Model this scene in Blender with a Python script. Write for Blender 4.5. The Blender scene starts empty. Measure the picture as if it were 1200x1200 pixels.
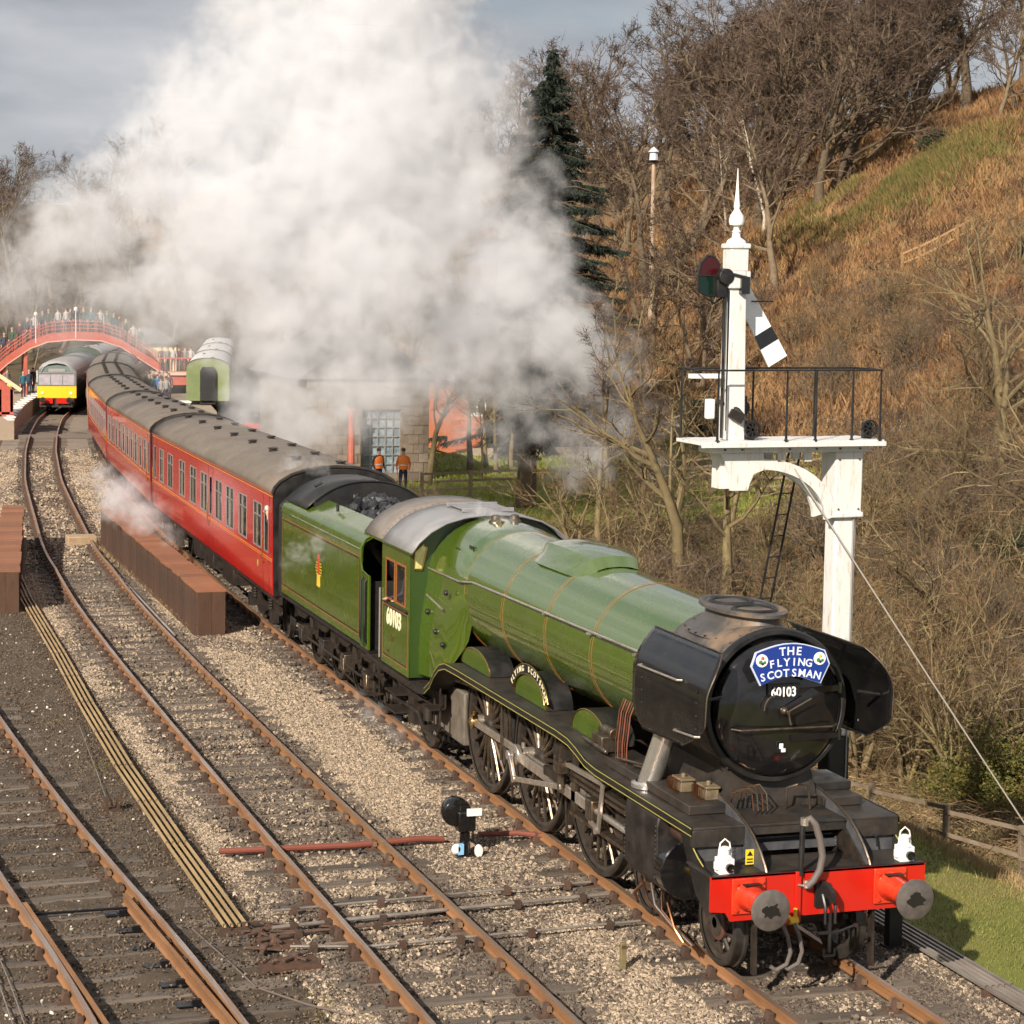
import bpy, math, random
import numpy as np
from mathutils import Vector, Matrix, noise as mnoise
PI=math.pi; R_=math.radians
random.seed(7); rng=np.random.default_rng(7)
sc=bpy.context.scene; COL=sc.collection

# ------------------------------------------------------------- camera, world, sun
cam=bpy.data.cameras.new('camera'); co=bpy.data.objects.new('camera',cam); COL.objects.link(co); sc.camera=co
cam.lens=70.33; cam.sensor_width=36; cam.clip_end=2000; cam.clip_start=.5
cam.shift_x=.1816; cam.shift_y=-.0651
_F=Vector((.24981665,.96491074,-.08086353)); _Rv=Vector((.96822483,-.24991854,.0090227)); _U=Vector((.0115032,.0805481,.99668434))
co.matrix_world=Matrix(((_Rv.x,_U.x,-_F.x,-10.786),(_Rv.y,_U.y,-_F.y,-19.654),(_Rv.z,_U.z,-_F.z,7.725),(0,0,0,1)))
SUN_DIR=Vector((-.64,-.62,.53)).normalized()      # towards the sun
sun_el=math.asin(SUN_DIR.z); sun_rot=math.atan2(SUN_DIR.x,SUN_DIR.y)
w=bpy.data.worlds.new('World'); sc.world=w; w.use_nodes=True
N=w.node_tree.nodes; L=w.node_tree.links
for n in list(N): N.remove(n)
out=N.new('ShaderNodeOutputWorld'); bg=N.new('ShaderNodeBackground'); sky=N.new('ShaderNodeTexSky')
sky.sky_type='NISHITA'; sky.sun_disc=False; sky.sun_elevation=sun_el; sky.sun_rotation=sun_rot; sky.air_density=1.0; sky.dust_density=2.5; sky.ozone_density=1
bg.inputs[1].default_value=.066
tc=N.new('ShaderNodeTexCoord'); mp=N.new('ShaderNodeMapping'); mp.inputs['Scale'].default_value=(1,1,3.2)
nz=N.new('ShaderNodeTexNoise'); nz.inputs['Scale'].default_value=3.1; nz.inputs['Detail'].default_value=7; nz.inputs['Roughness'].default_value=.56; nz.inputs['Distortion'].default_value=.25
cr=N.new('ShaderNodeValToRGB'); cr.color_ramp.elements[0].position=.22; cr.color_ramp.elements[1].position=.50
nz2=N.new('ShaderNodeTexNoise'); nz2.inputs['Scale'].default_value=6.5; nz2.inputs['Detail'].default_value=6
cr2=N.new('ShaderNodeValToRGB'); cr2.color_ramp.elements[0].color=(3.9,4.15,4.6,1); cr2.color_ramp.elements[1].color=(6.9,7.0,7.3,1); cr2.color_ramp.elements[0].position=.35; cr2.color_ramp.elements[1].position=.7
mx=N.new('ShaderNodeMixRGB')
L.new(tc.outputs['Generated'],mp.inputs[0]); L.new(mp.outputs[0],nz.inputs['Vector']); L.new(mp.outputs[0],nz2.inputs['Vector'])
L.new(nz.outputs[0],cr.inputs[0]); L.new(nz2.outputs[0],cr2.inputs[0])
L.new(cr.outputs[0],mx.inputs[0]); L.new(sky.outputs[0],mx.inputs[1]); L.new(cr2.outputs[0],mx.inputs[2])
L.new(mx.outputs[0],bg.inputs[0]); L.new(bg.outputs[0],out.inputs[0])
sl=bpy.data.lights.new('sun','SUN'); sl.energy=5.0; sl.angle=R_(.7); sl.color=(1,.90,.77)
so=bpy.data.objects.new('sun',sl); COL.objects.link(so); so.rotation_euler=SUN_DIR.to_track_quat('Z','Y').to_euler()
sc.view_settings.view_transform='Standard'; sc.view_settings.look='None'; sc.view_settings.exposure=0.50; sc.view_settings.gamma=1
sc.view_settings.use_curve_mapping=False
sc.render.engine='CYCLES'; cy=sc.cycles
cy.max_bounces=10; cy.volume_bounces=8; cy.transparent_max_bounces=16; cy.diffuse_bounces=3; cy.glossy_bounces=3
cy.use_denoising=True; cy.volume_step_rate=3.0; cy.volume_max_steps=160; cy.use_adaptive_sampling=True; cy.adaptive_threshold=.035; cy.adaptive_min_samples=16

# ------------------------------------------------------------- materials
MATS={}
def mat(name,col,rough=.6,metal=0,col2=None,ns=6,lo=.35,hi=.65,bump=0,bs=40,stretch=(1,1,1),rand=0,spec=.5,coat=0,col3=None,ns3=1.2,lo3=.5,hi3=.7,rough2=None,trans=0,alpha=1,sub=0,coords='Object',detail=6):
    if name in MATS: return MATS[name]
    m=bpy.data.materials.new(name); m.use_nodes=True; nt=m.node_tree; n=nt.nodes; l=nt.links
    b=n['Principled BSDF']; b.inputs['Base Color'].default_value=(*col,1); b.inputs['Roughness'].default_value=rough; b.inputs['Metallic'].default_value=metal
    b.inputs['Specular IOR Level'].default_value=spec; b.inputs['Coat Weight'].default_value=coat; b.inputs['Coat Roughness'].default_value=.05; b.inputs['Coat IOR'].default_value=1.5 if coat<.9 else 2.35
    if trans: b.inputs['Transmission Weight'].default_value=trans
    if alpha<1: b.inputs['Alpha'].default_value=alpha
    t=n.new('ShaderNodeTexCoord'); mpp=n.new('ShaderNodeMapping'); mpp.inputs['Scale'].default_value=stretch; l.new(t.outputs[coords],mpp.inputs[0])
    src=None
    def nzn(s,d=None):
        x=n.new('ShaderNodeTexNoise'); x.inputs['Scale'].default_value=s; x.inputs['Detail'].default_value=detail if d is None else d; x.inputs['Roughness'].default_value=.62
        l.new(mpp.outputs[0],x.inputs['Vector']); return x
    def ramp(x,a,c):
        r=n.new('ShaderNodeMapRange'); r.inputs[1].default_value=a; r.inputs[2].default_value=c; l.new(x.outputs[0],r.inputs[0]); return r
    if col2 is not None:
        r=ramp(nzn(ns),lo,hi); m1=n.new('ShaderNodeMixRGB'); l.new(r.outputs[0],m1.inputs[0]); m1.inputs[1].default_value=(*col,1); m1.inputs[2].default_value=(*col2,1); src=m1.outputs[0]
        if rough2 is not None:
            rr=n.new('ShaderNodeMapRange'); rr.inputs[3].default_value=rough; rr.inputs[4].default_value=rough2; l.new(r.outputs[0],rr.inputs[0]); l.new(rr.outputs[0],b.inputs['Roughness'])
    if col3 is not None:
        r=ramp(nzn(ns3),lo3,hi3); m2=n.new('ShaderNodeMixRGB'); l.new(r.outputs[0],m2.inputs[0])
        if src: l.new(src,m2.inputs[1])
        else: m2.inputs[1].default_value=(*col,1)
        m2.inputs[2].default_value=(*col3,1); src=m2.outputs[0]
    if rand:
        oi=n.new('ShaderNodeObjectInfo'); hs=n.new('ShaderNodeHueSaturation'); mr=n.new('ShaderNodeMapRange'); mr.inputs[3].default_value=1-rand; mr.inputs[4].default_value=1+rand
        l.new(oi.outputs['Random'],mr.inputs[0]); l.new(mr.outputs[0],hs.inputs['Value'])
        if src: l.new(src,hs.inputs['Color'])
        else: hs.inputs['Color'].default_value=(*col,1)
        src=hs.outputs[0]
    if src: l.new(src,b.inputs['Base Color'])
    if bump:
        x=nzn(bs); bp=n.new('ShaderNodeBump'); bp.inputs['Strength'].default_value=bump; bp.inputs['Distance'].default_value=.02; l.new(x.outputs[0],bp.inputs['Height']); l.new(bp.outputs[0],b.inputs['Normal'])
    MATS[name]=m; return m
BLACK=mat('black_paint',(.008,.008,.009),.3,col2=(.022,.02,.018),ns=3,rough2=.6,coat=0)
GLOSS=mat('gloss_black',(.006,.006,.007),.07,coat=.6,col2=(.012,.011,.010),ns=5,rough2=.2)
SOOT=mat('sooty_black',(.014,.013,.012),.5,col2=(.050,.042,.035),ns=3.3,bump=.25,bs=30,col3=(.04,.027,.018),ns3=5,rough2=.45)
SMOKEB=mat('smokebox_top',(.045,.043,.042),.36,col2=(.10,.088,.078),ns=2.2,bump=.15,bs=18,col3=(.24,.155,.09),ns3=1.1,lo3=.52,hi3=.68,rough2=.55)
FRAME=mat('frame_grime',(.010,.009,.008),.5,col2=(.04,.027,.019),ns=7,bump=.3,bs=40)
GREYP=mat('front_frame_grey',(.045,.048,.055),.34,col2=(.09,.09,.095),ns=4,rough2=.5)
GREEN=mat('brunswick_green',(.058,.094,.006),.2,col2=(.066,.104,.008),ns=1.6,coat=.5,rough2=.3,col3=(.038,.055,.010),ns3=3,lo3=.5,hi3=.85,bump=.03,bs=2.5)
GREENB=mat('boiler_green',(.062,.105,.006),.2,col2=(.072,.115,.010),ns=1.6,coat=1,rough2=.32,col3=(.085,.10,.035),ns3=3.5,lo3=.56,hi3=.8,bump=.03,bs=2.2)
ORANGE=mat('orange_lining',(.30,.12,.03),.4)
YLINE=mat('yellow_lining',(.36,.32,.07),.45)
CREAM=mat('cream_lettering',(.85,.80,.55),.4)
WHITE=mat('white_paint',(.80,.80,.78),.45,col2=(.68,.66,.60),ns=5,lo=.5,hi=.8,bump=.1,bs=30)
WHITEW=mat('weathered_white_paint',(.68,.67,.65),.5,col2=(.60,.56,.49),ns=3,lo=.5,hi=.75,stretch=(3,3,.6),bump=.15,bs=30,col3=(.34,.24,.15),ns3=6,lo3=.58,hi3=.80)
LETTERW=mat('white_lettering',(.88,.88,.88),.4)
RED=mat('buffer_beam_red',(.52,.014,.006),.28,col2=(.48,.016,.008),ns=3,coat=.3)
ORED=mat('buffer_shank_red',(.70,.055,.018),.25,coat=.4,col2=(.5,.03,.012),ns=6)
STEEL=mat('bright_steel',(.66,.62,.57),.24,metal=.8,col2=(.48,.40,.32),ns=6,rough2=.4)
OILST=mat('oily_steel',(.30,.25,.2),.3,metal=.9,col2=(.12,.08,.05),ns=8,rough2=.5)
WHEELM=mat('wheel_paint',(.022,.02,.019),.38,col2=(.06,.045,.035),ns=5)
TYRE=mat('tyre_steel',(.09,.085,.08),.35,metal=.6,col2=(.05,.04,.03),ns=6)
BUFH=mat('buffer_head_steel',(.17,.15,.135),.42,metal=.35,col2=(.11,.095,.085),ns=9)
BRASS=mat('brass',(.7,.45,.14),.25,metal=1)
COPPER=mat('copper_pipe',(.55,.25,.12),.32,metal=1,col2=(.3,.13,.07),ns=14)
HOSE=mat('rubber_hose',(.12,.10,.09),.6,bump=.3,bs=60)
BLUE=mat('headboard_blue',(.008,.035,.24),.25,coat=.5)
ROOFG=mat('cab_roof_grey',(.19,.19,.20),.34,col2=(.26,.255,.26),ns=2.5,rough2=.5,bump=.05,bs=20)
ROOFD=mat('cab_roof_dirty',(.16,.135,.115),.5,col2=(.22,.19,.165),ns=4)
COAL=mat('coal',(.012,.012,.013),.3,col2=(.04,.04,.045),ns=30,rand=.5)
MAROON=mat('coach_crimson',(.47,.016,.013),.22,coat=.4,col2=(.40,.014,.012),ns=1.8,col3=(.34,.025,.016),ns3=5,lo3=.6,hi3=.85)
CROOF=mat('coach_roof_grey',(.125,.10,.078),.62,col2=(.17,.14,.11),ns=2,bump=.1,bs=12,stretch=(1,.5,1),col3=(.10,.088,.078),ns3=5,lo3=.55,hi3=.8)
GLASS=mat('window_glass',(.03,.045,.045),.05,spec=.8,col2=(.10,.14,.13),ns=2.3)
GLASSP=mat('clear_pane',(.03,.05,.045),.04,spec=.9,alpha=.25)
FRM=mat('window_frame_grey',(.45,.44,.42),.35,metal=.6)
RUST=mat('rusty_steel',(.062,.030,.017),.8,col2=(.105,.048,.024),ns=4,bump=.4,bs=25,col3=(.045,.028,.02),ns3=2.2,lo3=.45,hi3=.7,stretch=(2,2,.5),rand=.16)
RUSTT=mat('rusty_girder_top',(.24,.105,.05),.8,col2=(.22,.09,.045),ns=5,bump=.4,bs=25,rand=.2)
RAILM=mat('rail_rust',(.27,.13,.052),.7,col2=(.18,.085,.038),ns=3,bump=.3,bs=40,col3=(.34,.17,.08),ns3=1,lo3=.5,hi3=.75,stretch=(1,.4,1))
RAILT=mat('rail_head_worn',(.55,.45,.38),.3,metal=.8,col2=(.45,.27,.17),ns=2,lo=.35,hi=.6,rough2=.5,stretch=(4,.25,4))
RAILS=mat('rail_head_polished',(.62,.58,.56),.2,metal=1,col2=(.5,.4,.34),ns=2,rough2=.35,stretch=(4,.25,4))
CHAIR=mat('rail_chair_iron',(.10,.055,.035),.85,col2=(.055,.035,.026),ns=12,bump=.4,bs=60,rand=.3)
KEYW=mat('oak_key',(.16,.10,.06),.85,rand=.3)
SLEEP=mat('timber_sleeper',(.095,.075,.058),.9,col2=(.16,.125,.095),ns=5,bump=.6,bs=24,stretch=(.5,8,8),rand=.35,col3=(.035,.028,.024),ns3=1.6,lo3=.5,hi3=.75)
RODY=mat('weathered_point_rod',(.50,.35,.17),.6,col2=(.36,.25,.12),ns=4,rand=.15,stretch=(1,.3,1))
RODG=mat('galvanised_rod',(.36,.32,.28),.45,metal=.4,col2=(.24,.20,.17),ns=5,rand=.15,stretch=(1,.3,1))
REDPIPE=mat('red_primed_pipe',(.19,.052,.032),.6,col2=(.2,.06,.04),ns=5)
TIMB=mat('bare_timber',(.20,.15,.10),.9,col2=(.30,.235,.16),ns=4,bump=.5,bs=25,stretch=(6,6,1),rand=.25)
STONE=mat('building_stone',(.22,.17,.125),.9,col2=(.15,.12,.09),ns=3,bump=.4,bs=15,rand=.3)
BRICK=mat('orange_brick',(.52,.16,.07),.85,col2=(.42,.13,.06),ns=9,bump=.2,bs=30,rand=.2)
SLATE=mat('slate_roof',(.10,.10,.105),.6,col2=(.16,.15,.15),ns=5,rand=.2)
BRIDGE=mat('bridge_red_oxide',(.50,.125,.085),.5,col2=(.42,.10,.07),ns=4)
BRLT=mat('bridge_light_edge',(.75,.45,.36),.5)
CREAMW=mat('cream_wall',(.72,.60,.38),.7)
# ------------------------------------------------------------- mesh building
class MB:
    def __init__(s): s.v=[]; s.f=[]; s.m=[]; s.mi=0
    def add(s,V,F):
        o=len(s.v); s.v.extend([tuple(p) for p in V]); s.f.extend([tuple(i+o for i in q) for q in F]); s.m.extend([s.mi]*len(F)); return s
    def box(s,x0,x1,y0,y1,z0,z1):
        V=[(x,y,z) for z in (z0,z1) for y in (y0,y1) for x in (x0,x1)]
        return s.add(V,[(0,2,3,1),(4,5,7,6),(0,1,5,4),(2,6,7,3),(0,4,6,2),(1,3,7,5)])
    def cbox(s,c,d,M=None):
        V=[]
        for k in (-1,1):
            for j in (-1,1):
                for i in (-1,1):
                    q=Vector((i*d[0]/2,j*d[1]/2,k*d[2]/2))
                    if M is not None: q=M@q
                    V.append(q+Vector(c))
        return s.add(V,[(0,2,3,1),(4,5,7,6),(0,1,5,4),(2,6,7,3),(0,4,6,2),(1,3,7,5)])
    def bar(s,a,b,w,h,up=(0,0,1)):
        a=Vector(a);b=Vector(b);d=b-a;L_=d.length
        if L_<1e-6: return s
        d/=L_; u=Vector(up)
        if abs(d.dot(u))>.98: u=Vector((0,1,0))
        sd=d.cross(u).normalized(); uu=sd.cross(d).normalized()
        M=Matrix((sd,d,uu)).transposed()
        return s.cbox((a+b)/2,(w,L_,h),M)
    def tube(s,pts,r,n=8,cap=True,flat=None):
        pts=[Vector(p) for p in pts]; k=len(pts); rs=r if isinstance(r,(list,tuple)) else [r]*k
        V=[];pu=None
        for i,p in enumerate(pts):
            d=(pts[min(i+1,k-1)]-pts[max(i-1,0)]).normalized()
            if pu is None:
                u=Vector((0,0,1)) if abs(d.z)<.9 else Vector((1,0,0))
            else: u=pu
            u=(u-d*u.dot(d)).normalized(); pu=u; w_=d.cross(u)
            for j in range(n):
                a=2*PI*j/n; V.append(p+(u*math.cos(a)+w_*math.sin(a))*rs[i])
        F=[(i*n+j,i*n+(j+1)%n,(i+1)*n+(j+1)%n,(i+1)*n+j) for i in range(k-1) for j in range(n)]
        if cap: F+= [tuple(range(n-1,-1,-1)),tuple((k-1)*n+j for j in range(n))]
        return s.add(V,F)
    def lathe(s,prof,o=(0,0,0),ax='Y',n=32,a0=0,a1=2*PI,cap=False):
        # prof: (r,t) along axis ; angle 0 = +X(or Y for ax X) going to +Z
        full=abs(a1-a0-2*PI)<1e-6; m=n if full else n+1; V=[]
        for r,t in prof:
            for j in range(m):
                a=a0+(a1-a0)*j/n; c,sn=r*math.cos(a),r*math.sin(a)
                if ax=='Y': V.append((o[0]+c,o[1]+t,o[2]+sn))
                elif ax=='X': V.append((o[0]+t,o[1]+c,o[2]+sn))
                else: V.append((o[0]+c,o[1]+sn,o[2]+t))
        k=len(prof); F=[]
        for i in range(k-1):
            for j in range(n):
                j2=(j+1)%m if full else j+1
                F.append((i*m+j,i*m+j2,(i+1)*m+j2,(i+1)*m+j))
        if cap and full: F+=[tuple(range(m-1,-1,-1)),tuple((k-1)*m+j for j in range(m))]
        return s.add(V,F)
    def prism(s,poly,ax,a,b):
        n=len(poly)
        def P(q,t): return {'X':(t,q[0],q[1]),'Y':(q[0],t,q[1]),'Z':(q[0],q[1],t)}[ax]
        V=[P(q,a) for q in poly]+[P(q,b) for q in poly]
        return s.add(V,[tuple(range(n)),tuple(range(2*n-1,n-1,-1))]+[(i,i+n,(i+1)%n+n,(i+1)%n) for i in range(n)])
    def grid(s,rows,closed=False):
        n=len(rows[0]); V=[p for r in rows for p in r]; F=[]
        for i in range(len(rows)-1):
            for j in range(n if closed else n-1): F.append((i*n+j,i*n+(j+1)%n,(i+1)*n+(j+1)%n,(i+1)*n+j))
        return s.add(V,F)
    def strip(s,path,prof,cap=True):
        # profile (x,z) swept along path of (x,y,z) mostly in +Y; offset across horizontal normal
        P=[Vector(p) for p in path]; rows=[]
        for i,p in enumerate(P):
            d=P[min(i+1,len(P)-1)]-P[max(i-1,0)]; d.z=0; d.normalize(); nrm=Vector((d.y,-d.x,0))
            rows.append([p+nrm*q[0]+Vector((0,0,q[1])) for q in prof])
        s.grid(rows,True)
        if cap:
            n=len(prof); o=len(s.v)-n*len(rows)
            s.f.append(tuple(o+j for j in range(n))); s.m.append(s.mi); o2=len(s.v)-n
            s.f.append(tuple(o2+j for j in range(n-1,-1,-1))); s.m.append(s.mi)
        return s
    def mesh(s,name,mats,smooth=35):
        me=bpy.data.meshes.new(name); me.from_pydata(s.v,[],s.f)
        if not isinstance(mats,(list,tuple)): mats=[mats]
        for m in mats: me.materials.append(m)
        if len(mats)>1: me.polygons.foreach_set('material_index',s.m)
        if smooth:
            me.polygons.foreach_set('use_smooth',[True]*len(s.f)); me.set_sharp_from_angle(angle=R_(smooth))
        me.update(); return me
    def build(s,name,mats,parent=None,loc=(0,0,0),rot=(0,0,0),smooth=35,bevel=0,label=None,kind=None,solid=0,fixn=True):
        me=s.mesh(name,mats,smooth)
        if fixn:
            import bmesh
            b=bmesh.new(); b.from_mesh(me); bmesh.ops.recalc_face_normals(b,faces=b.faces); b.to_mesh(me); b.free()
        return mk(name,me,parent,loc,rot,bevel,label,kind,solid)
STUFFY={'rivets','bolts','clack_fitting','stay','warning_symbol','shed_plate_marks','frame_stretchers','slide_bars','sand_pipe','brake_gear','badge_mark','emblem_gilt','number_lettering','headboard_lettering','cab_number_lettering','name_lettering'}
def mk(name,me,parent=None,loc=(0,0,0),rot=(0,0,0),bevel=0,label=None,kind=None,solid=0):
    o=bpy.data.objects.new(name,me); COL.objects.link(o); o.location=loc; o.rotation_euler=rot
    if parent: o.parent=parent
    if solid: md=o.modifiers.new('s','SOLIDIFY'); md.thickness=solid; md.offset=0
    if bevel: md=o.modifiers.new('b','BEVEL'); md.width=bevel; md.segments=2; md.limit_method='ANGLE'; md.angle_limit=R_(40)
    if label: o['label']=label
    if kind or name in STUFFY: o['kind']=kind or 'stuff'
    return o
def empty(name,loc=(0,0,0),rz=0,parent=None,rot=None):
    o=bpy.data.objects.new(name,None); COL.objects.link(o); o.location=loc; o.rotation_euler=rot or (0,0,rz); o.empty_display_size=.3
    if parent: o.parent=parent
    return o
def tag(o,label,cat=None,group=None):
    o['label']=label
    if cat: o['category']=cat
    if group: o['group']=group
    return o
def thing(name,label,cat,loc=(0,0,0),rz=0,group=None,rot=None): return tag(empty(name,loc,rz,rot=rot),label,cat,group)
def dup(o,parent=None):
    c=o.copy(); COL.objects.link(c)
    if parent: c.parent=parent
    for ch in list(o.children): dup(ch,c)
    return c
def text_mesh(txt,size,m,depth=.004,align='CENTER',spacing=1,sx=1,bold=0):
    cu=bpy.data.curves.new('txt','FONT'); cu.body=txt; cu.size=size; cu.align_x=align; cu.align_y='CENTER'; cu.extrude=depth; cu.space_character=spacing; cu.offset=bold; cu.resolution_u=3
    o=bpy.data.objects.new('txt',cu); COL.objects.link(o); dg=bpy.context.evaluated_depsgraph_get(); me=bpy.data.meshes.new_from_object(o.evaluated_get(dg))
    bpy.data.objects.remove(o); me.materials.clear(); me.materials.append(m)
    if sx!=1: me.transform(Matrix.Diagonal((sx,1,1,1)))
    return me
def text(name,txt,size,m,parent,M,**k):
    me=text_mesh(txt,size,m,**k); me.transform(M); return mk(name,me,parent)
def arc_text(name,txt,size,m,parent,cx,cz,r,y,step,a_mid,toward,**k):
    # letters along an arc in the XZ plane facing -Y (toward=-1) ; one joined mesh
    b=MB(); n=len(txt)
    for i,chh in enumerate(txt):
        if chh==' ': continue
        a=a_mid-(i-(n-1)/2)*step
        me=text_mesh(chh,size,m,**k)
        M=Matrix.Translation((cx+r*math.cos(a),y,cz+r*math.sin(a)))@Matrix.Rotation(-(a-PI/2),4,'Y')@Matrix.Rotation(PI/2,4,'X')
        me.transform(M); b.add([v.co[:] for v in me.vertices],[tuple(p.vertices) for p in me.polygons]); bpy.data.meshes.remove(me)
    return b
# ------------------------------------------------------------- lie of the land
def zg(y): return -1.3*(1-math.exp(-(y-34)/50)) if y>34 else 0.
_k2=np.array([(-30,-3.62),(-10,-3.70),(0,-3.78),(10,-3.93),(20,-3.97),(28,-3.9),(38,-3.5),(47,-2.75),(55,-2.1),(64,-1.35),(72,-.5),(81,.45),(95,2.2),(108.5,4.15),(125,7.4),(140,11.6),(160,18.5),(200,34)])
_k1=np.array([(-30,0),(22,0),(30,.12),(40,.63),(50,1.3),(60.5,2.16),(70,3.1),(80.7,4.15),(95,6.0),(108,7.9),(117,9.4),(130,12.2),(145,16.6),(160,22.3),(200,38)])
_yy=np.linspace(-40,200,1201)
def _sm(k):
    v=np.interp(_yy,k[:,0],k[:,1]); kern=np.exp(-.5*(np.arange(-30,31)/12.)**2); kern/=kern.sum()
    vp=np.pad(v,30,mode='edge'); return np.convolve(vp,kern,'valid')
_s1,_s2=_sm(_k1),_sm(_k2)
def c1(y): return float(np.interp(y,_yy,_s1))
def c2(y): return float(np.interp(y,_yy,_s2))
_k3=np.array([(-30,-7.0),(-2,-7.05),(2.5,-7.3),(5.6,-7.68),(8.7,-7.93),(11.8,-8.12),(15.2,-8.33),(22,-8.65),(30,-8.9),(60,-9)])
_s3=_sm(_k3)
def c3(y): return float(np.interp(y,_yy,_s3))
def hgt(x,y):
    u=x-c1(y)
    if u<2.4: 
        z=-.24+zg(y)
        if y>165: z+=min((y-165)/100,1.6)*14
        if x<-20: z+=min((-20-x)/60,1)*20
        return z
    xx=u if u<8 else x-c1(y)*max(0,1-(u-8)/25)
    near=np.interp(xx,[2.4,3.4,4.6,5.6,7.4,10,14,20,28,34,60,80,100,160,260],[-.24,-.2,-.3,-.6,-1.6,-2.7,-2.8,-1.8,-1.0,0,9.2,21,28,36,40])
    far=np.interp(xx,[2.4,3.4,20,28,34,60,80,100,160,260],[-.24,-.2,-.25,-.1,1,9.6,21.5,28,36,40])+zg(y)
    t=min(1,max(0,(y-27)/22)); t=t*t*(3-2*t)
    z=near*(1-t)+far*t
    if u>6: z+=.35*mnoise.noise(Vector((x*.22,y*.22,0)))*min(1,(u-6)/4)+(1.1*mnoise.noise(Vector((x*.05,y*.05,3)))*min(1,max(0,(x-34)/10)))
    if y>165: z=max(z,z*.3+min((y-165)/100,1.6)*14)
    return z
# ============================================================= the steam locomotive (front buffer beam at y=0, rail top z=0)
BZ=2.90
loco=thing('steam_locomotive','green steam locomotive numbered 60103 with black smokebox and red buffer beam, heading the train','steam locomotive',(0,0,0))
def boiler_r(y): return float(np.interp(y,[2.3,4.5,9.4],[.895,.925,1.0]))
def rod2(b,y0,z0,y1,z1,x,w,h): return b.bar((x,y0,z0),(x,y1,z1),w,h)
# boiler
b=MB(); b.lathe([(boiler_r(y),y) for y in np.linspace(2.5,9.5,20)],(0,0,BZ),n=64); boiler=b.build('boiler',GREENB,loco)
for y in (9.56,7.85,6.16,4.53):
    b=MB(); r=boiler_r(y)
    for d,m_ in ((0,0),):
        b.lathe([(r,y-.030),(r+.005,y-.028),(r+.005,y+.028),(r,y+.030)],(0,0,BZ),n=64)
    bb=b.build('boiler_band',GREENB,boiler)
    for s in (-1,1):
        b=MB(); b.lathe([(r+.002,y+s*.037-.0045),(r+.006,y+s*.037-.0035),(r+.006,y+s*.037+.0035),(r+.002,y+s*.037+.0045)],(0,0,BZ),n=64); b.build('lining',ORANGE,bb)
# firebox: loft
rows=[]
def fsec(y,r,zb,wb,zc=BZ):
    pts=[]
    for i in range(17):
        a=PI*i/16; pts.append((r*math.cos(a),y,zc+r*math.sin(a)))
    pts=pts[::-1] # from left(-x) to right
    L_=[(-wb+0.02*0,y,zb)]
    for t in (.25,.5,.75): 
        L_.append((-(wb*(1-t)+r*t)-.05*math.sin(PI*t),y,zb*(1-t)+zc*t))
    Rr=[(-p[0],p[1],p[2]) for p in L_[::-1]]
    return L_+pts+Rr
FK=((9.40,.985,2.50,.90),(9.6,1.02,2.15,.90),(9.85,1.045,1.85,1.0),(10.15,1.055,1.58,1.09),(10.6,1.06,1.42,1.15),(11.3,1.05,1.36,1.18))
for y in np.linspace(9.40,11.3,22):
    k_=[float(np.interp(y,[q[0] for q in FK],[q[i] for q in FK])) for i in (1,2,3)]; rows.append(fsec(float(y),*k_))
b=MB(); b.grid(rows); n_=len(rows[0]); b.f.append(tuple(range(n_))); b.m.append(0)
fb=b.build('firebox',GREENB,loco,smooth=75)
for (y,z) in ((10.9,2.45),(10.45,2.2),(10.1,2.05),(10.75,1.75),(9.95,2.9)):
    b=MB(); b.lathe([(.0,-.02),(.035,-.02),(.045,0),(.045,.03)],(-1.165+.03*(z<2),y,z),ax='X',n=10); b.build('washout_plug',BLACK,fb)
b=MB(); b.tube([(-1.16,10.95,2.72),(-1.17,10.1,2.62)],.018); b.build('grab_rail',STEEL,fb)
# smokebox
b=MB(); b.lathe([(.885,2.62),(.900,2.6),(.900,1.2),(.885,1.16),(.84,1.15)],(0,0,BZ),n=64); smb=b.build('smokebox',SMOKEB,loco)
b=MB()
for y in (1.26,2.5):
    for i in range(40):
        a=2*PI*i/40; b.cbox((.905*math.cos(a),y,BZ+.905*math.sin(a)),(.02,.02,.02))
b.build('rivets',SMOKEB,smb)
b=MB(); b.lathe([(.902,1.22),(.906,1.15),(.885,1.115),(.84,1.11),(.82,1.13)],(0,0,BZ),n=64); b.build('front_ring',BLACK,smb)
door=MB(); door.lathe([(.80,1.12),(.79,1.085),(.74,1.055),(.62,1.01),(.45,.975),(.25,.955),(.001,.95)],(0,0,BZ-.02),n=64); door=door.build('smokebox_door',GLOSS,smb,smooth=60)
b=MB()
for z in (BZ+.12,BZ-.17): pass
b.tube([(-.62,.995,2.68),(-.55,.90,2.68),(.6,.90,2.68),(.7,.99,2.68)],.013); 
b.build('door_handrail',OILST,door)
b=MB(); b.lathe([(.05,.94),(.05,.93),(.04,.90),(.022,.88),(.022,.82),(.001,.82)],(0,0,BZ-.02),n=16)
b.tube([(0,.85,BZ-.02),(.30,.85,BZ+.13)],.010); b.tube([(0,.82,BZ-.02),(.03,.82,BZ-.16)],.012)
b.build('door_dart',OILST,door)
b=MB(); b.tube([(-.13+.17*math.cos(a)*.8,.90,BZ+.0+.17*math.sin(a)) for a in np.linspace(PI*.35,PI,8)],.009); b.build('hand_wheel',OILST,door)
for z in (3.10,2.55):
    b=MB(); b.bar((.74,1.03,z),(.1,.96,z),.03,.07); b.lathe([(.03,-.06),(.03,.06)],(.76,1.03,z),ax='Z',n=8,cap=True); b.build('hinge_strap',GLOSS,door)
M=Matrix.Translation((-.02,.925,3.12))@Matrix.Rotation(PI/2,4,'X')
text('number_lettering','60103',.155,LETTERW,door,Matrix.Translation((0,-.012,-.02))@M,sx=.82,bold=.003)
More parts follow.
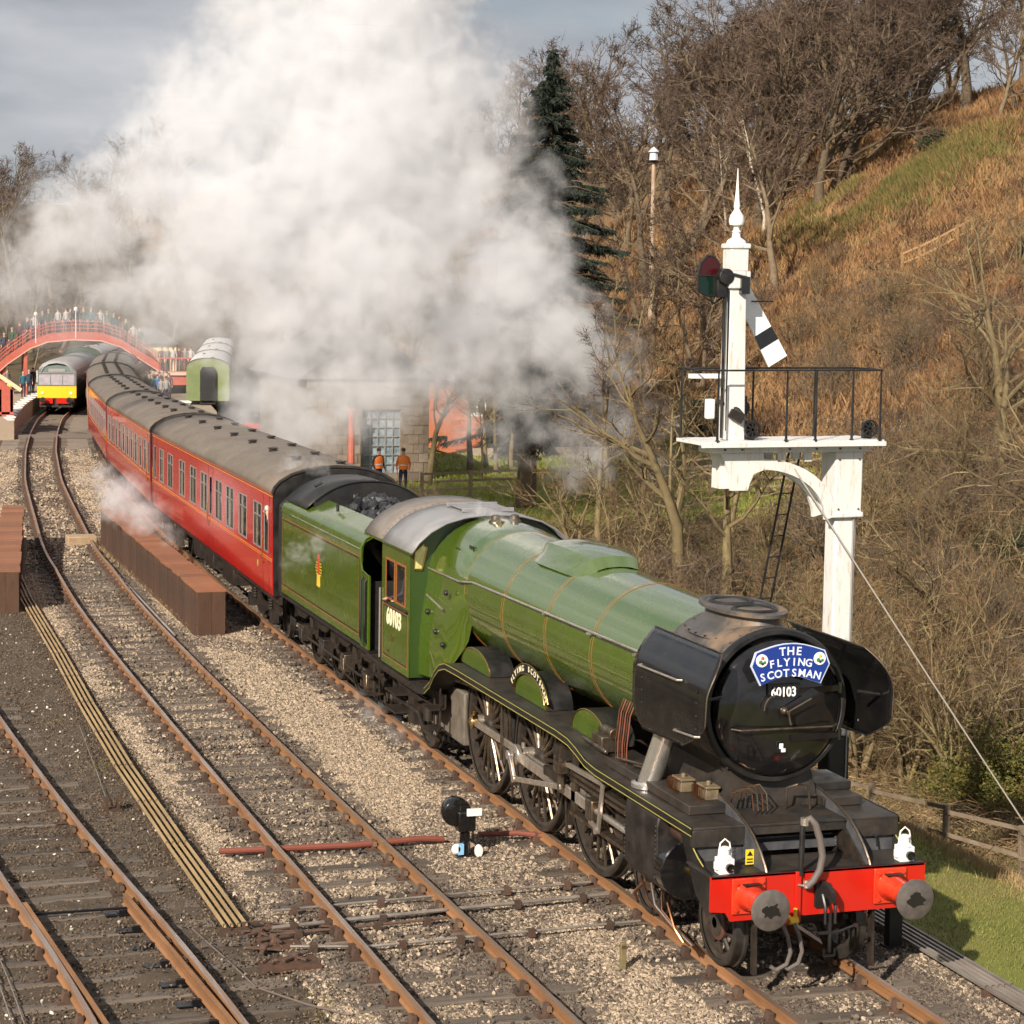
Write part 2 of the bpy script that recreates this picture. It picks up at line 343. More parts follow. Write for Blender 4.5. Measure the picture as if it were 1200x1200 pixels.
b=MB(); b.box(-.21,.19,.935,.95,3.045,3.195); b.build('number_plate',GLOSS,door)
b=MB(); b.box(-.045,.0,.93,.94,2.44,2.50); b.box(-.02,.03,.93,.94,2.40,2.44); b.build('shed_plate_marks',LETTERW,door)
b=MB(); b.bar((-.02,.95,3.5),(-.02,.78,3.52),.05,.02); b.bar((-.02,.80,3.50),(-.02,.80,3.72),.05,.02); b.build('lamp_iron',BLACK,door)
# saddle
b=MB(); rows=[]
for z,wx,ya,yb in ((1.6,.62,1.25,2.75),(1.85,.6,1.25,2.75),(2.1,.55,1.3,2.7),(2.35,.7,1.3,2.7)):
    rows.append([(-wx,ya,z),(wx,ya,z),(wx,yb,z),(-wx,yb,z)])
b.grid(rows,True); b.build('saddle',SOOT,loco)
# chimney (double)
def oval(cy,a,bx,z,n=36): return [(bx*math.cos(2*PI*i/n),cy+a*math.sin(2*PI*i/n),z) for i in range(n)]
b=MB(); b.grid([oval(2.05,.95,.62,3.60),oval(2.05,.80,.46,3.70),oval(2.05,.70,.36,3.78),oval(2.05,.69,.35,3.86),oval(2.05,.80,.43,3.89),oval(2.05,.80,.43,3.93),oval(2.05,.76,.39,3.945),oval(2.05,.72,.35,3.93)],True)
ch=b.build('chimney',SMOKEB,loco,smooth=50)
b=MB(); o_=oval(2.05,.73,.36,3.925); b.add(o_,[tuple(range(len(o_)))]); b.build('chimney_cap_plate',SMOKEB,ch)
for y in (1.74,2.36):
    b=MB(); b.lathe([(.28,3.93),(.25,3.955),(.22,3.94),(.21,3.6),(.001,3.6)],(0,y,0),ax='Z',n=24); b.build('chimney_bore',BLACK,ch)
b=MB()
for i in range(26):
    a=2*PI*i/26; b.cbox((.60*math.cos(a),2.05+.92*math.sin(a),3.615+.0*a),(.025,.025,.02))
b.build('rivets',BLACK,ch)
# banjo dome + safety valves + whistle
rows=[]
for y,w_,h in ((5.85,.30,.0),(6.0,.34,.13),(6.35,.38,.17),(7.4,.40,.165),(7.7,.36,.12),(8.3,.2,.0)):
    z0=BZ+boiler_r(y)*math.cos(.55)-.02; zt=BZ+boiler_r(y)+h
    rows.append([(-w_*1.5,y,z0),(-w_*1.15,y,BZ+boiler_r(y)*math.cos(.45)+h*.5),(-w_,y,zt-.035),(-w_*.6,y,zt),(0,y,zt+.012),(w_*.6,y,zt),(w_,y,zt-.035),(w_*1.15,y,BZ+boiler_r(y)*math.cos(.45)+h*.5),(w_*1.5,y,z0)])
b=MB(); b.grid(rows); b.build('steam_dome',GREENB,loco,smooth=28)
for x in (-.16,.16):
    b=MB(); b.lathe([(.12,3.86),(.11,3.95),(.075,3.98),(.07,4.04),(.03,4.05)],(x,10.5,0),ax='Z',n=16,cap=True); b.build('safety_valve',OILST,loco)
b=MB(); b.box(-.35,.35,10.3,10.75,3.8,3.9); b.build('valve_base',SOOT,loco,bevel=.02)
b=MB(); b.tube([(.35,11.05,3.8),(.35,11.05,3.98)],[.05,.03]); b.build('whistle',BRASS,loco); b=MB(); b.tube([(-.25,9.9,3.86),(-.2,10.2,3.98),(0,10.4,3.92)],.02); b.build('turret_pipe',BRASS,loco)
for (y,z,x) in ((10.25,3.53,-.78),(9.75,3.62,-.72)):
    b=MB()
    for k in range(3): b.tube([(x,y+k*.09,z),(x-.06,y+k*.09,z+.02),(x-.05,y+k*.09,z-.09)],.014,6)
    b.build('clack_fitting',BLACK,loco)
# handrails on boiler
for s in (-1,1):
    b=MB(); b.tube([(s*1.06,11.2,3.12),(s*1.06,9.6,3.13),(s*.975,9.2,3.17),(s*.965,5,3.22),(s*.955,2.6,3.25)],.016,8)
    for y in (10.6,9.56,7.85,6.16,4.53,3.0): b.bar((s*.86,y,3.19),(s*.99,y,3.19),.03,.03)
    b.build('boiler_handrail',STEEL,loco)
# smoke deflectors
def deflector(s):
    rows=[]; n=26
    for j in range(17):
        t=j/16; z=2.42+1.2*t
        x=1.16 if z<3.12 else 1.16-.27*((z-3.12)/.5)**1.7
        ya=.50+.08*(1-t); yb=2.58
        if t>.72: ya+= .22*((t-.72)/.28)**2.2
        if t<.3: ya+=.55*((.3-t)/.3)**1.4; yb-=.32*((.3-t)/.3)**2
        if t<.12: z_=0
        zoff=lambda y:0
        row=[]
        for i in range(n+1):
            y=ya+(yb-ya)*i/n; dz=0
            if t<.45: dz=.10*(1-t/.45)*(1-(y-.5)/2.1)
            row.append((s*x,y,z+dz))
        rows.append(row)
    return rows
for s in (-1,1):
    b=MB(); b.grid(deflector(s)); d=b.build('smoke_deflector',GLOSS if s>0 else mat('deflector_black',(.006,.006,.007),.13,coat=.35,spec=.4,col2=(.014,.013,.012),ns=4,rough2=.3),loco,solid=.012,smooth=60)
    b=MB(); R0=deflector(s); edge=[r[0] for r in R0]+R0[-1][1:]
    b.tube(edge,.009,6); b.build('edge_beading',OILST,d)
    for (ya,za,yb,zb,zo) in ((2.35,3.2,1.2,3.23,1),(1.3,2.64,.7,2.68,1)):
        b=MB(); x=s*1.205; b.tube([(s*1.15,ya,za),(x,ya-.02,za),(x,yb+.02,zb),(s*1.15,yb,zb)],.014); b.build('grab_rail',STEEL,d)
    b=MB()
    for y in (.78,2.3):
        for z in (2.75,2.9,3.05,3.18): b.lathe([(.018,0),(.012,s*.012),(.0,s*.013)],(s*1.165,y,z),ax='X',n=8)
    for y in (1.0,1.5,2.0):
        for z in (2.72,): b.lathe([(.014,0),(.01,s*.01),(.0,s*.01)],(s*1.165,y,z),ax='X',n=8)
    b.build('bolts',GLOSS,d)
    b=MB()
    for y in (.8,2.1): b.tube([(s*1.14,y,3.05),(s*.86,y,3.1)],.02)
    b.tube([(s*1.14,2.1,2.6),(s*.85,2.1,2.7)],.02); b.build('stay',BLACK,d)
# running plates
PL=[(.55,1.68),(1.6,1.68),(3.4,1.68),(3.75,1.71),(4.05,1.79),(4.35,1.85),(4.8,1.87),(9.0,1.87),(9.55,1.86),(9.85,1.78),(10.1,1.62),(10.3,1.42),(10.6,1.26),(11.0,1.2),(13.5,1.2)]
for s in (-1,1):
    b=MB(); rows=[]
    for (y,z) in PL: rows.append([(s*.60,y,z),(s*1.28,y,z),(s*1.28,y,z-.03),(s*.60,y,z-.03)])
    b.grid(rows,True); rp=b.build('running_plate',SOOT,loco,smooth=30)
    b=MB(); rows=[]
    for (y,z) in PL: rows.append([(s*1.275,y,z+.012),(s*1.295,y,z+.012),(s*1.295,y,z-.10),(s*1.275,y,z-.10)])
    b.grid(rows,True); va=b.build('valance',BLACK,rp)
    for dz,mm in ((.0,YLINE),(-.085,YLINE)):
        b=MB(); rows=[]
        for (y,z) in PL: 
            if y<10.7: rows.append([(s*1.293,y,z+.004+dz),(s*1.299,y,z+.004+dz),(s*1.299,y,z-.006+dz),(s*1.293,y,z-.006+dz)])
        b.grid(rows,True); b.build('lining',mm,va)
# front platform, apron and frames
b=MB(); b.box(-1.28,1.28,.55,1.5,1.655,1.685); b.box(-1.28,-.64,.55,.62,1.46,1.655); b.box(.66,1.28,.55,.62,1.46,1.655); b.box(-.6,.62,.56,.63,1.56,1.655)
pf=b.build('front_platform',SOOT,loco,bevel=.006)

for q in ((-1.22,-.65),(.67,1.24)): b=MB(); b.box(*q,.60,.63,1.28,1.50); b.build('apron_plate',GREYP,pf)
b=MB(); b.box(-1.30,1.30,-.0,.66,1.262,1.285); b.build('beam_top_plate',SOOT,loco)
b=MB(); b.box(-.62,.63,.95,.98,1.28,1.60); b.box(-.62,.63,.80,.95,1.44,1.46); b.box(-.6,.6,.70,.74,1.33,1.42); b.build('inner_step_plate',GREYP,pf)
for s,x in ((-1,-.63),(1,.64)):
    prof=[(0.03,1.285),(.06,1.34),(.18,1.47),(.35,1.60),(.52,1.69),(.8,1.78),(1.2,1.86),(1.45,1.88),(1.5,1.88),(1.5,1.2),(.03,1.2)]
    b=MB(); b.prism(prof,'X',x-.013,x+.013); fx=b.build('frame_extension',GREYP,loco)
    b=MB(); b.tube([(x,y,z+.004) for y,z in prof[:9]],.016,6); b.build('frame_beading',OILST,fx)
    b=MB()
    for k in range(5):
        b.lathe([(.02,0),(.012,-.012)],(x+(.09 if s<0 else .1),.598,1.30+.04*k),ax='Y',n=8)
        b.lathe([(.018,0),(.012,-.012)],(x-.12*1,.598,1.30+.04*k),ax='Y',n=8)
    b.build('rivets',GREYP,fx)
# raised side boxes with lubricators
b=MB(); b.box(-1.10,-.60,1.05,4.65,1.69,1.80); rb=b.build('sandbox_casing',SOOT,loco,bevel=.01)
b=MB(); b.box(.60,1.10,1.05,4.65,1.69,1.80); b.build('sandbox_casing',SOOT,loco,bevel=.01)
b=MB(); b.box(.55,1.12,1.35,1.95,1.80,1.90); b.build('step_box',BLACK,loco,bevel=.01)
for (x,y) in ((-.85,1.75),(-.72,1.35)):
    b=MB(); b.box(x-.08,x+.08,y-.11,y+.11,1.80,1.93); b.box(x-.095,x+.095,y-.13,y+.13,1.93,1.96)
    b.lathe([(.03,1.95),(.03,2.0),(.0,2.01)],(x,y,0),ax='Z',n=8)
    lb=b.build('lubricator',mat('lubricator_tan',(.22,.17,.10),.5,col2=(.10,.075,.05),ns=8),loco,bevel=.008)
    b=MB()
    for k in range(7): 
        yy=y-.12+.04*k; b.tube([(x-.11,yy,1.95),(x-.15,yy,1.93),(x-.15,yy,1.84),(x-.12,yy,1.80)],.007,5)
    b.build('oil_pipe',COPPER,lb)
for k in range(4):
    b=MB(); xo=-.55+.06*k; b.tube([(xo,1.1,1.8),(xo,1.08,1.92+.02*k),(xo+.12,1.0,1.96+.02*k),(xo+.16,.9,1.93),(xo+.16,.86,1.75)],.010,6); b.build('oil_pipe',OILST if k%2 else COPPER,loco)
b=MB(); b.tube([(.15,1.1,1.7),(.13,1.05,1.95),(.22,.98,2.0),(.36,.98,1.98),(.40,1.0,1.7)],.014,6); b.build('oil_pipe',OILST,loco)
for k in range(6):
    b=MB(); y=3.1+.07*k; b.tube([(-1.0,y,1.8),(-1.0,y,2.0+.03*(k%2)),(-.97,y-.02,2.4),(-.9,y,2.55)],.009,5); b.build('oil_pipe',COPPER if k%2 else REDPIPE,loco)
b=MB(); b.box(-1.12,-.80,3.62,3.95,1.82,2.02); b.lathe([(.07,-.2),(.07,.2)],(-.96,3.78,2.06),ax='Y',n=12,cap=True); b.tube([(-1.14,3.4,1.88),(-1.14,4.2,1.9)],.03); b.build('mechanical_pump',OILST,loco,bevel=.01)
b=MB(); b.tube([(-.98,2.9,1.83),(-.9,2.5,1.86),(-.85,2.3,1.84)],.02); b.tube([(-1.1,3.2,1.86),(-.95,2.7,1.88)],.015); b.build('drain_pipe',OILST,loco)
# steam pipes
for s in (-1,1):
    b=MB(); b.tube([(s*1.02,2.38,1.72),(s*.90,2.1,2.5)],.135,24); b.lathe([(.20,1.69),(.20,1.74),(.15,1.76)],(s*1.02,2.40,0),ax='Z',n=24); b.build('steam_pipe',mat('polished_pipe',(.78,.75,.70),.24,metal=.85),loco)
# main frames
for s in (-1,1):
    b=MB(); b.prism([(.03,.75),(.03,1.25),(.6,1.62),(12.8,1.55),(13.4,1.2),(13.4,.8),(10,.72),(4,.62),(3.2,.95),(.9,.95),(.5,.72)],'X',s*.60-.014,s*.60+.014); b.build('main_frame',FRAME,loco)
b=MB()
for y in (3.4,5.5,7.7,9.9): b.box(-.58,.58,y-.03,y+.03,.8,1.5)
b.box(-.58,.58,1.3,2.7,.55,1.5); b.box(-.55,.55,9.6,12.2,.55,1.3); b.build('frame_stretchers',FRAME,loco)
b=MB(); b.box(-.85,.85,9.9,12.0,.45,1.3); b.build('ashpan',mat('ashpan_plate',(.16,.135,.11),.7,col2=(.10,.08,.06),ns=4),loco,bevel=.03)
# buffer beam
b=MB(); b.prism([(-1.31,1.29),(1.31,1.29),(1.31,.80),(-1.07,.78),(-1.10,.84),(-1.13,.88),(-1.31,.90)],'Y',0,.03); bbm=b.build('buffer_beam',RED,loco)
b=MB(); b.box(-.30,-.235,-.035,.0,.72,1.295); b.build('beam_rib',RED,bbm,bevel=.006)
b=MB(); b.box(-1.31,1.31,-.004,.05,1.29,1.298); b.build('beam_edge',BLACK,bbm)
for s in (-1,1):
    bu=MB(); x=s*.865
    bu.box(x-.20,x+.20,-.03,-.002,.86,1.26); bufr=bu.build('buffer_housing',ORED,loco,bevel=.01)
    b=MB(); b.lathe([(.165,-.03),(.16,-.06),(.135,-.10),(.128,-.36),(.135,-.37),(.135,-.40),(.10,-.405)],(x,0,1.06),n=28); b.build('buffer_shank',ORED,bufr)
    b=MB()
    for dx in (-.15,.15):
        for dz in (-.15,.15): b.lathe([(.022,-.03),(.022,-.05),(.001,-.052)],(x+dx,0,1.06+dz),n=6)
    b.build('bolts',ORED,bufr)
    b=MB(); b.box(x-.1,x+.1,-.14,-.06,1.205,1.215); b.build('step_pad',BLACK,bufr)
    b=MB(); b.lathe([(.075,-.38),(.075,-.50),(.15,-.525),(.225,-.53),(.228,-.545),(.20,-.56),(.0,-.575)],(x,0,1.06),n=32); bh=b.build('buffer_head',BUFH,bufr)
    b=MB(); rr_=random.Random(5+s); n_=18; V_=[(x+(.085+rr_.uniform(-.03,.035))*math.cos(2*PI*i/n_)*1.1,-.5765,1.06+(.075+rr_.uniform(-.03,.03))*math.sin(2*PI*i/n_)) for i in range(n_)]; b.prism([(v[0],v[2]) for v in V_],'Y',-.579,-.566); b.build('grease_patch',mat('black_grease',(.015,.013,.012),.35),bufr)
# coupling
b=MB(); b.box(-.06,.12,-.04,.0,.88,1.14); b.prism([(-.0,1.12),(-.10,1.12),(-.22,1.05),(-.25,.98),(-.24,1.10),(-.16,1.16),(-.0,1.17)],'X',.01,.065)
for s in (-1,1): b.tube([(.035+s*.055,-.12,1.05),(.035+s*.06,-.20,.93),(.035+s*.06,-.2,.74)],.018,6)
b.tube([(.035,-.2,.86),(.035,-.2,.42)],.02,8); b.tube([(-.10,-.2,.64),(.17,-.2,.64)],.02,6); b.tube([(.035,-.21,.62),(.33,-.24,.72)],.013,6); b.lathe([(.03,0),(.03,.03)],(.33,-.24,.70),ax='Z',n=8,cap=True)
b.tube([(-.03,-.2,.46),(-.03,-.2,.38),(.1,-.2,.38),(.1,-.2,.46)],.016,6); b.build('screw_coupling',BLACK,loco)
# vacuum hose
b=MB(); b.tube([(-.24,-.02,1.25),(-.24,-.03,1.82),(-.22,-.04,1.88)],.03,10); b.build('vacuum_standpipe',BLACK,loco)
b=MB(); b.tube([(-.22,-.04,1.86),(-.17,-.07,1.90),(-.12,-.09,1.84),(-.06,-.10,1.66),(-.03,-.11,1.48),(-.06,-.11,1.32),(-.13,-.10,1.2),(-.2,-.09,1.14)],.040,12); vh=b.build('vacuum_hose',HOSE,loco)
b=MB(); b.lathe([(.05,1.82),(.05,1.9)],(-.22,-.04,0),ax='Z',n=10,cap=True); b.tube([(-.2,-.08,1.12),(-.2,-.06,1.2)],.03); b.tube([(-.28,-.04,1.15),(-.12,-.06,1.12)],.015); b.build('hose_clamp',STEEL,vh,kind='stuff')
for (x0,mm,dx) in ((-.48,mat('brake_pipe_red',(.55,.03,.02),.4),-.0),(-.34,mat('brake_pipe_yellow',(.65,.42,.03),.4),.02)):
    b=MB(); b.tube([(x0-.12,.05,.80),(x0-.05,-.05,.80),(x0,-.08,.74)],.03,8); b.lathe([(.045,-.05),(.045,.05)],(x0,-.06,.76),ax='X',n=8,cap=True); b.cbox((x0+.02,-.07,.84),(.03,.03,.12)); cock=b.build('brake_cock',mm,loco)
    b=MB(); b.tube([(x0,-.08,.74),(x0+.06,-.10,.60),(x0+.10,-.10,.42),(x0+.06,-.09,.28),(x0-.06,-.08,.22),(x0-.12,-.06,.26)],.024,8); b.build('brake_hose',HOSE,loco)
b=MB(); b.box(-.75,-.65,.30,.31,1.31,1.48); sg=b.build('warning_sign',mat('warning_yellow',(.75,.55,.03),.4),loco)
b=MB(); b.prism([(-.735,1.41),(-.665,1.41),(-.70,1.465)],'Y',.296,.2995); b.box(-.735,-.665,.296,.2995,1.33,1.345); b.box(-.735,-.665,.296,.2995,1.365,1.378); b.build('warning_symbol',BLACK,sg)
for s in (-1,1):
    b=MB(); b.bar((s*.72,.12,.85),(s*.72,.10,.12),.03,.10); b.build('guard_iron',FRAME,loco)
b=MB(); b.tube([(.9,.59,1.5),(1.0,.54,1.46),(1.02,.54,1.34)],.012); b.lathe([(.03,0),(.03,.03)],(.92,.57,1.5),n=8,cap=True); b.build('bracket',BLACK,loco)
# wheels
def wheel(parent,x,y,r,nsp,s,tyw=.13,name='driving_wheel'):
    e=empty(name,(x,y,r),parent=parent)
    b=MB(); b.lathe([(r-.13,-s*.05),(r-.075,-s*.055),(r-.07,s*.055),(r-.13,s*.045),(r-.13,-s*.05)],(0,0,0),ax='X',n=48)
    b.lathe([(.001,s*.10),(.12,s*.10),(.15,s*.09),(.17,s*.02),(.17,-s*.06),(.001,-s*.06)],(0,0,0),ax='X',n=20)
    b.build('wheel_rim',WHEELM,e)
    for i in range(nsp):
        a=2*PI*(i+.5)/nsp; c,sn=math.cos(a),math.sin(a)
        b=MB(); b.tube([(s*.03,c*.14,sn*.14),(s*.0,c*(r-.11),sn*(r-.11))],[.034,.022],6); b.build('spoke',OILST if (nsp>15 and x<0) else WHEELM,e,fixn=False)
    b=MB(); b.lathe([(r-.075,-s*.065),(r+.028,-s*.075),(r+.028,-s*.045),(r+.004,-s*.03),(r,s*.065),(r-.012,s*.072),(r-.07,s*.068)],(0,0,0),ax='X',n=56); b.build('tyre',TYRE,e)
    return e
DY=[4.43,6.64,8.85]
for s in (-1,1):
    for i,y in enumerate(DY):
        e=wheel(loco,s*.745,y,1.015,20,s)
        b=MB(); a0=PI; b.lathe([(.60,s*.06),(.90,s*.06),(.90,s*.075),(.60,s*.075)],(0,0,0),ax='X',n=10,a0=PI-.5+0,a1=PI+.5); b.build('balance_weight',WHEELM,e)
        b=MB(); b.lathe([(.10,s*.02),(.10,s*.12),(.06,s*.24),(.001,s*.24)],(0,.33,0),ax='X',n=16); b.build('crank_pin',STEEL,e)
    for y in (.85,2.755): 
        e=wheel(loco,s*.745,y,.4825,10,s,name='bogie_wheel')
        b=MB(); b.lathe([(.001,s*.10),(.06,s*.10),(.08,s*.08),(.09,s*.05)],(0,0,0),ax='X',n=14); b.lathe([(.2,s*.03),(.2,s*.07),(.12,s*.09)],(0,0,0),ax='X',n=20); b.build('axle_cap',mat('axle_cap_brown',(.10,.045,.035),.5),e)
    e=wheel(loco,s*.745,11.85,.56,10,s,name='trailing_wheel')
    b=MB(); b.prism([(1.0,.6),(1.0,1.0),(1.5,.78),(2.1,.78),(2.75,1.0),(3.25,.9),(3.2,.62),(2.6,.52),(2.1,.45),(1.5,.45),(1.1,.5)],'X',s*.62,s*.65); b.build('bogie_frame',FRAME,loco)
    b=MB(); b.prism([(10.4,.9),(10.9,.75),(11.5,.8),(11.55,.45),(12.15,.45),(12.2,.8),(12.9,.8),(13.3,1.0),(13.3,1.18),(10.4,1.18)],'X',s*.98,s*1.01)
    b.box(*sorted((s*.98,s*1.12)),11.68,12.02,.42,.86); b.build('trailing_frame',FRAME,loco)
    b=MB()
    for k in range(6): b.bar((s*1.05,11.85-(.75-.1*k),.98-.028*k),(s*1.05,11.85+(.75-.1*k),.98-.028*k),.10,.022)
    b.build('leaf_spring',FRAME,loco)
    # splashers
    for i,(yc,ra) in enumerate(((4.33,.62),(6.52,.66),(8.92,.68))):
        zt=(2.20,2.26,2.18)[i]; zb=1.88 if i else 1.86; h=zt-zb+.02; w_=ra
        pts=[(yc-w_*math.cos(PI*k/18)*1.0,zb+h*math.sin(PI*k/18)**.9) for k in range(19)]
        b=MB(); b.prism(pts,'X',s*.62,s*1.0); sp=b.build('splasher',BLACK,loco,smooth=50)
        b=MB(); b.prism([(yc+(y_-yc)*.93,zb+(z_-zb)*.93) for y_,z_ in pts],'X',s*1.001,s*1.008); b.build('splasher_face',GREEN,sp)
        b=MB(); b.tube([(s*1.005,yc+(y_-yc)*.97,zb+(z_-zb)*.97) for y_,z_ in pts],.011,6); b.build('splasher_beading',BRASS,sp)
    # nameplate on the middle splasher
    yc=6.52; A=[(PI*(.08+.84*k/20)) for k in range(21)]
    outer=[(yc+.80*math.cos(a),1.86+.54*math.sin(a)) for a in A]; inner=[(yc+.66*math.cos(a),1.86+.40*math.sin(a)) for a in A]
    b=MB(); b.prism(outer+inner[::-1],'X',s*1.02,s*1.035); npl=b.build('nameplate',BLACK,loco)
    b=MB(); b.tube([(s*1.037,y_,z_) for y_,z_ in outer],.008,5); b.tube([(s*1.037,y_,z_) for y_,z_ in inner],.008,5); b.build('nameplate_rim',BRASS,npl)
    tx='FLYING SCOTSMAN'; b=MB()
    for k,chh in enumerate(tx):
        if chh==' ': continue
        t=(k+.6)/len(tx); t=.05+.9*t*.98
        a=PI*(.92-.84*t) if s>0 else PI*(.08+.84*t)
        a=PI-a
        ang=(PI-a) if s>0 else a
        # left side: reading from rear (high y) to front (low y)
        th=PI*(.10+.80*(k+.5)/len(tx)); 
        yv=(math.cos(th)) if s<0 else (-math.cos(th))
        me=text_mesh(chh,.118,CREAM,bold=.001,depth=.002)
        zz=math.sin(th); py,pz=yc+.73*yv,1.86+.47*zz
        tang=math.atan2(.47*math.cos(th),.73*math.sin(th))
        if s<0: Mx=Matrix(((0,0,-1,0),(-1,0,0,0),(0,1,0,0),(0,0,0,1)))
        else: Mx=Matrix(((0,0,1,0),(1,0,0,0),(0,1,0,0),(0,0,0,1)))
        me.transform(Matrix.Translation((s*1.037,py,pz))@Mx@Matrix.Rotation(tang,4,'Z'))
        b.add([v.co[:] for v in me.vertices],[tuple(p.vertices) for p in me.polygons]); bpy.data.meshes.remove(me)
    b.build('name_lettering',CREAM,npl,fixn=False)
    # coupling rods (crank pins point to the rear)
    xr=s*.93
    for k in (0,1):
        b=MB(); y0,y1=DY[k]+.33,DY[k+1]+.33
        rod2(b,y0,1.015,y1,1.015,xr,.045,.115)
        b.build('coupling_rod',STEEL,loco,bevel=.012)
        b=MB(); b.box(*sorted((xr-.004+s*.024,xr+s*.026)),y0+.2,y1-.2,.985,1.045); 
    for y in DY:
        b=MB(); b.lathe([(.11,-.04),(.11,.04)],(xr,y+.33,1.015),ax='X',n=18,cap=True); b.lathe([(.05,-.07),(.05,.07)],(xr,y+.33,1.015),ax='X',n=10,cap=True); b.lathe([(.03,.1),(.03,.17)],(xr,y+.33,1.015),ax='Z',n=8,cap=True); b.build('rod_bush',BRASS if y==DY[2] else STEEL,loco)
    b=MB(); xc=s*1.03; rod2(b,DY[1]+.33,1.015,4.05,.97,xc,.05,.16); b.lathe([(.15,-.04),(.15,.04)],(xc,DY[1]+.33,1.015),ax='X',n=18,cap=True); b.build('connecting_rod',STEEL,loco,bevel=.015)
    b=MB(); b.box(*sorted((xc-.09,xc+.09)),3.92,4.15,.84,1.12); b.build('crosshead',OILST,loco,bevel=.02)
    b=MB(); 
    for z in (.74,1.20,1.28): b.box(*sorted((xc-.06,xc+.06)),2.7,4.75,z,z+.045)
    b.bar((xc,4.72,.75),(xc,4.72,1.6),.05,.14); b.build('slide_bars',OILST,loco)
    b=MB(); b.tube([(xc,4.0,.98),(xc,2.5,.98)],.045,12); b.build('piston_rod',STEEL,loco)
    # valve gear
    xg=s*1.14
    b=MB(); b.lathe([(.07,-.04),(.07,.04)],(xg,DY[1]+.33,1.015),ax='X',n=14,cap=True); rod2(b,DY[1]+.33,1.015,DY[1]+.12,.72,xg,.05,.10); b.build('return_crank',STEEL,loco,bevel=.01)
    b=MB(); rod2(b,DY[1]+.12,.72,4.95,1.05,xg,.03,.075); b.lathe([(.06,-.03),(.06,.03)],(xg,DY[1]+.12,.72),ax='X',n=12,cap=True); b.build('eccentric_rod',STEEL,loco,bevel=.008)
    b=MB(); b.tube([(xg-s*.02,4.95+.06*math.cos(t_*2),1.0+.62*(t_)) for t_ in np.linspace(0,1,8)],.05,6); b.box(*sorted((xg-.07,xg+.05)),4.86,5.06,1.25,1.40); b.build('expansion_link',OILST,loco)
    b=MB(); rod2(b,5.0,1.38,3.55,1.42,xg-s*.05,.03,.07); b.build('radius_rod',STEEL,loco)
    b=MB(); rod2(b,3.55,1.45,3.68,.80,xg-s*.02,.03,.07); b.lathe([(.045,-.03),(.045,.03)],(xg,3.68,.8),ax='X',n=10,cap=True); b.build('combination_lever',STEEL,loco)
    b=MB(); rod2(b,3.68,.80,4.02,.84,xg-s*.04,.03,.06); b.build('union_link',STEEL,loco)
    b=MB(); rod2(b,4.95,1.72,5.9,1.78,xg-s*.06,.03,.06); rod2(b,5.0,1.4,5.0,1.74,xg-s*.04,.03,.05); rod2(b,5.9,1.78,9.8,1.55,xg-s*.12,.03,.05); b.build('reach_rod',OILST,loco)
    b=MB(); b.box(*sorted((s*.66,s*1.16)),4.75,5.2,1.45,1.60); b.box(*sorted((s*1.02,s*1.18)),5.02,5.5,1.1,1.22); b.build('motion_bracket',FRAME,loco)
    # cylinders
    b=MB(); x0,x1=sorted((s*.62,s*1.285))
    poly=[(s*.62,1.56),(s*1.28,1.56),(s*1.30,1.45),(s*1.30,.82),(s*1.20,.70),(s*.95,.64),(s*.62,.64)]
    b.prism(poly,'Y',1.48,2.42); cyl=b.build('cylinder',mat('cylinder_cladding',(.010,.008,.008),.4,col2=(.028,.021,.018),ns=4,rough2=.7),loco,bevel=.02)
    b=MB()
    for y in (1.5,2.40):
        for k in range(12): b.lathe([(.012,0),(.008,s*.01)],(s*1.302,y,.85+.055*k),ax='X',n=6)
        for k in range(6): b.lathe([(.012,0),(.008,s*.01)],(s*1.302,y-.9*(y>2)+.0,.9),ax='X',n=6)
    b.build('rivets',FRAME,cyl)
    b=MB(); b.lathe([(.36,1.48),(.36,1.30),(.345,1.285),(.0,1.27)],(s*.96,0,.97),n=32); cc=b.build('cylinder_cover',GLOSS,cyl)
    b=MB(); b.lathe([(.05,1.29),(.05,1.20),(.0,1.20)],(s*.96,0,.97),n=12); b.build('relief_valve',BRASS,cyl)
    b=MB(); b.lathe([(.16,1.48),(.16,1.12),(.14,1.10),(.0,1.09)],(s*.97,0,1.43),n=24); b.lathe([(.16,2.42),(.15,2.66),(.0,2.68)],(s*.97,0,1.43),n=24); b.build('valve_chest_cover',REDPIPE if 0 else mat('valve_cover_brown',(.10,.05,.035),.4,col2=(.03,.025,.02),ns=5),cyl)
    # side valance sweep to the beam
    b=MB(); cur=[(.60,1.66),(.60,1.55),(.56,1.47),(.46,1.40),(.32,1.33),(.20,1.30),(.06,1.29)]
    poly=[(.58,1.665)]+cur[1:]+[(.06,.80),(.35,.70),(.5,.66),(.62,.66),(.62,1.665)]
    poly=[(.60,1.65),(.60,1.55),(.56,1.45),(.44,1.38),(.30,1.32),(.05,1.285),(.05,.86),(.20,.80),(.5,.95),(.9,1.5),(1.0,1.65)]
    b.prism(poly,'X',s*1.24,s*1.255); fp=b.build('front_side_plate',BLACK,loco)
    b=MB(); b.tube([(s*1.262,y,z) for y,z in poly[:5]],.008,5); b.build('lining',YLINE,fp)
    # drain pipes under cylinder
    for k in range(3):
        b=MB(); b.tube([(s*1.12,2.3-.3*k,.62),(s*1.2,1.9-.2*k,.45),(s*1.16-.03*k*s,1.35,.30),(s*1.1-.03*s*k,.95,.20)],.013,6); b.build('drain_pipe',COPPER if k!=1 else STEEL,loco)
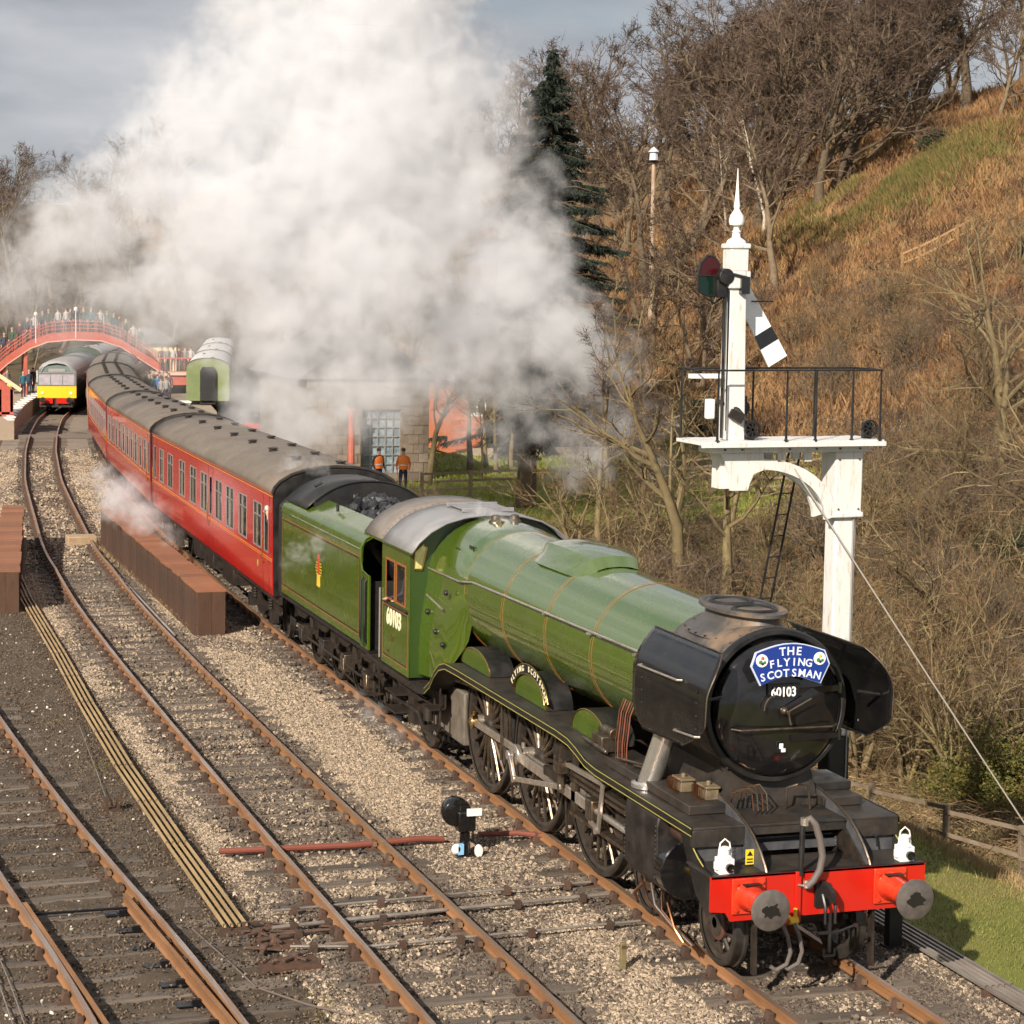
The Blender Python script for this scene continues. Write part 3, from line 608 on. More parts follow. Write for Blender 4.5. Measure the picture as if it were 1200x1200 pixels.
    b=MB(); b.tube([(s*1.05,1.6,.62),(s*1.2,1.35,.58),(s*1.22,1.1,.36),(s*1.15,1.0,.22)],.016,6); b.tube([(s*1.1,2.2,.6),(s*1.22,2.25,.45),(s*1.15,2.3,.3)],.02,6); b.build('drain_cock',COPPER,loco)
    # brake blocks & sand pipes, steps
    for y in DY:
        b=MB(); b.bar((s*.74,y-1.06,.35),(s*.74,y-1.10,1.1),.08,.05); b.box(*sorted((s*.68,s*.80)),y-1.08,y-1.0,.35,.75); b.build('brake_block',FRAME,loco)
    for y in (5.5,7.7): 
        b=MB(); b.tube([(s*.9,y,1.8),(s*.85,y,.9),(s*.76,y+.15,.15)],.02,6); b.tube([(s*.98,y+.05,1.8),(s*.98,y+.05,.75)],.025,6); b.build('sand_pipe',OILST,loco)
    for y in (.75,10.5):
        b=MB(); 
        for z in ((.62,.95) if y>5 else ()): b.box(*sorted((s*1.02,s*1.28)),y-.17,y+.17,z,z+.03)
        if y>5: b.bar((s*1.1,y-.15,.6),(s*1.1,y-.15,1.3),.02,.04); b.bar((s*1.1,y+.15,.6),(s*1.1,y+.15,1.3),.02,.04); b.build('footstep',FRAME,loco)
    b=MB(); b.tube([(s*1.18,10.2,.5),(s*1.18,10.9,.5),(s*1.15,11.3,.7),(s*1.15,12.8,.7)],.035,8); b.tube([(s*1.1,10.7,.95),(s*1.1,12.6,.95)],.02,6); b.lathe([(.09,-.14),(.09,.14)],(s*1.1,10.95,.8),ax='Z',n=12,cap=True); b.build('injector',FRAME,loco)
# axles
for y,r in [(DY[0],1.015),(DY[1],1.015),(DY[2],1.015),(.85,.4825),(2.755,.4825),(11.85,.56)]: b=MB(); b.lathe([(.09,-.7),(.09,.7)],(0,y,r),ax='X',n=14); b.build('axle',FRAME,loco)
# ---- cab
ARC=[(-1.40,3.38),(-1.28,3.55),(-1.08,3.72),(-.82,3.86),(-.5,3.945),(-.2,3.98),(0,3.985)]; ARC=ARC+[(-x,z) for x,z in ARC[-2::-1]]
b=MB(); b.grid([[(x,y,z) for x,z in ARC] for y in (11.0,11.6,12.2,12.75)]); cr_=b.build('cab_roof',ROOFG,loco,solid=.025,smooth=50)
b=MB(); b.grid([[(x,y,z+.012) for x,z in ARC] for y in (12.72,13.2,13.85)]); b.build('roof_rear_extension',ROOFD,cr_,solid=.02,smooth=50)
b=MB()
for i in range(len(ARC)-1):
    for t in (0,.33,.66):
        x=ARC[i][0]*(1-t)+ARC[i+1][0]*t; z=ARC[i][1]*(1-t)+ARC[i+1][1]*t; b.cbox((x,12.76,z+.03),(.03,.03,.02))
b.build('rivets',ROOFD,cr_)
b=MB(); b.box(-.35,.45,11.5,12.3,4.0,4.03); b.box(-.4,.5,11.45,11.52,3.98,4.05); b.box(-.4,.5,12.28,12.35,3.98,4.05); b.build('roof_ventilator',ROOFG,cr_,bevel=.01)
for s in (-1,1):
    b=MB(); b.bar((s*1.405,11.0,3.375),(s*1.405,13.8,3.375),.03,.03); b.build('gutter',GREEN,cr_)
def cabsheet(s):
    # side sheet with two windows, built as strips (y,z)
    X0,X1=sorted((s*1.345,s*1.36)); b=MB()
    b.box(X0,X1,11.26,12.86,1.30,2.42)     # below windows
    b.box(X0,X1,11.26,11.46,2.42,3.36); b.box(X0,X1,12.00,12.08,2.42,3.12); b.box(X0,X1,12.62,12.86,2.42,3.36)
    b.box(X0,X1,11.46,12.62,3.12,3.36)
    return b
cabs=cabsheet(-1).build('cab_side',GREEN,loco); cabr=cabsheet(1).build('cab_side',GREEN,loco)
for cabx,s in ((cabs,-1),(cabr,1)):
    for y0,y1 in ((11.46,12.0),(12.08,12.62)):
        b=MB(); X0,X1=sorted((s*1.358,s*1.37)); t=.035
        b.box(X0,X1,y0,y1,2.42,2.42+t); b.box(X0,X1,y0,y1,3.12-t,3.12); b.box(X0,X1,y0,y0+t,2.42+t,3.12-t); b.box(X0,X1,y1-t,y1,2.42+t,3.12-t); wf=b.build('cab_window_frame',mat('varnished_wood',(.30,.10,.03),.3,coat=.4),cabx)
        if y0<11.9 : b=MB(); b.box(*sorted((s*1.345,s*1.352)),y0+t,y1-t,2.42+t,3.12-t); b.build('window_pane',GLASSP,cabx)
    b=MB(); X=s*1.361
    def rect(b,y0,y1,z0,z1,w,X0,X1):
        b.box(X0,X1,y0,y1,z0,z0+w); b.box(X0,X1,y0,y1,z1-w,z1); b.box(X0,X1,y0,y0+w,z0+w,z1-w); b.box(X0,X1,y1-w,y1,z0+w,z1-w)
    rect(b,11.33,12.78,1.42,2.32,.016,*sorted((s*1.36,s*1.364))); b.build('lining',ORANGE,cabx)
    b=MB(); rect(b,11.35,12.76,1.44,2.30,.02,*sorted((s*1.36,s*1.363))); b.build('lining',BLACK,cabx)
    b=MB(); b.tube([(s*1.39,11.3,2.37),(s*1.39,12.7,2.37)],.022,8); b.build('arm_rest',BLACK,cabx)
    if s<0: Mx=Matrix(((0,0,-1,0),(-1,0,0,0),(0,1,0,0),(0,0,0,1)))
    else: Mx=Matrix(((0,0,1,0),(1,0,0,0),(0,1,0,0),(0,0,0,1)))
    text('cab_number_lettering','60103',.40,CREAM,cabx,Matrix.Translation((s*1.364,12.12,2.12))@Mx,sx=.86,bold=.008)
    b=MB(); b.lathe([(.0,s*.004),(.07,s*.004),(.075,0)],(s*1.361,12.2,1.80),ax='X',n=20); b.box(*sorted((s*1.361,s*1.366)),12.35,12.5,1.52,1.58); b.build('works_plate',BRASS,cabx)
    b=MB(); b.tube([(s*1.38,12.9,1.35),(s*1.38,12.9,2.55)],.02,8); b.build('cab_handrail',STEEL,cabx)
    b=MB(); b.box(*sorted((s*1.05,s*1.36)),12.0,12.6,.55,.58); b.box(*sorted((s*1.05,s*1.36)),12.0,12.6,.85,.88); b.bar((s*1.1,12.05,.5),(s*1.1,12.05,1.25),.02,.05); b.bar((s*1.1,12.55,.5),(s*1.1,12.55,1.25),.02,.05); b.build('cab_steps',FRAME,loco)
# cab front with spectacle
poly=[(-1.345,1.30),(-1.345,3.36)]+[(x*.96,z-.02) for x,z in ARC[1:-1]]+[(1.345,3.36),(1.345,1.30)]
b=MB(); b.prism(poly,'Y',11.27,11.29); cf=b.build('cab_front',mat('cab_front_green',(.03,.06,.012),.25,coat=.4),loco)
for s in (-1,1):
    b=MB(); b.prism([(s*1.16,3.10),(s*1.28,3.10),(s*1.26,3.36),(s*1.13,3.48),(s*1.08,3.44)],'Y',11.255,11.262); b.build('spectacle_glass',mat('spectacle_pane',(.5,.45,.15),.1,col2=(.8,.75,.4),ns=6),cf)
    b=MB(); b.tube([(s*1.15,11.25,3.08),(s*1.29,11.25,3.08),(s*1.27,11.25,3.37),(s*1.13,11.25,3.5),(s*1.07,11.25,3.45),(s*1.15,11.25,3.08)],.012,6); b.build('spectacle_frame',BRASS,cf)
b=MB(); b.box(-1.34,1.34,11.3,13.9,1.18,1.24); b.build('cab_floor',FRAME,loco)
b=MB(); b.box(-1.0,1.0,11.3,11.5,1.3,3.5); b.lathe([(.2,11.6),(.2,11.5)],(0,0,1.7),n=16,cap=True); b.tube([(-.3,11.6,2.6),(.3,11.6,2.6)],.03); b.build('backhead',SOOT,loco)
b=MB(); b.box(-1.3,-.85,12.0,12.5,1.9,1.98); b.box(-1.2,-.95,12.15,12.4,1.24,1.9); b.build('driver_seat',FRAME,loco)
# ---- headboard and lamps: lifted-off things
hb=thing('headboard','blue arched train headboard reading THE FLYING SCOTSMAN on the smokebox door','headboard',(-.02,.80,3.4))
def hbpoly(k,dz=0): 
    out=[(x,z) for x,z in [(-.435+.87*i/10, .20+.095*math.sin(PI*i/10)) for i in range(11)]]
    P=[(-.49,.04),]+out+[(.50,.04),(.39,-.185)]+[(.33-.66*i/8,-.185+.10*math.sin(PI*(i/8))**.8+.0) for i in range(1,8)]+[(-.37,-.185)]
    return [(x*k,.04+(z-.04)*k) for x,z in P]
b=MB(); b.prism(hbpoly(1),'Y',-.02,.0); b.build('board_edge',mat('headboard_pale_rim',(.55,.6,.75),.4),hb)
b=MB(); b.prism(hbpoly(.96),'Y',-.026,-.0205); b.build('board_face',BLUE,hb)
for (txt,size,r,zc,step) in (('THE',.135,1.4,-1.20,.073),('FLYING',.125,1.4,-1.325,.066),('SCOTSMAN',.125,1.4,-1.45,.070)):
    bb_=arc_text('t',txt,size,LETTERW,None,0.0,zc,r,-.028,step,PI/2,-1,depth=.002,bold=.002); bb_.build('headboard_lettering',mat('headboard_letter_blue_white',(.72,.76,.85),.4),hb,fixn=False)
for x in (-.355,.365):
    b=MB(); b.lathe([(.075,0),(.072,-.008),(.0,-.009)],(x,-.026,.105),n=24); bd=b.build('badge',LETTERW,hb)
    for (dx,dz,rr,mm) in ((0.005,.03,.022,mat('badge_flower_red' if x<0 else 'badge_flower_yellow',(.6,.12,.05) if x<0 else (.65,.5,.08),.5)),(-.02,-.015,.025,mat('badge_green',(.05,.2,.05),.5)),(.03,-.02,.02,mat('badge_green',(.05,.2,.05),.5)),(.005,-.035,.018,mat('badge_dark',(.03,.03,.05),.5))):
        b=MB(); b.lathe([(rr,0),(rr*.6,-.004),(0,-.005)],(x+dx,-.036,.105+dz),n=10); b.build('badge_mark',mm,bd)
def lamp(x,y,label):
    t=thing('headlamp',label,'lamp',(x,y,1.287),0,'white lamps on the buffer beam')
    b=MB(); b.box(-.085,.085,-.075,.075,0.0,.175); b.lathe([(.09,.175),(.07,.20),(.055,.21),(.055,.27),(.065,.275),(.05,.295),(.0,.30)],(0,0,0),ax='Z',n=16); b.build('lamp_body',WHITE,t,bevel=.02)
    b=MB(); b.tube([(-.075,0,.14),(-.07,0,.26),(-.055,0,.34),(0,0,.385),(.055,0,.34),(.07,0,.26),(.075,0,.14)],.009,6); b.build('lamp_handle',WHITE,t)
    b=MB(); b.lathe([(.05,-.075),(.052,-.11),(.04,-.112),(.035,-.09),(.0,-.09)],(.025,0,.08),n=16); b.build('lamp_lens',GLOSS,t)
    b=MB(); b.box(-.115,-.085,-.03,.03,.05,.13); b.box(-.03,.03,.075,.1,.04,.14); b.build('lamp_bracket',WHITE,t)
lamp(-1.09,.13,'white oil lamp on the left end of the red buffer beam'); lamp(1.12,.13,'white oil lamp on the right end of the red buffer beam above the grass')
# ============================================================= tender
tn=thing('tender','green locomotive tender with lion emblem and coal, coupled between cab and crimson coaches','tender',(0,0,0))
TH=3.18
for s in (-1,1):
    # side sheet profile with curved-in top
    prof=[(s*1.30,1.30),(s*1.33,1.32),(s*1.33,2.95),(s*1.325,3.08),(s*1.28,3.18),(s*1.12,3.27),(s*.80,3.42)]
    prof_in=[(s*.78,3.38),(s*1.10,3.22),(s*1.25,3.14),(s*1.29,3.06),(s*1.30,2.95),(s*1.30,1.35)]
    b=MB(); b.prism(prof+prof_in,'Y',14.30,20.55)
    lowp=[(s*1.33,1.32),(s*1.33,2.55),(s*1.30,2.55),(s*1.30,1.32)]
    b.prism([(s*1.30,1.30),(s*1.332,1.30),(s*1.332,2.62),(s*1.30,2.62)],'Y',13.78,14.30)
    ts=b.build('tender_side',GREEN,tn,smooth=50)
    b=MB(); b.tube([(s*1.33,13.8,1.3),(s*1.33,13.8,2.62),(s*1.33,14.2,2.66),(s*1.33,14.3,2.8),(s*1.33,14.3,3.05),(s*1.25,14.3,3.2),(s*.82,14.3,3.42)],.014,6); b.build('edge_beading',GREENB,ts)
    b=MB(); b.tube([(s*1.345,14.3,3.02),(s*1.345,20.5,3.02)],.012,6); b.build('rim_beading',GREENB,ts)
    for (w,mm,o) in ((.016,ORANGE,0),(.026,BLACK,.022)):
        b=MB(); rect(b,13.95 if 0 else 14.42,20.40,1.46+o,2.88-o,w,*sorted((s*1.3305,s*(1.335-.001*(o>0))))); 
        if o: pass
        b.build('lining',mm,ts)
    # emblem: crown, wheel and lion reduced to plain heraldic shapes
    b=MB(); X0,X1=sorted((s*1.331,s*1.337)); yc=17.35
    b.box(X0,X1,yc-.075,yc+.075,2.14,2.52); em=b.build('emblem',mat('emblem_red',(.55,.05,.02),.4),ts)
    b=MB(); b.prism([(yc-.12,1.90),(yc+.12,1.90),(yc+.10,2.13),(yc-.10,2.13)],'X',*sorted((s*1.331,s*1.338)))
    for k in range(5):
        z=2.12+.055*k; w=.22-.03*abs(k-2); b.box(*sorted((s*1.331,s*1.3345)),yc-w-.03,yc-.085,z,z+.02); b.box(*sorted((s*1.331,s*1.3345)),yc+.085,yc+w+.03,z,z+.02)
    b.lathe([(.1,s*.001),(.07,s*.007),(.0,s*.008)],(s*1.331,yc,1.98),ax='X',n=12); b.build('emblem_gilt',mat('emblem_yellow',(.75,.5,.05),.4),ts)
    b=MB(); 
    for y in (13.86,14.12): b.tube([(s*1.36,y,1.42),(s*1.385,y,1.5),(s*1.385,y,2.5),(s*1.35,y,2.55)],.022,8)
    b.build('handrail',BLACK,tn)
    b=MB(); b.box(*sorted((s*1.345,s*1.375)),13.95,14.10,1.35,2.5); b.build('fall_plate_column',mat('dark_green',(.02,.05,.015),.4),tn)
    # frames, axleboxes
    pf_=[(13.7,1.25),(13.7,.95),(14.1,.78),(14.6,.95),(15.2,.95),(15.35,.75),(15.9,.75),(16.05,.95),(16.8,.95),(17.0,.75),(17.5,.75),(17.6,.95),(18.4,.95),(18.55,.75),(19.1,.75),(19.3,.95),(20.2,.85),(20.6,1.0),(20.6,1.25)]
    b=MB(); b.prism(pf_,'X',s*1.0,s*1.025); b.build('tender_frame',FRAME,tn)
    b=MB(); b.box(*sorted((s*1.02,s*1.32)),13.75,20.6,1.22,1.29); b.build('sole_bar',BLACK,tn)
    for y in (14.55,16.15,17.75,19.43):
        e=wheel(tn,s*.745,y,.635,12,s,name='tender_wheel')
        b=MB(); b.box(*sorted((s*.95,s*1.16)),y-.15,y+.15,.48,.80); b.box(*sorted((s*1.16,s*1.18)),y-.11,y+.11,.52,.74); b.build('axlebox',OILST if y<17 else FRAME,tn,bevel=.015)
        b=MB()
        for k in range(6): b.bar((s*1.10,y-(.62-.08*k),.98-.03*k+.14),(s*1.10,y+(.62-.08*k),.98-.03*k+.14),.09,.022)
        b.bar((s*1.10,y-.6,1.14),(s*1.10,y-.66,.86),.05,.03); b.bar((s*1.10,y+.6,1.14),(s*1.10,y+.66,.86),.05,.03)
        b.build('leaf_spring',FRAME,tn)
        b=MB(); b.bar((s*.80,y-.72,.35),(s*.80,y-.7,1.0),.06,.05); b.tube([(s*1.05,y+.4,.40),(s*1.05,y-.5,.34)],.02,6); b.build('brake_gear',FRAME,tn)
    b=MB(); b.tube([(s*1.12,13.9,.75),(s*1.15,15,.62),(s*1.15,17,.62),(s*1.1,20,.6)],.025,6); b.tube([(s*1.15,14.0,1.1),(s*1.18,13.9,.5)],.03,6); b.build('brake_pipe',FRAME,tn)
    b=MB(); b.box(*sorted((s*1.05,s*1.34)),13.75,14.1,.5,.53); b.box(*sorted((s*1.05,s*1.34)),13.75,14.1,.85,.88); b.bar((s*1.12,13.78,.48),(s*1.12,13.78,1.25),.02,.04); b.bar((s*1.12,14.06,.48),(s*1.12,14.06,1.25),.02,.04); b.build('tender_steps',FRAME,tn)
b=MB(); b.box(-1.29,1.29,20.50,20.55,1.28,3.2); b.box(-1.29,1.29,13.9,13.93,1.28,2.5); b.build('tender_bulkhead',mat('tender_black',(.012,.012,.013),.45,col2=(.026,.024,.022),ns=4),tn)
def archp(w,zb,zt,n=20): return [(-w+2*w*i/n, zb+(zt-zb)*(1-(abs(-1+2*i/n))**2.4)) for i in range(n+1)]
TB=mat('tender_black',(.02,.02,.021),.5)
b=MB(); P=archp(1.34,3.10,3.72); b.prism(P+[(1.34,1.3),(-1.34,1.3)],'Y',20.45,20.72); b.build('rear_gangway_arch',TB,tn,bevel=.015)
b=MB(); 
A1=archp(1.25,3.25,3.74); A2=archp(1.25,3.25,3.74)
b.grid([[(x,y,z) for x,z in A1] for y in (18.7,19.6,20.5)]); b.build('water_tank_top',TB,tn,solid=.02)
b=MB(); P=archp(1.10,3.40,3.78); b.prism(P+[(1.10,3.2),(-1.10,3.2)],'Y',18.62,18.70); b.tube([(x,18.6,z+.01) for x,z in P],.016,6); b.build('coal_bulkhead_arch',TB,tn)
b=MB(); b.grid([[(-.8,14.3,3.40),(-.8,18.65,3.40)],[(-.72,14.3,3.0),(-.72,18.65,3.3)],[(-.6,14.3,2.3),(-.6,18.65,3.2)],[(.6,14.3,2.3),(.6,18.65,3.2)],[(.72,14.3,3.0),(.72,18.65,3.3)],[(.8,14.3,3.40),(.8,18.65,3.40)]]); b.build('coal_bunker',TB,tn,solid=.02)
b=MB(); b.tube([(-1.0,17.2,3.36),(-1.0,17.2,3.5)],.03); b.tube([(-.75,19.4,3.7),(-.9,19.4,3.62)],.03); b.build('lifting_eye',BLACK,tn)
def lump(r,seed):
    rr=random.Random(seed); b=MB(); pts=[]
    t=(1+5**.5)/2; base=[(-1,t,0),(1,t,0),(-1,-t,0),(1,-t,0),(0,-1,t),(0,1,t),(0,-1,-t),(0,1,-t),(t,0,-1),(t,0,1),(-t,0,-1),(-t,0,1)]
    F=[(0,11,5),(0,5,1),(0,1,7),(0,7,10),(0,10,11),(1,5,9),(5,11,4),(11,10,2),(10,7,6),(7,1,8),(3,9,4),(3,4,2),(3,2,6),(3,6,8),(3,8,9),(4,9,5),(2,4,11),(6,2,10),(8,6,7),(9,8,1)]
    V=[tuple(Vector(q).normalized()*r*rr.uniform(.65,1.2)) for q in base]
    b.add([(v[0]*1.1,v[1],v[2]*.8) for v in V],F); return b
clm=[lump(.10,k).mesh('coal_lump',COAL,0) for k in range(4)]
for i in range(230):
    y=random.uniform(14.4,18.55); x=random.gauss(0,.33); x=max(-.7,min(.7,x)); z=2.72+.48*((y-14.4)/4.1)**.5+.22*(1-(x/.7)**2)*(.4+((y-14.4)/4))+random.uniform(-.05,.05)
    o=mk('coal_lump',clm[i%4],tn,(x,y,z),(random.random()*6,random.random()*6,random.random()*6)); k=random.uniform(.6,1.5); o.scale=(k,k,k)
b=MB(); b.grid([[(x,y,2.68+.48*((y-14.3)/4.2)**.5+.18*(1-(x/.75)**2)) for x in np.linspace(-.75,.75,7)] for y in np.linspace(14.3,18.6,14)]); b.build('coal_heap',COAL,tn)

# ============================================================= a person maker (one skinned body; hair and clothes as children)
SKIN=mat('skin',(.55,.33,.23),.5); 
def blob(b,c,r,n=10,m=7):
    rows=[]
    for i in range(m+1):
        t=PI*i/m; rows.append([(c[0]+r[0]*math.sin(t)*math.cos(2*PI*j/n),c[1]+r[1]*math.sin(t)*math.sin(2*PI*j/n),c[2]+r[2]*math.cos(t)) for j in range(n)])
    b.grid(rows,True)
def skin_mesh(nodes,edges,mats,sub=1):
    me=bpy.data.meshes.new('body'); me.from_pydata([n[0] for n in nodes],edges,[]); o=bpy.data.objects.new('tmp',me); COL.objects.link(o)
    sk=o.modifiers.new('s','SKIN'); o.data.skin_vertices
    for i,n_ in enumerate(nodes): me.skin_vertices[0].data[i].radius=n_[1]
    me.skin_vertices[0].data[0].use_root=True
    sb=o.modifiers.new('u','SUBSURF'); sb.levels=sub; sb.render_levels=sub
    dg=bpy.context.evaluated_depsgraph_get(); m2=bpy.data.meshes.new_from_object(o.evaluated_get(dg)); bpy.data.objects.remove(o)
    m2.materials.clear()
    for m in mats: m2.materials.append(m)
    m2.polygons.foreach_set('use_smooth',[True]*len(m2.polygons)); return m2
_pm={}
def person(label,loc,rz,top,legs,hair=(.06,.04,.03),h=1.74,group=None,pose=0,hat=None,vest=None,stride=.1,armL=None,armR=None,legsvis=True,lean=0):
    t=thing('person',label,'person',loc,rz,group); k=h/1.74
    # local: faces -Y
    N=[((0,0,.95),(.15,.105)),((0,0,1.12),(.14,.10)),((0,-.01-lean*.3,1.32),(.17,.11)),((0,-.01-lean,1.46),(.09,.07)),((0,-.02-lean,1.54),(.055,.055)),((0,-.03-lean,1.60),(.07,.08)),((0,-.03-lean,1.68),(.078,.095)),
       ((-.19,-lean,1.42),(.06,.06)),((.19,-lean,1.42),(.06,.06))]
    E=[(0,1),(1,2),(2,3),(3,4),(4,5),(5,6),(3,7),(3,8)]
    def limb(start,pts):
        p=start
        for q,r in pts:
            N.append((q,(r,r))); E.append((p,len(N)-1)); p=len(N)-1
        return p
    aL=armL or [(-.25,.02,1.15),(-.22,-.10,.92),(-.21,-.14,.84)]; aR=armR or [(.25,.02,1.15),(.22,-.10,.92),(.21,-.14,.84)]
    for st,a,sg in ((7,aL,-1),(8,aR,1)):
        p=limb(st,[(a[0],.045),(a[1],.030)]); d=(Vector(a[2])-Vector(a[1])).normalized(); p2=limb(p,[(tuple(Vector(a[2])),.038)])
        perp=Vector((0,1,0)) if abs(d.y)<.8 else Vector((1,0,0))
        for f in range(4): 
            o_=perp*(f-1.5)*.020; limb(p2,[(tuple(Vector(a[2])+o_+d*.05),.010),(tuple(Vector(a[2])+o_+d*(.085-.008*abs(f-1.5))+Vector((0,-.01,0))),.008)])
        limb(p2,[(tuple(Vector(a[2])-perp*.05+d*.02),.011)])
    limb(0,[((-.09,.0,.90),.09),((-.10,-stride-.02,.48),.058),((-.10,-stride*.6,.09),.04),((-.10,-stride*.6-.12,.04),.035)])
    limb(0,[((.09,.0,.90),.09),((.10,stride*.4-.02,.48),.058),((.10,stride+.02,.09),.04),((.10,stride-.10,.04),.035)])
    key=(pose,stride,lean,str(armL),str(armR))
    mt_top=mat('cloth_%02x%02x%02x'%tuple(int(c*255) for c in top),top,.85,col2=tuple(c*.7 for c in top),ns=6); mt_leg=mat('cloth_%02x%02x%02x'%tuple(int(c*255) for c in legs),legs,.85,col2=tuple(c*.75 for c in legs),ns=6)
    me=skin_mesh(N,E,[SKIN,mt_top,mt_leg,mat('shoe_leather',(.03,.025,.02),.5)])
    for p in me.polygons:
        c=p.center
        hand=min((c-Vector(aL[2])).length,(c-Vector(aR[2])).length)<.11
        if hand or c.z>1.50: i=0
        elif c.z>.97 or (abs(c.x)>.19 ) : i=1
        elif c.z>.11: i=2
        else: i=3
        p.material_index=i
    me.transform(Matrix.Scale(k,4)); body=mk('body',me,t)
    b=MB(); blob(b,(0,.012-lean-.03,1.715),(.088,.105,.085)); hm=mat('hair_%02x%02x'%(int(hair[0]*255),int(hair[1]*255)),hair,.7); 
    o=b.build('hair',hm,t); o.scale=(k,k,k)
    b=MB(); b.tube([(0,-.125-lean,1.68),(0,-.145-lean,1.65),(0,-.12-lean,1.64)],.012,5); 
    for sx_ in (-1,1): b.tube([(sx_*.088,-.03-lean,1.67),(sx_*.092,-.03-lean,1.64)],.014,5)
    o=b.build('nose_and_ears',SKIN,t); o['kind']='stuff'; o.scale=(k,k,k)
    b=MB()
    for sx_ in (-1,1): blob(b,(sx_*.032,-.118-lean,1.675),(.012,.008,.007),6,4)
    b.tube([(-.025,-.116-lean,1.61),(.025,-.116-lean,1.61)],.006,5); o=b.build('eyes_and_mouth',mat('face_dark',(.10,.04,.03),.5),t); o['kind']='stuff'; o.scale=(k,k,k)
    if hat:
        b=MB(); b.lathe([(.13,1.735),(.105,1.74),(.10,1.80),(.06,1.825),(.0,1.83)],(0,-.02-lean,0),ax='Z',n=12); o=b.build('hat',mat('hat_%02x%02x%02x'%tuple(int(c*255) for c in hat),hat,.7),t); o.scale=(k,k,k)
    if vest:
        b=MB(); rows=[]
        for z,w_,d_ in ((.98,.185,.135),(1.12,.175,.13),(1.3,.205,.14),(1.42,.17,.115),(1.47,.10,.09)):
            rows.append([(w_*math.cos(2*PI*j/14),-.01-lean*(z-1)+d_*math.sin(2*PI*j/14),z) for j in range(14)])
        b.grid(rows,True); v=b.build('hi_vis_vest',vest,t); v.scale=(k,k,k)
        b=MB(); b.lathe([(.0,0),(.0,0)],(0,0,0),ax='Z',n=4); b=MB(); rows=[[(p[0]*1.02,p[1]*1.02,p[2]+dz) for p in rows[1]] for dz in (0,.05)]; b.grid(rows,True); b.build('reflective_band',mat('reflective_silver',(.7,.7,.68),.3),v)
    return t
HIVIS=mat('orange_hi_vis',(.85,.20,.03),.7)
person('driver in dark jacket leaning an arm on the cab side window sill',(-1.02,12.35,1.32),-PI/2,(.05,.05,.08),(.04,.04,.06),h=1.70,hat=(.03,.03,.04),armL=[(-.25,-.06,1.17),(-.16,-.34,1.12),(-.02,-.42,1.14)],armR=[(.25,.02,1.15),(.24,-.20,1.10),(.2,-.3,1.12)])

# ============================================================= coaches
def frame_at(fn,y,off=0):
    d=.5; x0,x1=fn(y-d),fn(y+d); h=math.atan2(x1-x0,2*d); return fn(y),h
def vehicle_transform(fn,ya,yb,spacing=0):
    xa,xb=fn(ya),fn(yb); za,zb=zg(ya),zg(yb)
    return (xa,ya,za),(0-math.atan2(-(zb-za),yb-ya) if 0 else math.atan2(zb-za,yb-ya),0,-math.atan2(xb-xa,yb-ya)),math.hypot(xb-xa,yb-ya)
ROOFA=[(-1.38,3.28),(-1.34,3.40),(-1.22,3.53),(-.98,3.67),(-.66,3.77),(-.33,3.82),(0,3.835)]; ROOFA+= [(-x,z) for x,z in ROOFA[-2::-1]]
_cm={}
def cached(key,fn):
    if key not in _cm: _cm[key]=fn()
    return _cm[key]
def bx_mesh(name,m,*bs,smooth=0):
    def f():
        b=MB()
        for q in bs: b.box(*q)
        return b.mesh(name,m,smooth)
    return cached((name,m.name,bs),f)
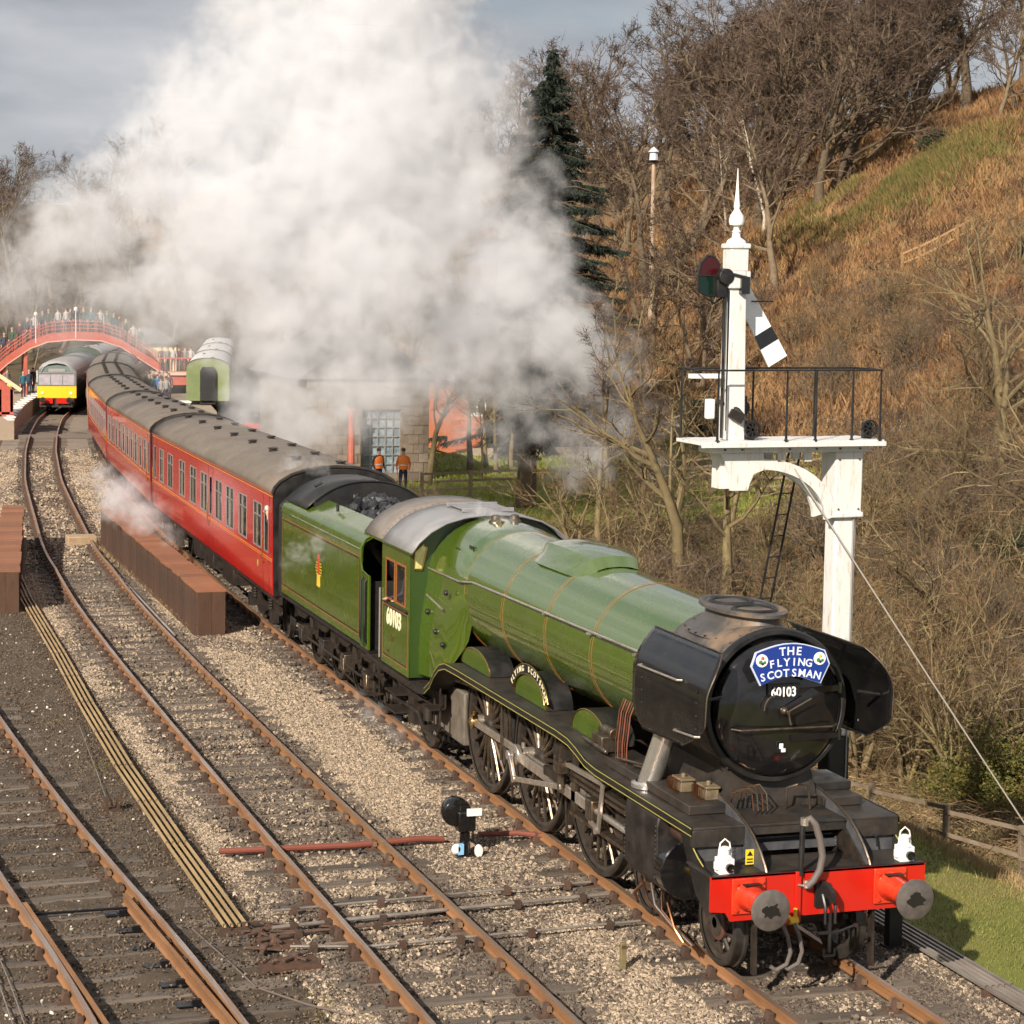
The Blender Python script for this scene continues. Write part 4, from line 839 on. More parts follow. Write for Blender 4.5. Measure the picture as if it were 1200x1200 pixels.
def coach(label,ya,yb,fn,wins,doors,first=False,vents=14,body=MAROON,roof=CROOF,group='crimson coaches of the train',nameit='passenger_coach',detail=True,lined=True):
    loc,rot,Ln=vehicle_transform(fn,ya,yb)
    t=thing(nameit,label,'railway coach',loc,0,group,rot=rot); g=.28; y0,y1=g,Ln-g
    # body sides built as panels round real window openings
    zb,zt=1.12,3.30; w0,w1=1.98,2.96
    ops=sorted([(c-wd/2,c+wd/2) for c,wd in wins]+[(c-.24,c+.24) for c in doors])
    for s in (-1,1):
        b=MB(); X0,X1=sorted((s*1.345,s*1.38))
        rows=[]
        b.prism([(s*1.33,1.10),(s*1.365,1.12),(s*1.385,1.5),(s*1.385,w0),(s*1.35,w0),(s*1.345,1.12)],'Y',y0,y1)
        b.prism([(s*1.35,w1),(s*1.385,w1),(s*1.38,zt),(s*1.34,zt)],'Y',y0,y1)
        e=y0
        for a,c in ops:
            if a>e: b.box(*sorted((s*1.35,s*1.385)),e,a,w0,w1)
            e=c
        b.box(*sorted((s*1.35,s*1.385)),e,y1,w0,w1)
        sd=b.build('coach_side',body,t,smooth=40)
        if lined:
            b=MB(); b.box(*sorted((s*1.384,s*1.389)),y0,y1,1.888,1.902); b.box(*sorted((s*1.384,s*1.388)),y0,y1,1.845,1.855); b.box(*sorted((s*1.378,s*1.388)),y0,y1,3.222,3.238); b.build('lining',mat('coach_lining',(.62,.28,.04),.4),sd)
        if s>0 and not detail: pass
        for c,wd in wins:
            t_=.03; a,d=-wd/2,wd/2
            me=bx_mesh('window_frame',FRM,(1.372,1.394,a,d,w0,w0+t_),(1.372,1.394,a,d,w1-t_,w1),(1.372,1.394,a,a+t_,w0+t_,w1-t_),(1.372,1.394,d-t_,d,w0+t_,w1-t_),(1.372,1.39,a+t_,d-t_,2.66,2.685),(1.372,1.388,-.012,.012,2.685,w1-t_))
            wfr=mk('window',me,t,(0,c,0),(0,0,0)); 
            if s<0: wfr.scale=(-1,1,1)
            mk('pane',bx_mesh('pane',GLASSP,(1.36,1.366,a+.01,d-.01,w0+.01,w1-.01)),wfr)
            if lined: mk('curtain',bx_mesh('curtain',mat('curtain_cloth',(.42,.36,.28),.9,rand=.3),(1.30,1.33,a+.02,a+.12,w0,w1-.05),(1.30,1.33,d-.12,d-.02,w0,w1-.05)),wfr,kind='stuff')
        for c in doors:
            me=bx_mesh('door_light',FRM,(1.372,1.39,-.24,-.215,w0,w1),(1.372,1.39,.215,.24,w0,w1),(1.372,1.39,-.215,.215,w0,w0+.025),(1.372,1.39,-.215,.215,w1-.025,w1))
            dl=mk('door_light',me,t,(0,c,0)); 
            if s<0: dl.scale=(-1,1,1)
            mk('pane',bx_mesh('pane',GLASSP,(1.36,1.366,-.22,.22,w0+.01,2.55)),dl)
            me=bx_mesh('door_seam',BLACK,(1.383,1.387,-.35,-.342,1.16,3.2),(1.383,1.387,.342,.35,1.16,3.2),(1.383,1.40,.24,.30,1.70,1.73)); ds=mk('door_seams',me,dl,kind='stuff')
    b=MB(); b.grid([[(x,y,z) for x,z in ROOFA] for y in np.linspace(y0,y1,9)]); rf=b.build('roof',roof,t,solid=.02,smooth=50)
    b=MB()
    for s in (-1,1): b.bar((s*1.395,y0,3.285),(s*1.395,y1,3.285),.03,.03)
    b.build('roof_gutter',mat('gutter_orange' if lined else 'gutter_plain',(.30,.06,.03) if lined else (.1,.1,.1),.5),rf,kind='stuff')
    for i in range(6):
        y=y0+(y1-y0)*(i+.5)/6
        b=None
        me=cached('roof_rib',lambda: (lambda q: (q.tube([(x,0,z+.012) for x,z in ROOFA],.008,5),q.mesh('roof_seam',CROOF))[1])(MB()))
        if i: mk('roof_seam',me,rf,(0,y-1.5,0))
    vm=cached('vent',lambda: (lambda q:(q.lathe([(.10,0),(.11,.04),(.07,.06),(.12,.075),(.12,.10),(.0,.12)],(0,0,0),ax='Z',n=10,cap=True),q.mesh('roof_ventilator',SOOT))[1])(MB()))
    for i in range(vents):
        y=y0+.9+(y1-y0-1.8)*i/(vents-1); x=(-.42 if i%2 else .30)
        mk('roof_ventilator',vm,rf,(x,y,3.80))
    for yy,sg in ((y0,-1),(y1,1)):
        poly=[(-1.36,1.12),(-1.38,3.28)]+ROOFA[1:-1]+[(1.38,3.28),(1.36,1.12)]
        b=MB(); b.prism(poly,'Y',yy-.02,yy+.02); en=b.build('coach_end',BLACK if roof is CROOF else body,t)
        b=MB(); b.prism([(-.5,1.15),(-.5,3.05),(-.35,3.3),(.35,3.3),(.5,3.05),(.5,1.15)],'Y',*sorted((yy,yy+sg*.24))); b.build('gangway_bellows',mat('gangway_rubber',(.025,.025,.027),.8),en)
        b=MB(); b.tube([(x*1.005,yy+sg*.02,z+.02) for x,z in ROOFA],.035,6); b.build('roof_end_rib',SOOT,en)
    # interior
    if first or ya<21:
        b=MB(); b.lathe([(.0,-.004),(.075,-.004),(.08,0)],(-1.388,1.9,1.62),ax='X',n=12); b.build('coach_crest',YLINE,t)
    for c in doors:
        b=MB(); b.tube([(-1.40,c+.30,1.75),(-1.42,c+.30,1.8),(-1.42,c+.30,2.25),(-1.40,c+.30,2.3)],.014,5); b.build('door_handle',BRASS,t)
    b=MB(); b.box(-1.3,1.3,y0,y1,1.15,1.2); b.build('floor',mat('coach_interior',(.10,.07,.05),.8),t)
    for c,wd in wins:
        me=bx_mesh('seat_bay',mat('seat_moquette',(.30,.10,.06),.9,col2=(.12,.14,.16),ns=14),(-1.25,-.35,-.06-.9*0,.06,1.2,2.25),(.35,1.25,-.06,.06,1.2,2.25)); mk('seat',me,t,(0,c+.93,0))
    # underframe
    b=MB()
    for s in (-1,1): b.box(*sorted((s*1.15,s*1.22)),y0,y1,.92,1.10)
    b.box(-.5,.5,y0,y1,.9,1.08); b.build('sole_bars',FRAME,t,kind='stuff')
    for k,(yc,l_) in enumerate(((Ln*.38,1.6),(Ln*.52,1.0),(Ln*.63,1.2))):
        b=MB(); b.box(-1.1,-.55,yc-l_/2,yc+l_/2,.42,.9); b.build('battery_box',FRAME,t,bevel=.02)
    b=MB()
    for s in (-1,1): b.tube([(s*1.0,Ln*.3,.95),(s*1.0,Ln*.4,.45),(s*1.0,Ln*.6,.45),(s*1.0,Ln*.7,.95)],.03,6)
    b.build('truss_rod',FRAME,t,kind='stuff')
    for yc in (2.85,Ln-2.85):
        for s in (-1,1):
            b=MB(); b.prism([(yc-1.7,.55),(yc-1.7,.75),(yc-.9,.78),(yc-.45,.6),(yc+.45,.6),(yc+.9,.78),(yc+1.7,.75),(yc+1.7,.55),(yc+1.1,.50),(yc+.5,.36),(yc-.5,.36),(yc-1.1,.50)],'X',s*.98,s*1.04)
            for dy in (-1.3,1.3): b.box(*sorted((s*1.0,s*1.16)),yc+dy-.13,yc+dy+.13,.34,.62)
            for k in range(4): b.bar((s*1.10,yc-.5+.07*k,.50-.04*k),(s*1.10,yc+.5-.07*k,.50-.04*k),.08,.025)
            for dy in (-1.3,1.3):
                for zz in (.62,.68,.74,.80): b.lathe([(.07,zz-.015),(.07,zz+.015)],(s*1.08,yc+dy*.72,0),ax='Z',n=8,cap=True)
            b.build('bogie_side',FRAME,t,kind='stuff')
            for dy in (-1.3,1.3):
                me=cached(('cw',s),lambda: (lambda q:(q.lathe([(.0,-s*.05),(.44,-s*.06),(.475,-s*.06),(.475,-s*.03),(.457,-s*.02),(.457,s*.06),(.38,s*.06),(.36,s*.02),(.12,s*.02),(.10,s*.06),(.0,s*.06)],(0,0,0),ax='X',n=32),q.mesh('coach_wheel',TYRE))[1])(MB()))
                mk('wheel',me,t,(s*.745,yc+dy,.457))
    return t
W1=[(c-20.85,.72) for c in (22.9,24.64,26.36,27.97,30.26,32.07,34.07,36.35)]+[(38.18-20.85,.8)]
coach('crimson coach nearest the tender with a man leaning out of its last window',20.85,40.42,c1,[(1.98,.95)]+[(c-20.85,1.02) for c in (24.64,26.36,27.97,30.26,32.07,34.07,36.35)][0:]+[(17.3,.9)],[.95,8.35,18.75])
GW=[(1.9+1.75*i,1.02) for i in range(10)]
labs=['second crimson coach from the tender, white-coated figure at its near end','third crimson coach from the tender where the train curves','fourth crimson coach from the tender beside the crowded platform','fifth crimson coach from the tender, reaching the footbridge','last crimson coach, partly hidden beyond the footbridge']
ends=[40.52,60.1,79.6,98.9,117.6,135.0]
for i,lb in enumerate(labs):
    if i<5: coach(lb,ends[i],ends[i+1] if i<5 else 0,c1,GW,[.85,18.6] if i!=1 else [.85,18.5]) if i<5 else None
# ============================================================= ground and tracks
def axis(a,b,fine0,fine1,df,dc):
    v=[a]
    while v[-1]<b:
        x=v[-1]; d=df if fine0<=x<=fine1 else min(dc,df+.12*min(abs(x-fine0),abs(x-fine1))); v.append(x+d)
    return v
XS=axis(-120,230,-8,60,.9,9); YS=axis(-26,420,-6,130,1.1,12)
BRACKEN=mat('bracken_hillside',(.145,.082,.035),.95,col2=(.21,.125,.055),ns=.35,bump=.8,bs=3,col3=(.085,.082,.022),ns3=.07,lo3=.52,hi3=.64,detail=10)
b=MB(); b.grid([[(x,y,hgt(x,y)-.02) for x in XS] for y in YS])
def seg_mat(me,fn):
    for p in me.polygons: p.material_index=fn(p.center)
GRASS=mat('meadow_grass',(.13,.15,.022),.9,col2=(.16,.16,.03),ns=.8,bump=.6,bs=12,col3=(.20,.16,.06),ns3=.4,lo3=.5,hi3=.75,detail=9)
SCRUBG=mat('scrub_floor',(.060,.040,.018),.95,col2=(.11,.075,.033),ns=1.2,bump=.9,bs=8,col3=(.05,.035,.018),ns3=.5,lo3=.5,hi3=.65,detail=9)
me=b.mesh('terrain',[BRACKEN,GRASS,SCRUBG],180)
def tm(c):
    u=c.x-c1(c.y)
    if u<5.9 and c.y<40: return 1
    if c.x<36 and c.y>47+3*math.sin(c.x*.3) and c.y<110 and u>2: return 1 if u<25 else 2
    if c.x<36: return 2
    return 0
seg_mat(me,tm)
o=mk('terrain',me); o['kind']='structure'
ASH=mat('ash_and_cinders',(.095,.068,.044),.95,col2=(.055,.04,.027),ns=3,bump=.8,bs=30,col3=(.15,.125,.095),ns3=9,lo3=.60,hi3=.75,detail=10)
BAL=mat('ballast_bed',(.25,.20,.15),.95,col2=(.13,.10,.075),ns=9,bump=1,bs=22,col3=(.10,.072,.052),ns3=.55,lo3=.5,hi3=.72,detail=12)
BALF=mat('ballast_far',(.19,.155,.12),.95,col2=(.29,.24,.185),ns=14,bump=1,bs=22,col3=(.09,.07,.055),ns3=.5,lo3=.5,hi3=.7,detail=12)
def hb(x,y): return zg(y)-.235+.014*mnoise.noise(Vector((x*3,y*3,0)))+.010*mnoise.noise(Vector((x*.8,y*.8,5)))
ys=list(np.arange(-8,36,.25)); 
b=MB(); b.grid([[(x,y,hb(x,y)) for x in [c2(y)-1.78+ (c1(y)+2.15-(c2(y)-1.78))*i/34 for i in range(35)]] for y in ys]); o=b.build('ballast_bed',BAL,smooth=180,fixn=False); o['kind']='structure'
ysf=list(np.arange(35.75,162,1.0)); 
b=MB(); b.grid([[(x,y,zg(y)-.215) for x in [c2(y)-2.2+(c1(y)+2.3-(c2(y)-2.2))*i/10 for i in range(11)]] for y in ysf]); o=b.build('ballast_beyond',BALF,smooth=180,fixn=False); o['kind']='structure'
b=MB(); b.grid([[(x,y,zg(y)-.198+.030*mnoise.noise(Vector((x*1.5,y*1.5,2)))+.012*mnoise.noise(Vector((x*6,y*6,4)))-.03*max(0,min(1,(x-c2(y)+2.4)/.6))) for x in np.linspace(-16,c2(y)-1.6,80)] for y in np.arange(-8,60,.25)]); o=b.build('cinder_ground',ASH,smooth=180,fixn=False); o['kind']='structure'

RAILP=[(-.035,0),(.035,0),(.035,-.035),(.011,-.055),(.011,-.115),(.035,-.13),(.035,-.146),(-.035,-.146),(-.035,-.13),(-.011,-.115),(-.011,-.055),(-.035,-.035)]
def offpath(fn,off,ya,yb,st=1.0,dz=0):
    out=[]; y=ya
    while y<=yb+1e-6:
        d=.5; hx=(fn(y+d)-fn(y-d)); n=Vector((1,-hx,0)).normalized(); out.append((fn(y)+n.x*off,y+n.y*off,zg(y)+dz)); y+=st
    return out
def rail(parent,path,head):
    b=MB(); b.strip(path,RAILP)
    # faces whose both profile indices are the top pair get the head material
    me=b.mesh('rail',[RAILM,head],30)
    for p in me.polygons:
        if p.normal.z>.9 and abs(p.normal.x)<.3: p.material_index=1
    import bmesh
    bm=bmesh.new(); bm.from_mesh(me); bmesh.ops.recalc_face_normals(bm,faces=bm.faces); 
    for f in bm.faces: f.material_index=1 if (f.normal.z>.9 and f.calc_center_median().z>zg(f.calc_center_median().y)-.01) else 0
    bm.to_mesh(me); bm.free(); return mk('rail',me,parent)
def sleeper_mesh(ln,seed):
    def f():
        b=MB(); rr=random.Random(seed); n=7; rows=[]
        for i in range(n):
            x=-ln/2+ln*i/(n-1); w_=.125+rr.uniform(-.008,.008); h=rr.uniform(-.008,.006)
            rows.append([(x,-w_,-.13),(x,-w_,-.012+h),(x,-w_+.02,h),(x,w_-.02,h+rr.uniform(-.004,.004)),(x,w_,-.012+h),(x,w_,-.13)])
        b.grid(rows,True); nn=len(b.v); b.f.append(tuple(range(6))); b.m.append(0); b.f.append(tuple(range(nn-6,nn))); b.m.append(0)
        return b.mesh('sleeper',SLEEP,30)
    return cached(('sl',ln,seed),f)
def chair_mesh():
    b=MB(); b.box(-.19,.19,-.10,.10,-.19,-.165); b.prism([(-.10,-.165),(-.085,-.06),(-.045,-.05),(-.04,-.15),(.04,-.15),(.05,-.06),(.10,-.05),(.13,-.165)],'Y',-.055,.055)
    b.lathe([(.022,-.165),(.022,-.145),(.0,-.14)],(-.15,.0,0),ax='Z',n=6); b.lathe([(.022,-.165),(.022,-.145),(.0,-.14)],(.16,.0,0),ax='Z',n=6)
    b.mi=1; b.box(-.085,-.04,-.10,.11,-.125,-.065)
    return b.mesh('rail_chair',[CHAIR,KEYW],30)
CH=chair_mesh()
SLP=[]   # sleeper footprints, used to keep stones off them
def track(name,label,fn,ya,yb,head,ln=2.6,sp=.72,chairs_to=30,rails=True,lnf=None,skip=None):
    t=empty(name,(0,0,0)); t['kind']='structure'
    if rails:
        for s in (-1,1): rail(t,offpath(fn,s*.7525,ya,yb),head)
    y=ya+.3; k=0; far=MB()
    while y<yb:
        sp_=sp+random.uniform(-.04,.04); hd=-math.atan2(fn(y+.5)-fn(y-.5),1); L1=lnf(y) if lnf else ln
        xo=random.uniform(-.06,.06); dz=random.uniform(-.006,.006)
        if not(skip and skip(y)):
            if k<300:
                o=mk('sleeper',sleeper_mesh(L1,k%6),t,(fn(y)+xo+(L1-ln)*.12,y,zg(y)-.184+dz),(0,0,hd+random.uniform(-.012,.012)))
            SLP.append((fn(y)+xo+(L1-ln)*.12,y,L1/2,.14))
            for s in (-1,1):
                if y<chairs_to:
                    mk('rail_chair',CH,t,(fn(y)+s*.7525,y+hd*0,zg(y)),(0,0,hd+(PI if s<0 else 0)))
                elif y<95:
                    far.box(fn(y)+s*.7525-.16,fn(y)+s*.7525+.16,y-.08,y+.08,zg(y)-.19,zg(y)-.10)
        k+=1; y+=sp_
    if far.v: far.build('distant_chairs',CHAIR,t,kind='stuff')
    return t
track('main_line_track','',c1,-8,150,RAILT)
track('loop_track','',c2,-8,150,RAILS if 0 else RAILT)
t3=track('siding_track','',c3,-8,50,RAILT,lnf=lambda y:3.3 if y<3.5 else (2.9 if y<6 else 2.6))
# turnout blades on the siding
def blade(x0,y0,x1,y1,nm,w=.7):
    pts=[(x0+(x1-x0)*t,y0+(y1-y0)*t,-.005) for t in np.linspace(0,1,12)]; b=MB()
    b.strip(pts,[(-.03,0),(.03,0),(.012,-.05),(.012,-.12),(.04,-.14),(-.03,-.14)]); o=b.build('switch_blade',RAILM,t3); return o
blade(-8.26,4.9,-7.52,-3,'a'); blade(-6.99,5.0,-6.25,-3,'b')
b=MB(); b.strip([(-6.75,5.0+(-3-5.0)*t,-.002) if 0 else (-6.97+.62*t-.10,5.0-8*t,-.0) for t in np.linspace(0,1,10)],[(-.02,0),(.02,0),(.02,-.13),(-.02,-.13)]); pass
b=MB()
for k in range(7):
    y=4.7-.66*k; xx=-6.99+(5-y)*.0925; b.box(xx-.32,xx-.02,y-.09,y+.07,-.178,-.162); b.box(xx-.12-.02,xx-.05,y-.03,y+.03,-.162,-.12)
b.tube([(-8.2,4.75,-.12),(-7.0,4.75,-.12)],.018,6); b.build('slide_plates',mat('greased_iron',(.012,.012,.014),.3,metal=.3),t3,kind='stuff')

# stones
MATST=mat('ballast_stone',(.37,.295,.215),.9,rand=.6,col2=(.21,.155,.105),ns=1.5,lo=.4,hi=.6)
def stone_tree(name,mt,smin,smax,seedv=0):
    ng=bpy.data.node_groups.new(name,'GeometryNodeTree'); ng.interface.new_socket('Geometry',in_out='INPUT',socket_type='NodeSocketGeometry'); ng.interface.new_socket('Geometry',in_out='OUTPUT',socket_type='NodeSocketGeometry')
    n=ng.nodes; l=ng.links; gi=n.new('NodeGroupInput'); go=n.new('NodeGroupOutput'); jn=n.new('GeometryNodeGeometryToInstance')
    for k in range(4):
        ic=n.new('GeometryNodeMeshIcoSphere'); ic.inputs['Radius'].default_value=1; ic.inputs['Subdivisions'].default_value=1 if k<4 else 2
        sp=n.new('GeometryNodeSetPosition'); rv=n.new('FunctionNodeRandomValue'); rv.data_type='FLOAT_VECTOR'; rv.inputs[0].default_value=(-.42,-.42,-.42); rv.inputs[1].default_value=(.42,.42,.42); rv.inputs['Seed'].default_value=k+seedv
        sm=n.new('GeometryNodeSetMaterial'); sm.inputs['Material'].default_value=mt
        l.new(ic.outputs['Mesh'],sp.inputs['Geometry']); l.new(rv.outputs[0],sp.inputs['Offset']); l.new(sp.outputs[0],sm.inputs[0]); l.new(sm.outputs[0],jn.inputs[0])
    ip=n.new('GeometryNodeInstanceOnPoints'); l.new(gi.outputs[0],ip.inputs['Points']); l.new(jn.outputs[0],ip.inputs['Instance']); ip.inputs['Pick Instance'].default_value=True
    r1=n.new('FunctionNodeRandomValue'); r1.data_type='FLOAT_VECTOR'; r1.inputs[1].default_value=(6.28,6.28,6.28)
    r2=n.new('FunctionNodeRandomValue'); r2.data_type='FLOAT_VECTOR'; r2.inputs[0].default_value=(smin,smin,smin*.7); r2.inputs[1].default_value=(smax,smax,smax*.8); r2.inputs['Seed'].default_value=5
    l.new(r1.outputs[0],ip.inputs['Rotation']); l.new(r2.outputs[0],ip.inputs['Scale']); l.new(ip.outputs[0],go.inputs[0]); return ng
def points_obj(name,P,ng):
    me=bpy.data.meshes.new(name); me.vertices.add(len(P)); me.vertices.foreach_set('co',np.asarray(P,dtype=np.float32).ravel()); me.update()
    o=bpy.data.objects.new(name,me); COL.objects.link(o); md=o.modifiers.new('g','NODES'); md.node_group=ng; o['kind']='stuff'; return o
A=np.array(SLP)
def scatter(n,x0,x1,ya,yb,keep_on,fn_ok=None,zo=0):
    # x0,x1: functions of y
    P=[]; y=rng.uniform(ya,yb,n)**1.0; u=rng.uniform(0,1,n)
    order=np.argsort(y); y=y[order]; u=u[order]
    a0=np.array([x0(v) for v in y]); a1=np.array([x1(v) for v in y]); x=a0+(a1-a0)*u
    on=np.zeros(n,bool)
    for (sx_,sy_,hl,hw) in A:
        if sy_<ya-1 or sy_>yb+1: continue
        i0,i1=np.searchsorted(y,[sy_-hw,sy_+hw]); on[i0:i1]|=np.abs(x[i0:i1]-sx_)<hl
    kk=rng.uniform(0,1,n)<keep_on*(.3+2.2*np.abs(np.sin(np.floor(y*1.39)*12.9898))**3); keep=(~on)|kk
    for f in (c1,c2,c3):
        fx=np.array([f(v) for v in y]); 
        for s in (-1,1): keep&=np.abs(x-(fx+s*.7525))>(.06+.09*on)
    x=x[keep];y=y[keep];on=on[keep]
    if fn_ok is not None: k2=fn_ok(x,y); x=x[k2];y=y[k2];on=on[k2]
    z=np.array([zg(v) for v in y])-.226+rng.uniform(-.012,.014,len(x))+on*.05+zo
    return np.stack([x,y,z],1)
st1=stone_tree('stones',MATST,.016,.036)
def visible(x,y):  # the strip of ground the photograph looks at, with a margin
    px=(x+10.79)*.96822-(y+19.65)*.2499; D=(x+10.79)*.2498+(y+19.65)*.965
    return (px/D<.36)&(px/D>-.21)&(D>19.5)
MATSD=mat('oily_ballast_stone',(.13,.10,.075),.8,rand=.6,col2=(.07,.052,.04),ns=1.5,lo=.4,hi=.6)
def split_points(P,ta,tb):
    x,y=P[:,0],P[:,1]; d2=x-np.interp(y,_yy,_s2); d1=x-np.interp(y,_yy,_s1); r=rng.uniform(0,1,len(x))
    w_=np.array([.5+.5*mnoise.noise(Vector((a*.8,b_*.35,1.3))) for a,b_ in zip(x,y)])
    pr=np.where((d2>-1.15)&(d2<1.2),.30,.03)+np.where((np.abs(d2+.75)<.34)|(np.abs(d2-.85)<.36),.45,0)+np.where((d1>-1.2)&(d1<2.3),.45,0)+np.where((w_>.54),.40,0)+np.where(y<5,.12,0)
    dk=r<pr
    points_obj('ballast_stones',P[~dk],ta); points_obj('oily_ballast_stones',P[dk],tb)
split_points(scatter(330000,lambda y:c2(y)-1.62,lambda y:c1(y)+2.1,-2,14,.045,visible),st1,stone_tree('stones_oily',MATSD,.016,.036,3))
st2=stone_tree('stones_far',MATST,.022,.042,9)
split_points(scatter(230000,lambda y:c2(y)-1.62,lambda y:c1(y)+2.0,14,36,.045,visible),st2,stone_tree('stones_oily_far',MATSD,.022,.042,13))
st3=stone_tree('stones_ash',mat('cinder_stone',(.11,.078,.052),.9,rand=.7),.008,.022,19)
points_obj('cinder_stones',scatter(42000,lambda y:-9.8,lambda y:c2(y)-1.55,-1,30,.35,visible,.032),st3)
MATSP=mat('pale_stone_chip',(.55,.50,.42),.9,rand=.4)
points_obj('pale_chips',scatter(420,lambda y:-9.5,lambda y:c2(y)-1.6,-1,30,.2,visible,.035),stone_tree('stones_pale',MATSP,.010,.026,29))

st4=stone_tree('stones_beyond',MATST,.035,.065,39)
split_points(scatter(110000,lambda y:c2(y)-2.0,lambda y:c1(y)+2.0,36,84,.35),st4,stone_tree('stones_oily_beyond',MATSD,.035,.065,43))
# point rodding
def rods(label,pts,offs,m,group,standstep=2.2,zb=-.10):
    t=thing('point_rodding',label,'point rods',(pts[0][0],pts[0][1],-.2),0,group); X0,Y0=pts[0][:2]
    P=[Vector((x-X0,y-Y0,zg(y)+.2+zb)) for x,y in pts]
    for k,o_ in enumerate(offs):
        Q=[p+Vector((o_,0,0)) for p in P]
        b=MB(); b.strip([tuple(q) for q in Q],[(-.016,.016),(.016,.016),(.016,-.016),(-.016,-.016)]) if P[-1].y>P[0].y else b.tube(Q,.018,4); b.build('rod',m,t)
    L_=0
    for a,c in zip(P[:-1],P[1:]):
        n=max(1,int((c-a).length/standstep))
        for i in range(n):
            q=a.lerp(c,i/n); b=MB(); b.box(q.x+min(offs)-.06,q.x+max(offs)+.06,q.y-.02,q.y+.02,q.z-.10,q.z-.02); b.box(q.x+min(offs)-.05,q.x+max(offs)+.05,q.y-.05,q.y+.05,q.z-.14,q.z-.10); 
            for o_ in offs: b.tube([(q.x+o_-.018,q.y,q.z-.02),(q.x+o_-.018,q.y,q.z+.03),(q.x+o_+.02,q.y,q.z+.03)],.006,4)
            b.build('roller_stand',CHAIR,t)
    return t
rods('run of four yellowish point rods between the cinder siding and the middle track',[(-5.82,3.7),(-5.88,7.4),(-5.92,12),(-5.87,17),(-5.76,22),(-5.66,29.5),(-5.3,38),(-4.6,50)],[-.14,-.05,.04,.13],RODY,None)
rods('run of five grey point rods along the grass edge to the right of the locomotive',[(2.08,-5),(2.10,2),(2.12,8),(2.2,16)],[-.16,-.08,0,.08,.16],RODG,None)
def crossrod(label,pts,r,m,parts=True,nm='cross_rod',cat='point rod',group='rods crossing beneath the tracks'):
    t=thing(nm,label,cat,(pts[0][0],pts[0][1],-.2),0,group); b=MB(); b.tube([(x-pts[0][0],y-pts[0][1],z+.2) for x,y,z in pts],r,8); b.build('rod',m,t)
    n=len(pts); b=MB()
    for (x0,y0,z0),(x1,y1,z1) in zip(pts[:-1],pts[1:]):
        for k in (.3,.8): b.cbox((x0+(x1-x0)*k-pts[0][0],y0+(y1-y0)*k-pts[0][1],z0+.2-.02),(.09,.07,.10))
    b.build('rod_joint',CHAIR,t,kind='stuff'); return t
crossrod('topmost thin dark rod crossing from the cranks to the main line below the ground signal',[(-5.25,4.16,-.10),(-4.33,4.29,-.12),(-2.6,4.34,-.10),(-.9,4.42,-.10)],.016,RODG)
crossrod('thicker middle grey rod crossing from the cranks to the main line',[(-5.4,3.55,-.11),(-4.5,3.67,-.12),(-2.7,3.76,-.10),(-.88,3.88,-.10)],.026,RODG)
crossrod('dark rod just below the thick grey rod, from the cranks to the middle track',[(-5.4,3.3,-.11),(-4.5,3.38,-.12),(-3.2,3.45,-.11)],.018,CHAIR)
crossrod('lowest rod crossing from the crank plate to the main line near the wooden stake',[(-5.34,2.87,-.12),(-4.45,2.66,-.12),(-2.98,2.70,-.11),(-.9,2.80,-.11)],.017,RODG)
t=thing('red_pipe','rust red pipe laid across beneath the middle track to the ground signal','pipe',(-5.38,6.88,-.2)); b=MB(); b.tube([(0,0,.10),(1.9,-.08,.09),(2.9,.0,.10),(3.25,.03,.06)],.045,10); b.build('pipe_length',REDPIPE,t); b=MB(); b.tube([(3.75,-.03,.12),(4.3,-.12,.13),(4.7,-.28,.10)],.04,10); b.build('pipe_length',REDPIPE,t)
t=thing('crank_assembly','rusty cluster of point cranks and chains at the near end of the yellow rods','cranks',(-5.45,3.0,-.2))
b=MB(); b.box(-.35,.35,-.75,-.35,-.01,.03); b.build('base_plate',RUST,t); b=MB(); b.box(-.25,.3,.0,.9,-.01,.02); b.build('base_plate',RUST,t)
for k,(x,y,a) in enumerate(((-.25,.75,.3),(-.12,.5,.5),(0,.25,.2),(-.2,-.1,-.4),(.1,-.45,.6))):
    b=MB(); M_=Matrix.Rotation(a,3,'Z'); b.cbox((x,y,.07),(.42,.05,.02),M_); b.cbox((x,y,.07),(.05,.36,.02),M_); b.lathe([(.05,.02),(.05,.11),(.02,.12)],(x,y,0),ax='Z',n=10,cap=True); b.build('crank',CHAIR,t)
b=MB(); b.tube([(-.3,.9,.06),(0,.95,.05),(.3,.7,.06),(.5,.75,.04),(.8,.55,.05)],.014,6); b.tube([(-.35,.6,.06),(.1,.55,.05),(.5,.4,.06),(.9,.35,.05)],.014,6); b.build('link_chain',CHAIR,t)
b=MB(); b.tube([(-6.24,15.1,-.1),(-6.4,11.5,-.14),(-6.50,9.85,-.12)],.006,5); o=b.build('signal_wire',RODG); tag(o,'thin signal wire running over the cinders to a small pulley stool','wire')
t=thing('pulley_stool','small rusty wire pulley stool on the cinders left of the yellow rods','pulley',(-6.45,9.7,-.2)); b=MB(); b.box(-.12,.14,-.1,.1,0,.03); b.box(-.1,-.06,-.06,.06,.03,.2); b.box(.06,.10,-.06,.06,.03,.2); b.build('stool_frame',RUST,t); b=MB(); b.lathe([(.06,-.02),(.045,0),(.06,.02)],(0,0,.12),ax='X',n=14,cap=True); b.build('pulley_wheel',CHAIR,t)
b=MB(); b.tube([(-6.32,3.91,-.17),(-6.15,2.7,-.15),(-6.0,1.74,-.17),(-5.6,1.1,-.16),(-5.2,.7,-.18)],.012,5); o=b.build('cable',mat('cable',(.13,.10,.09),.8)); tag(o,'thin brown cable lying loose on the dirt near the bottom of the yellow rods','cable')
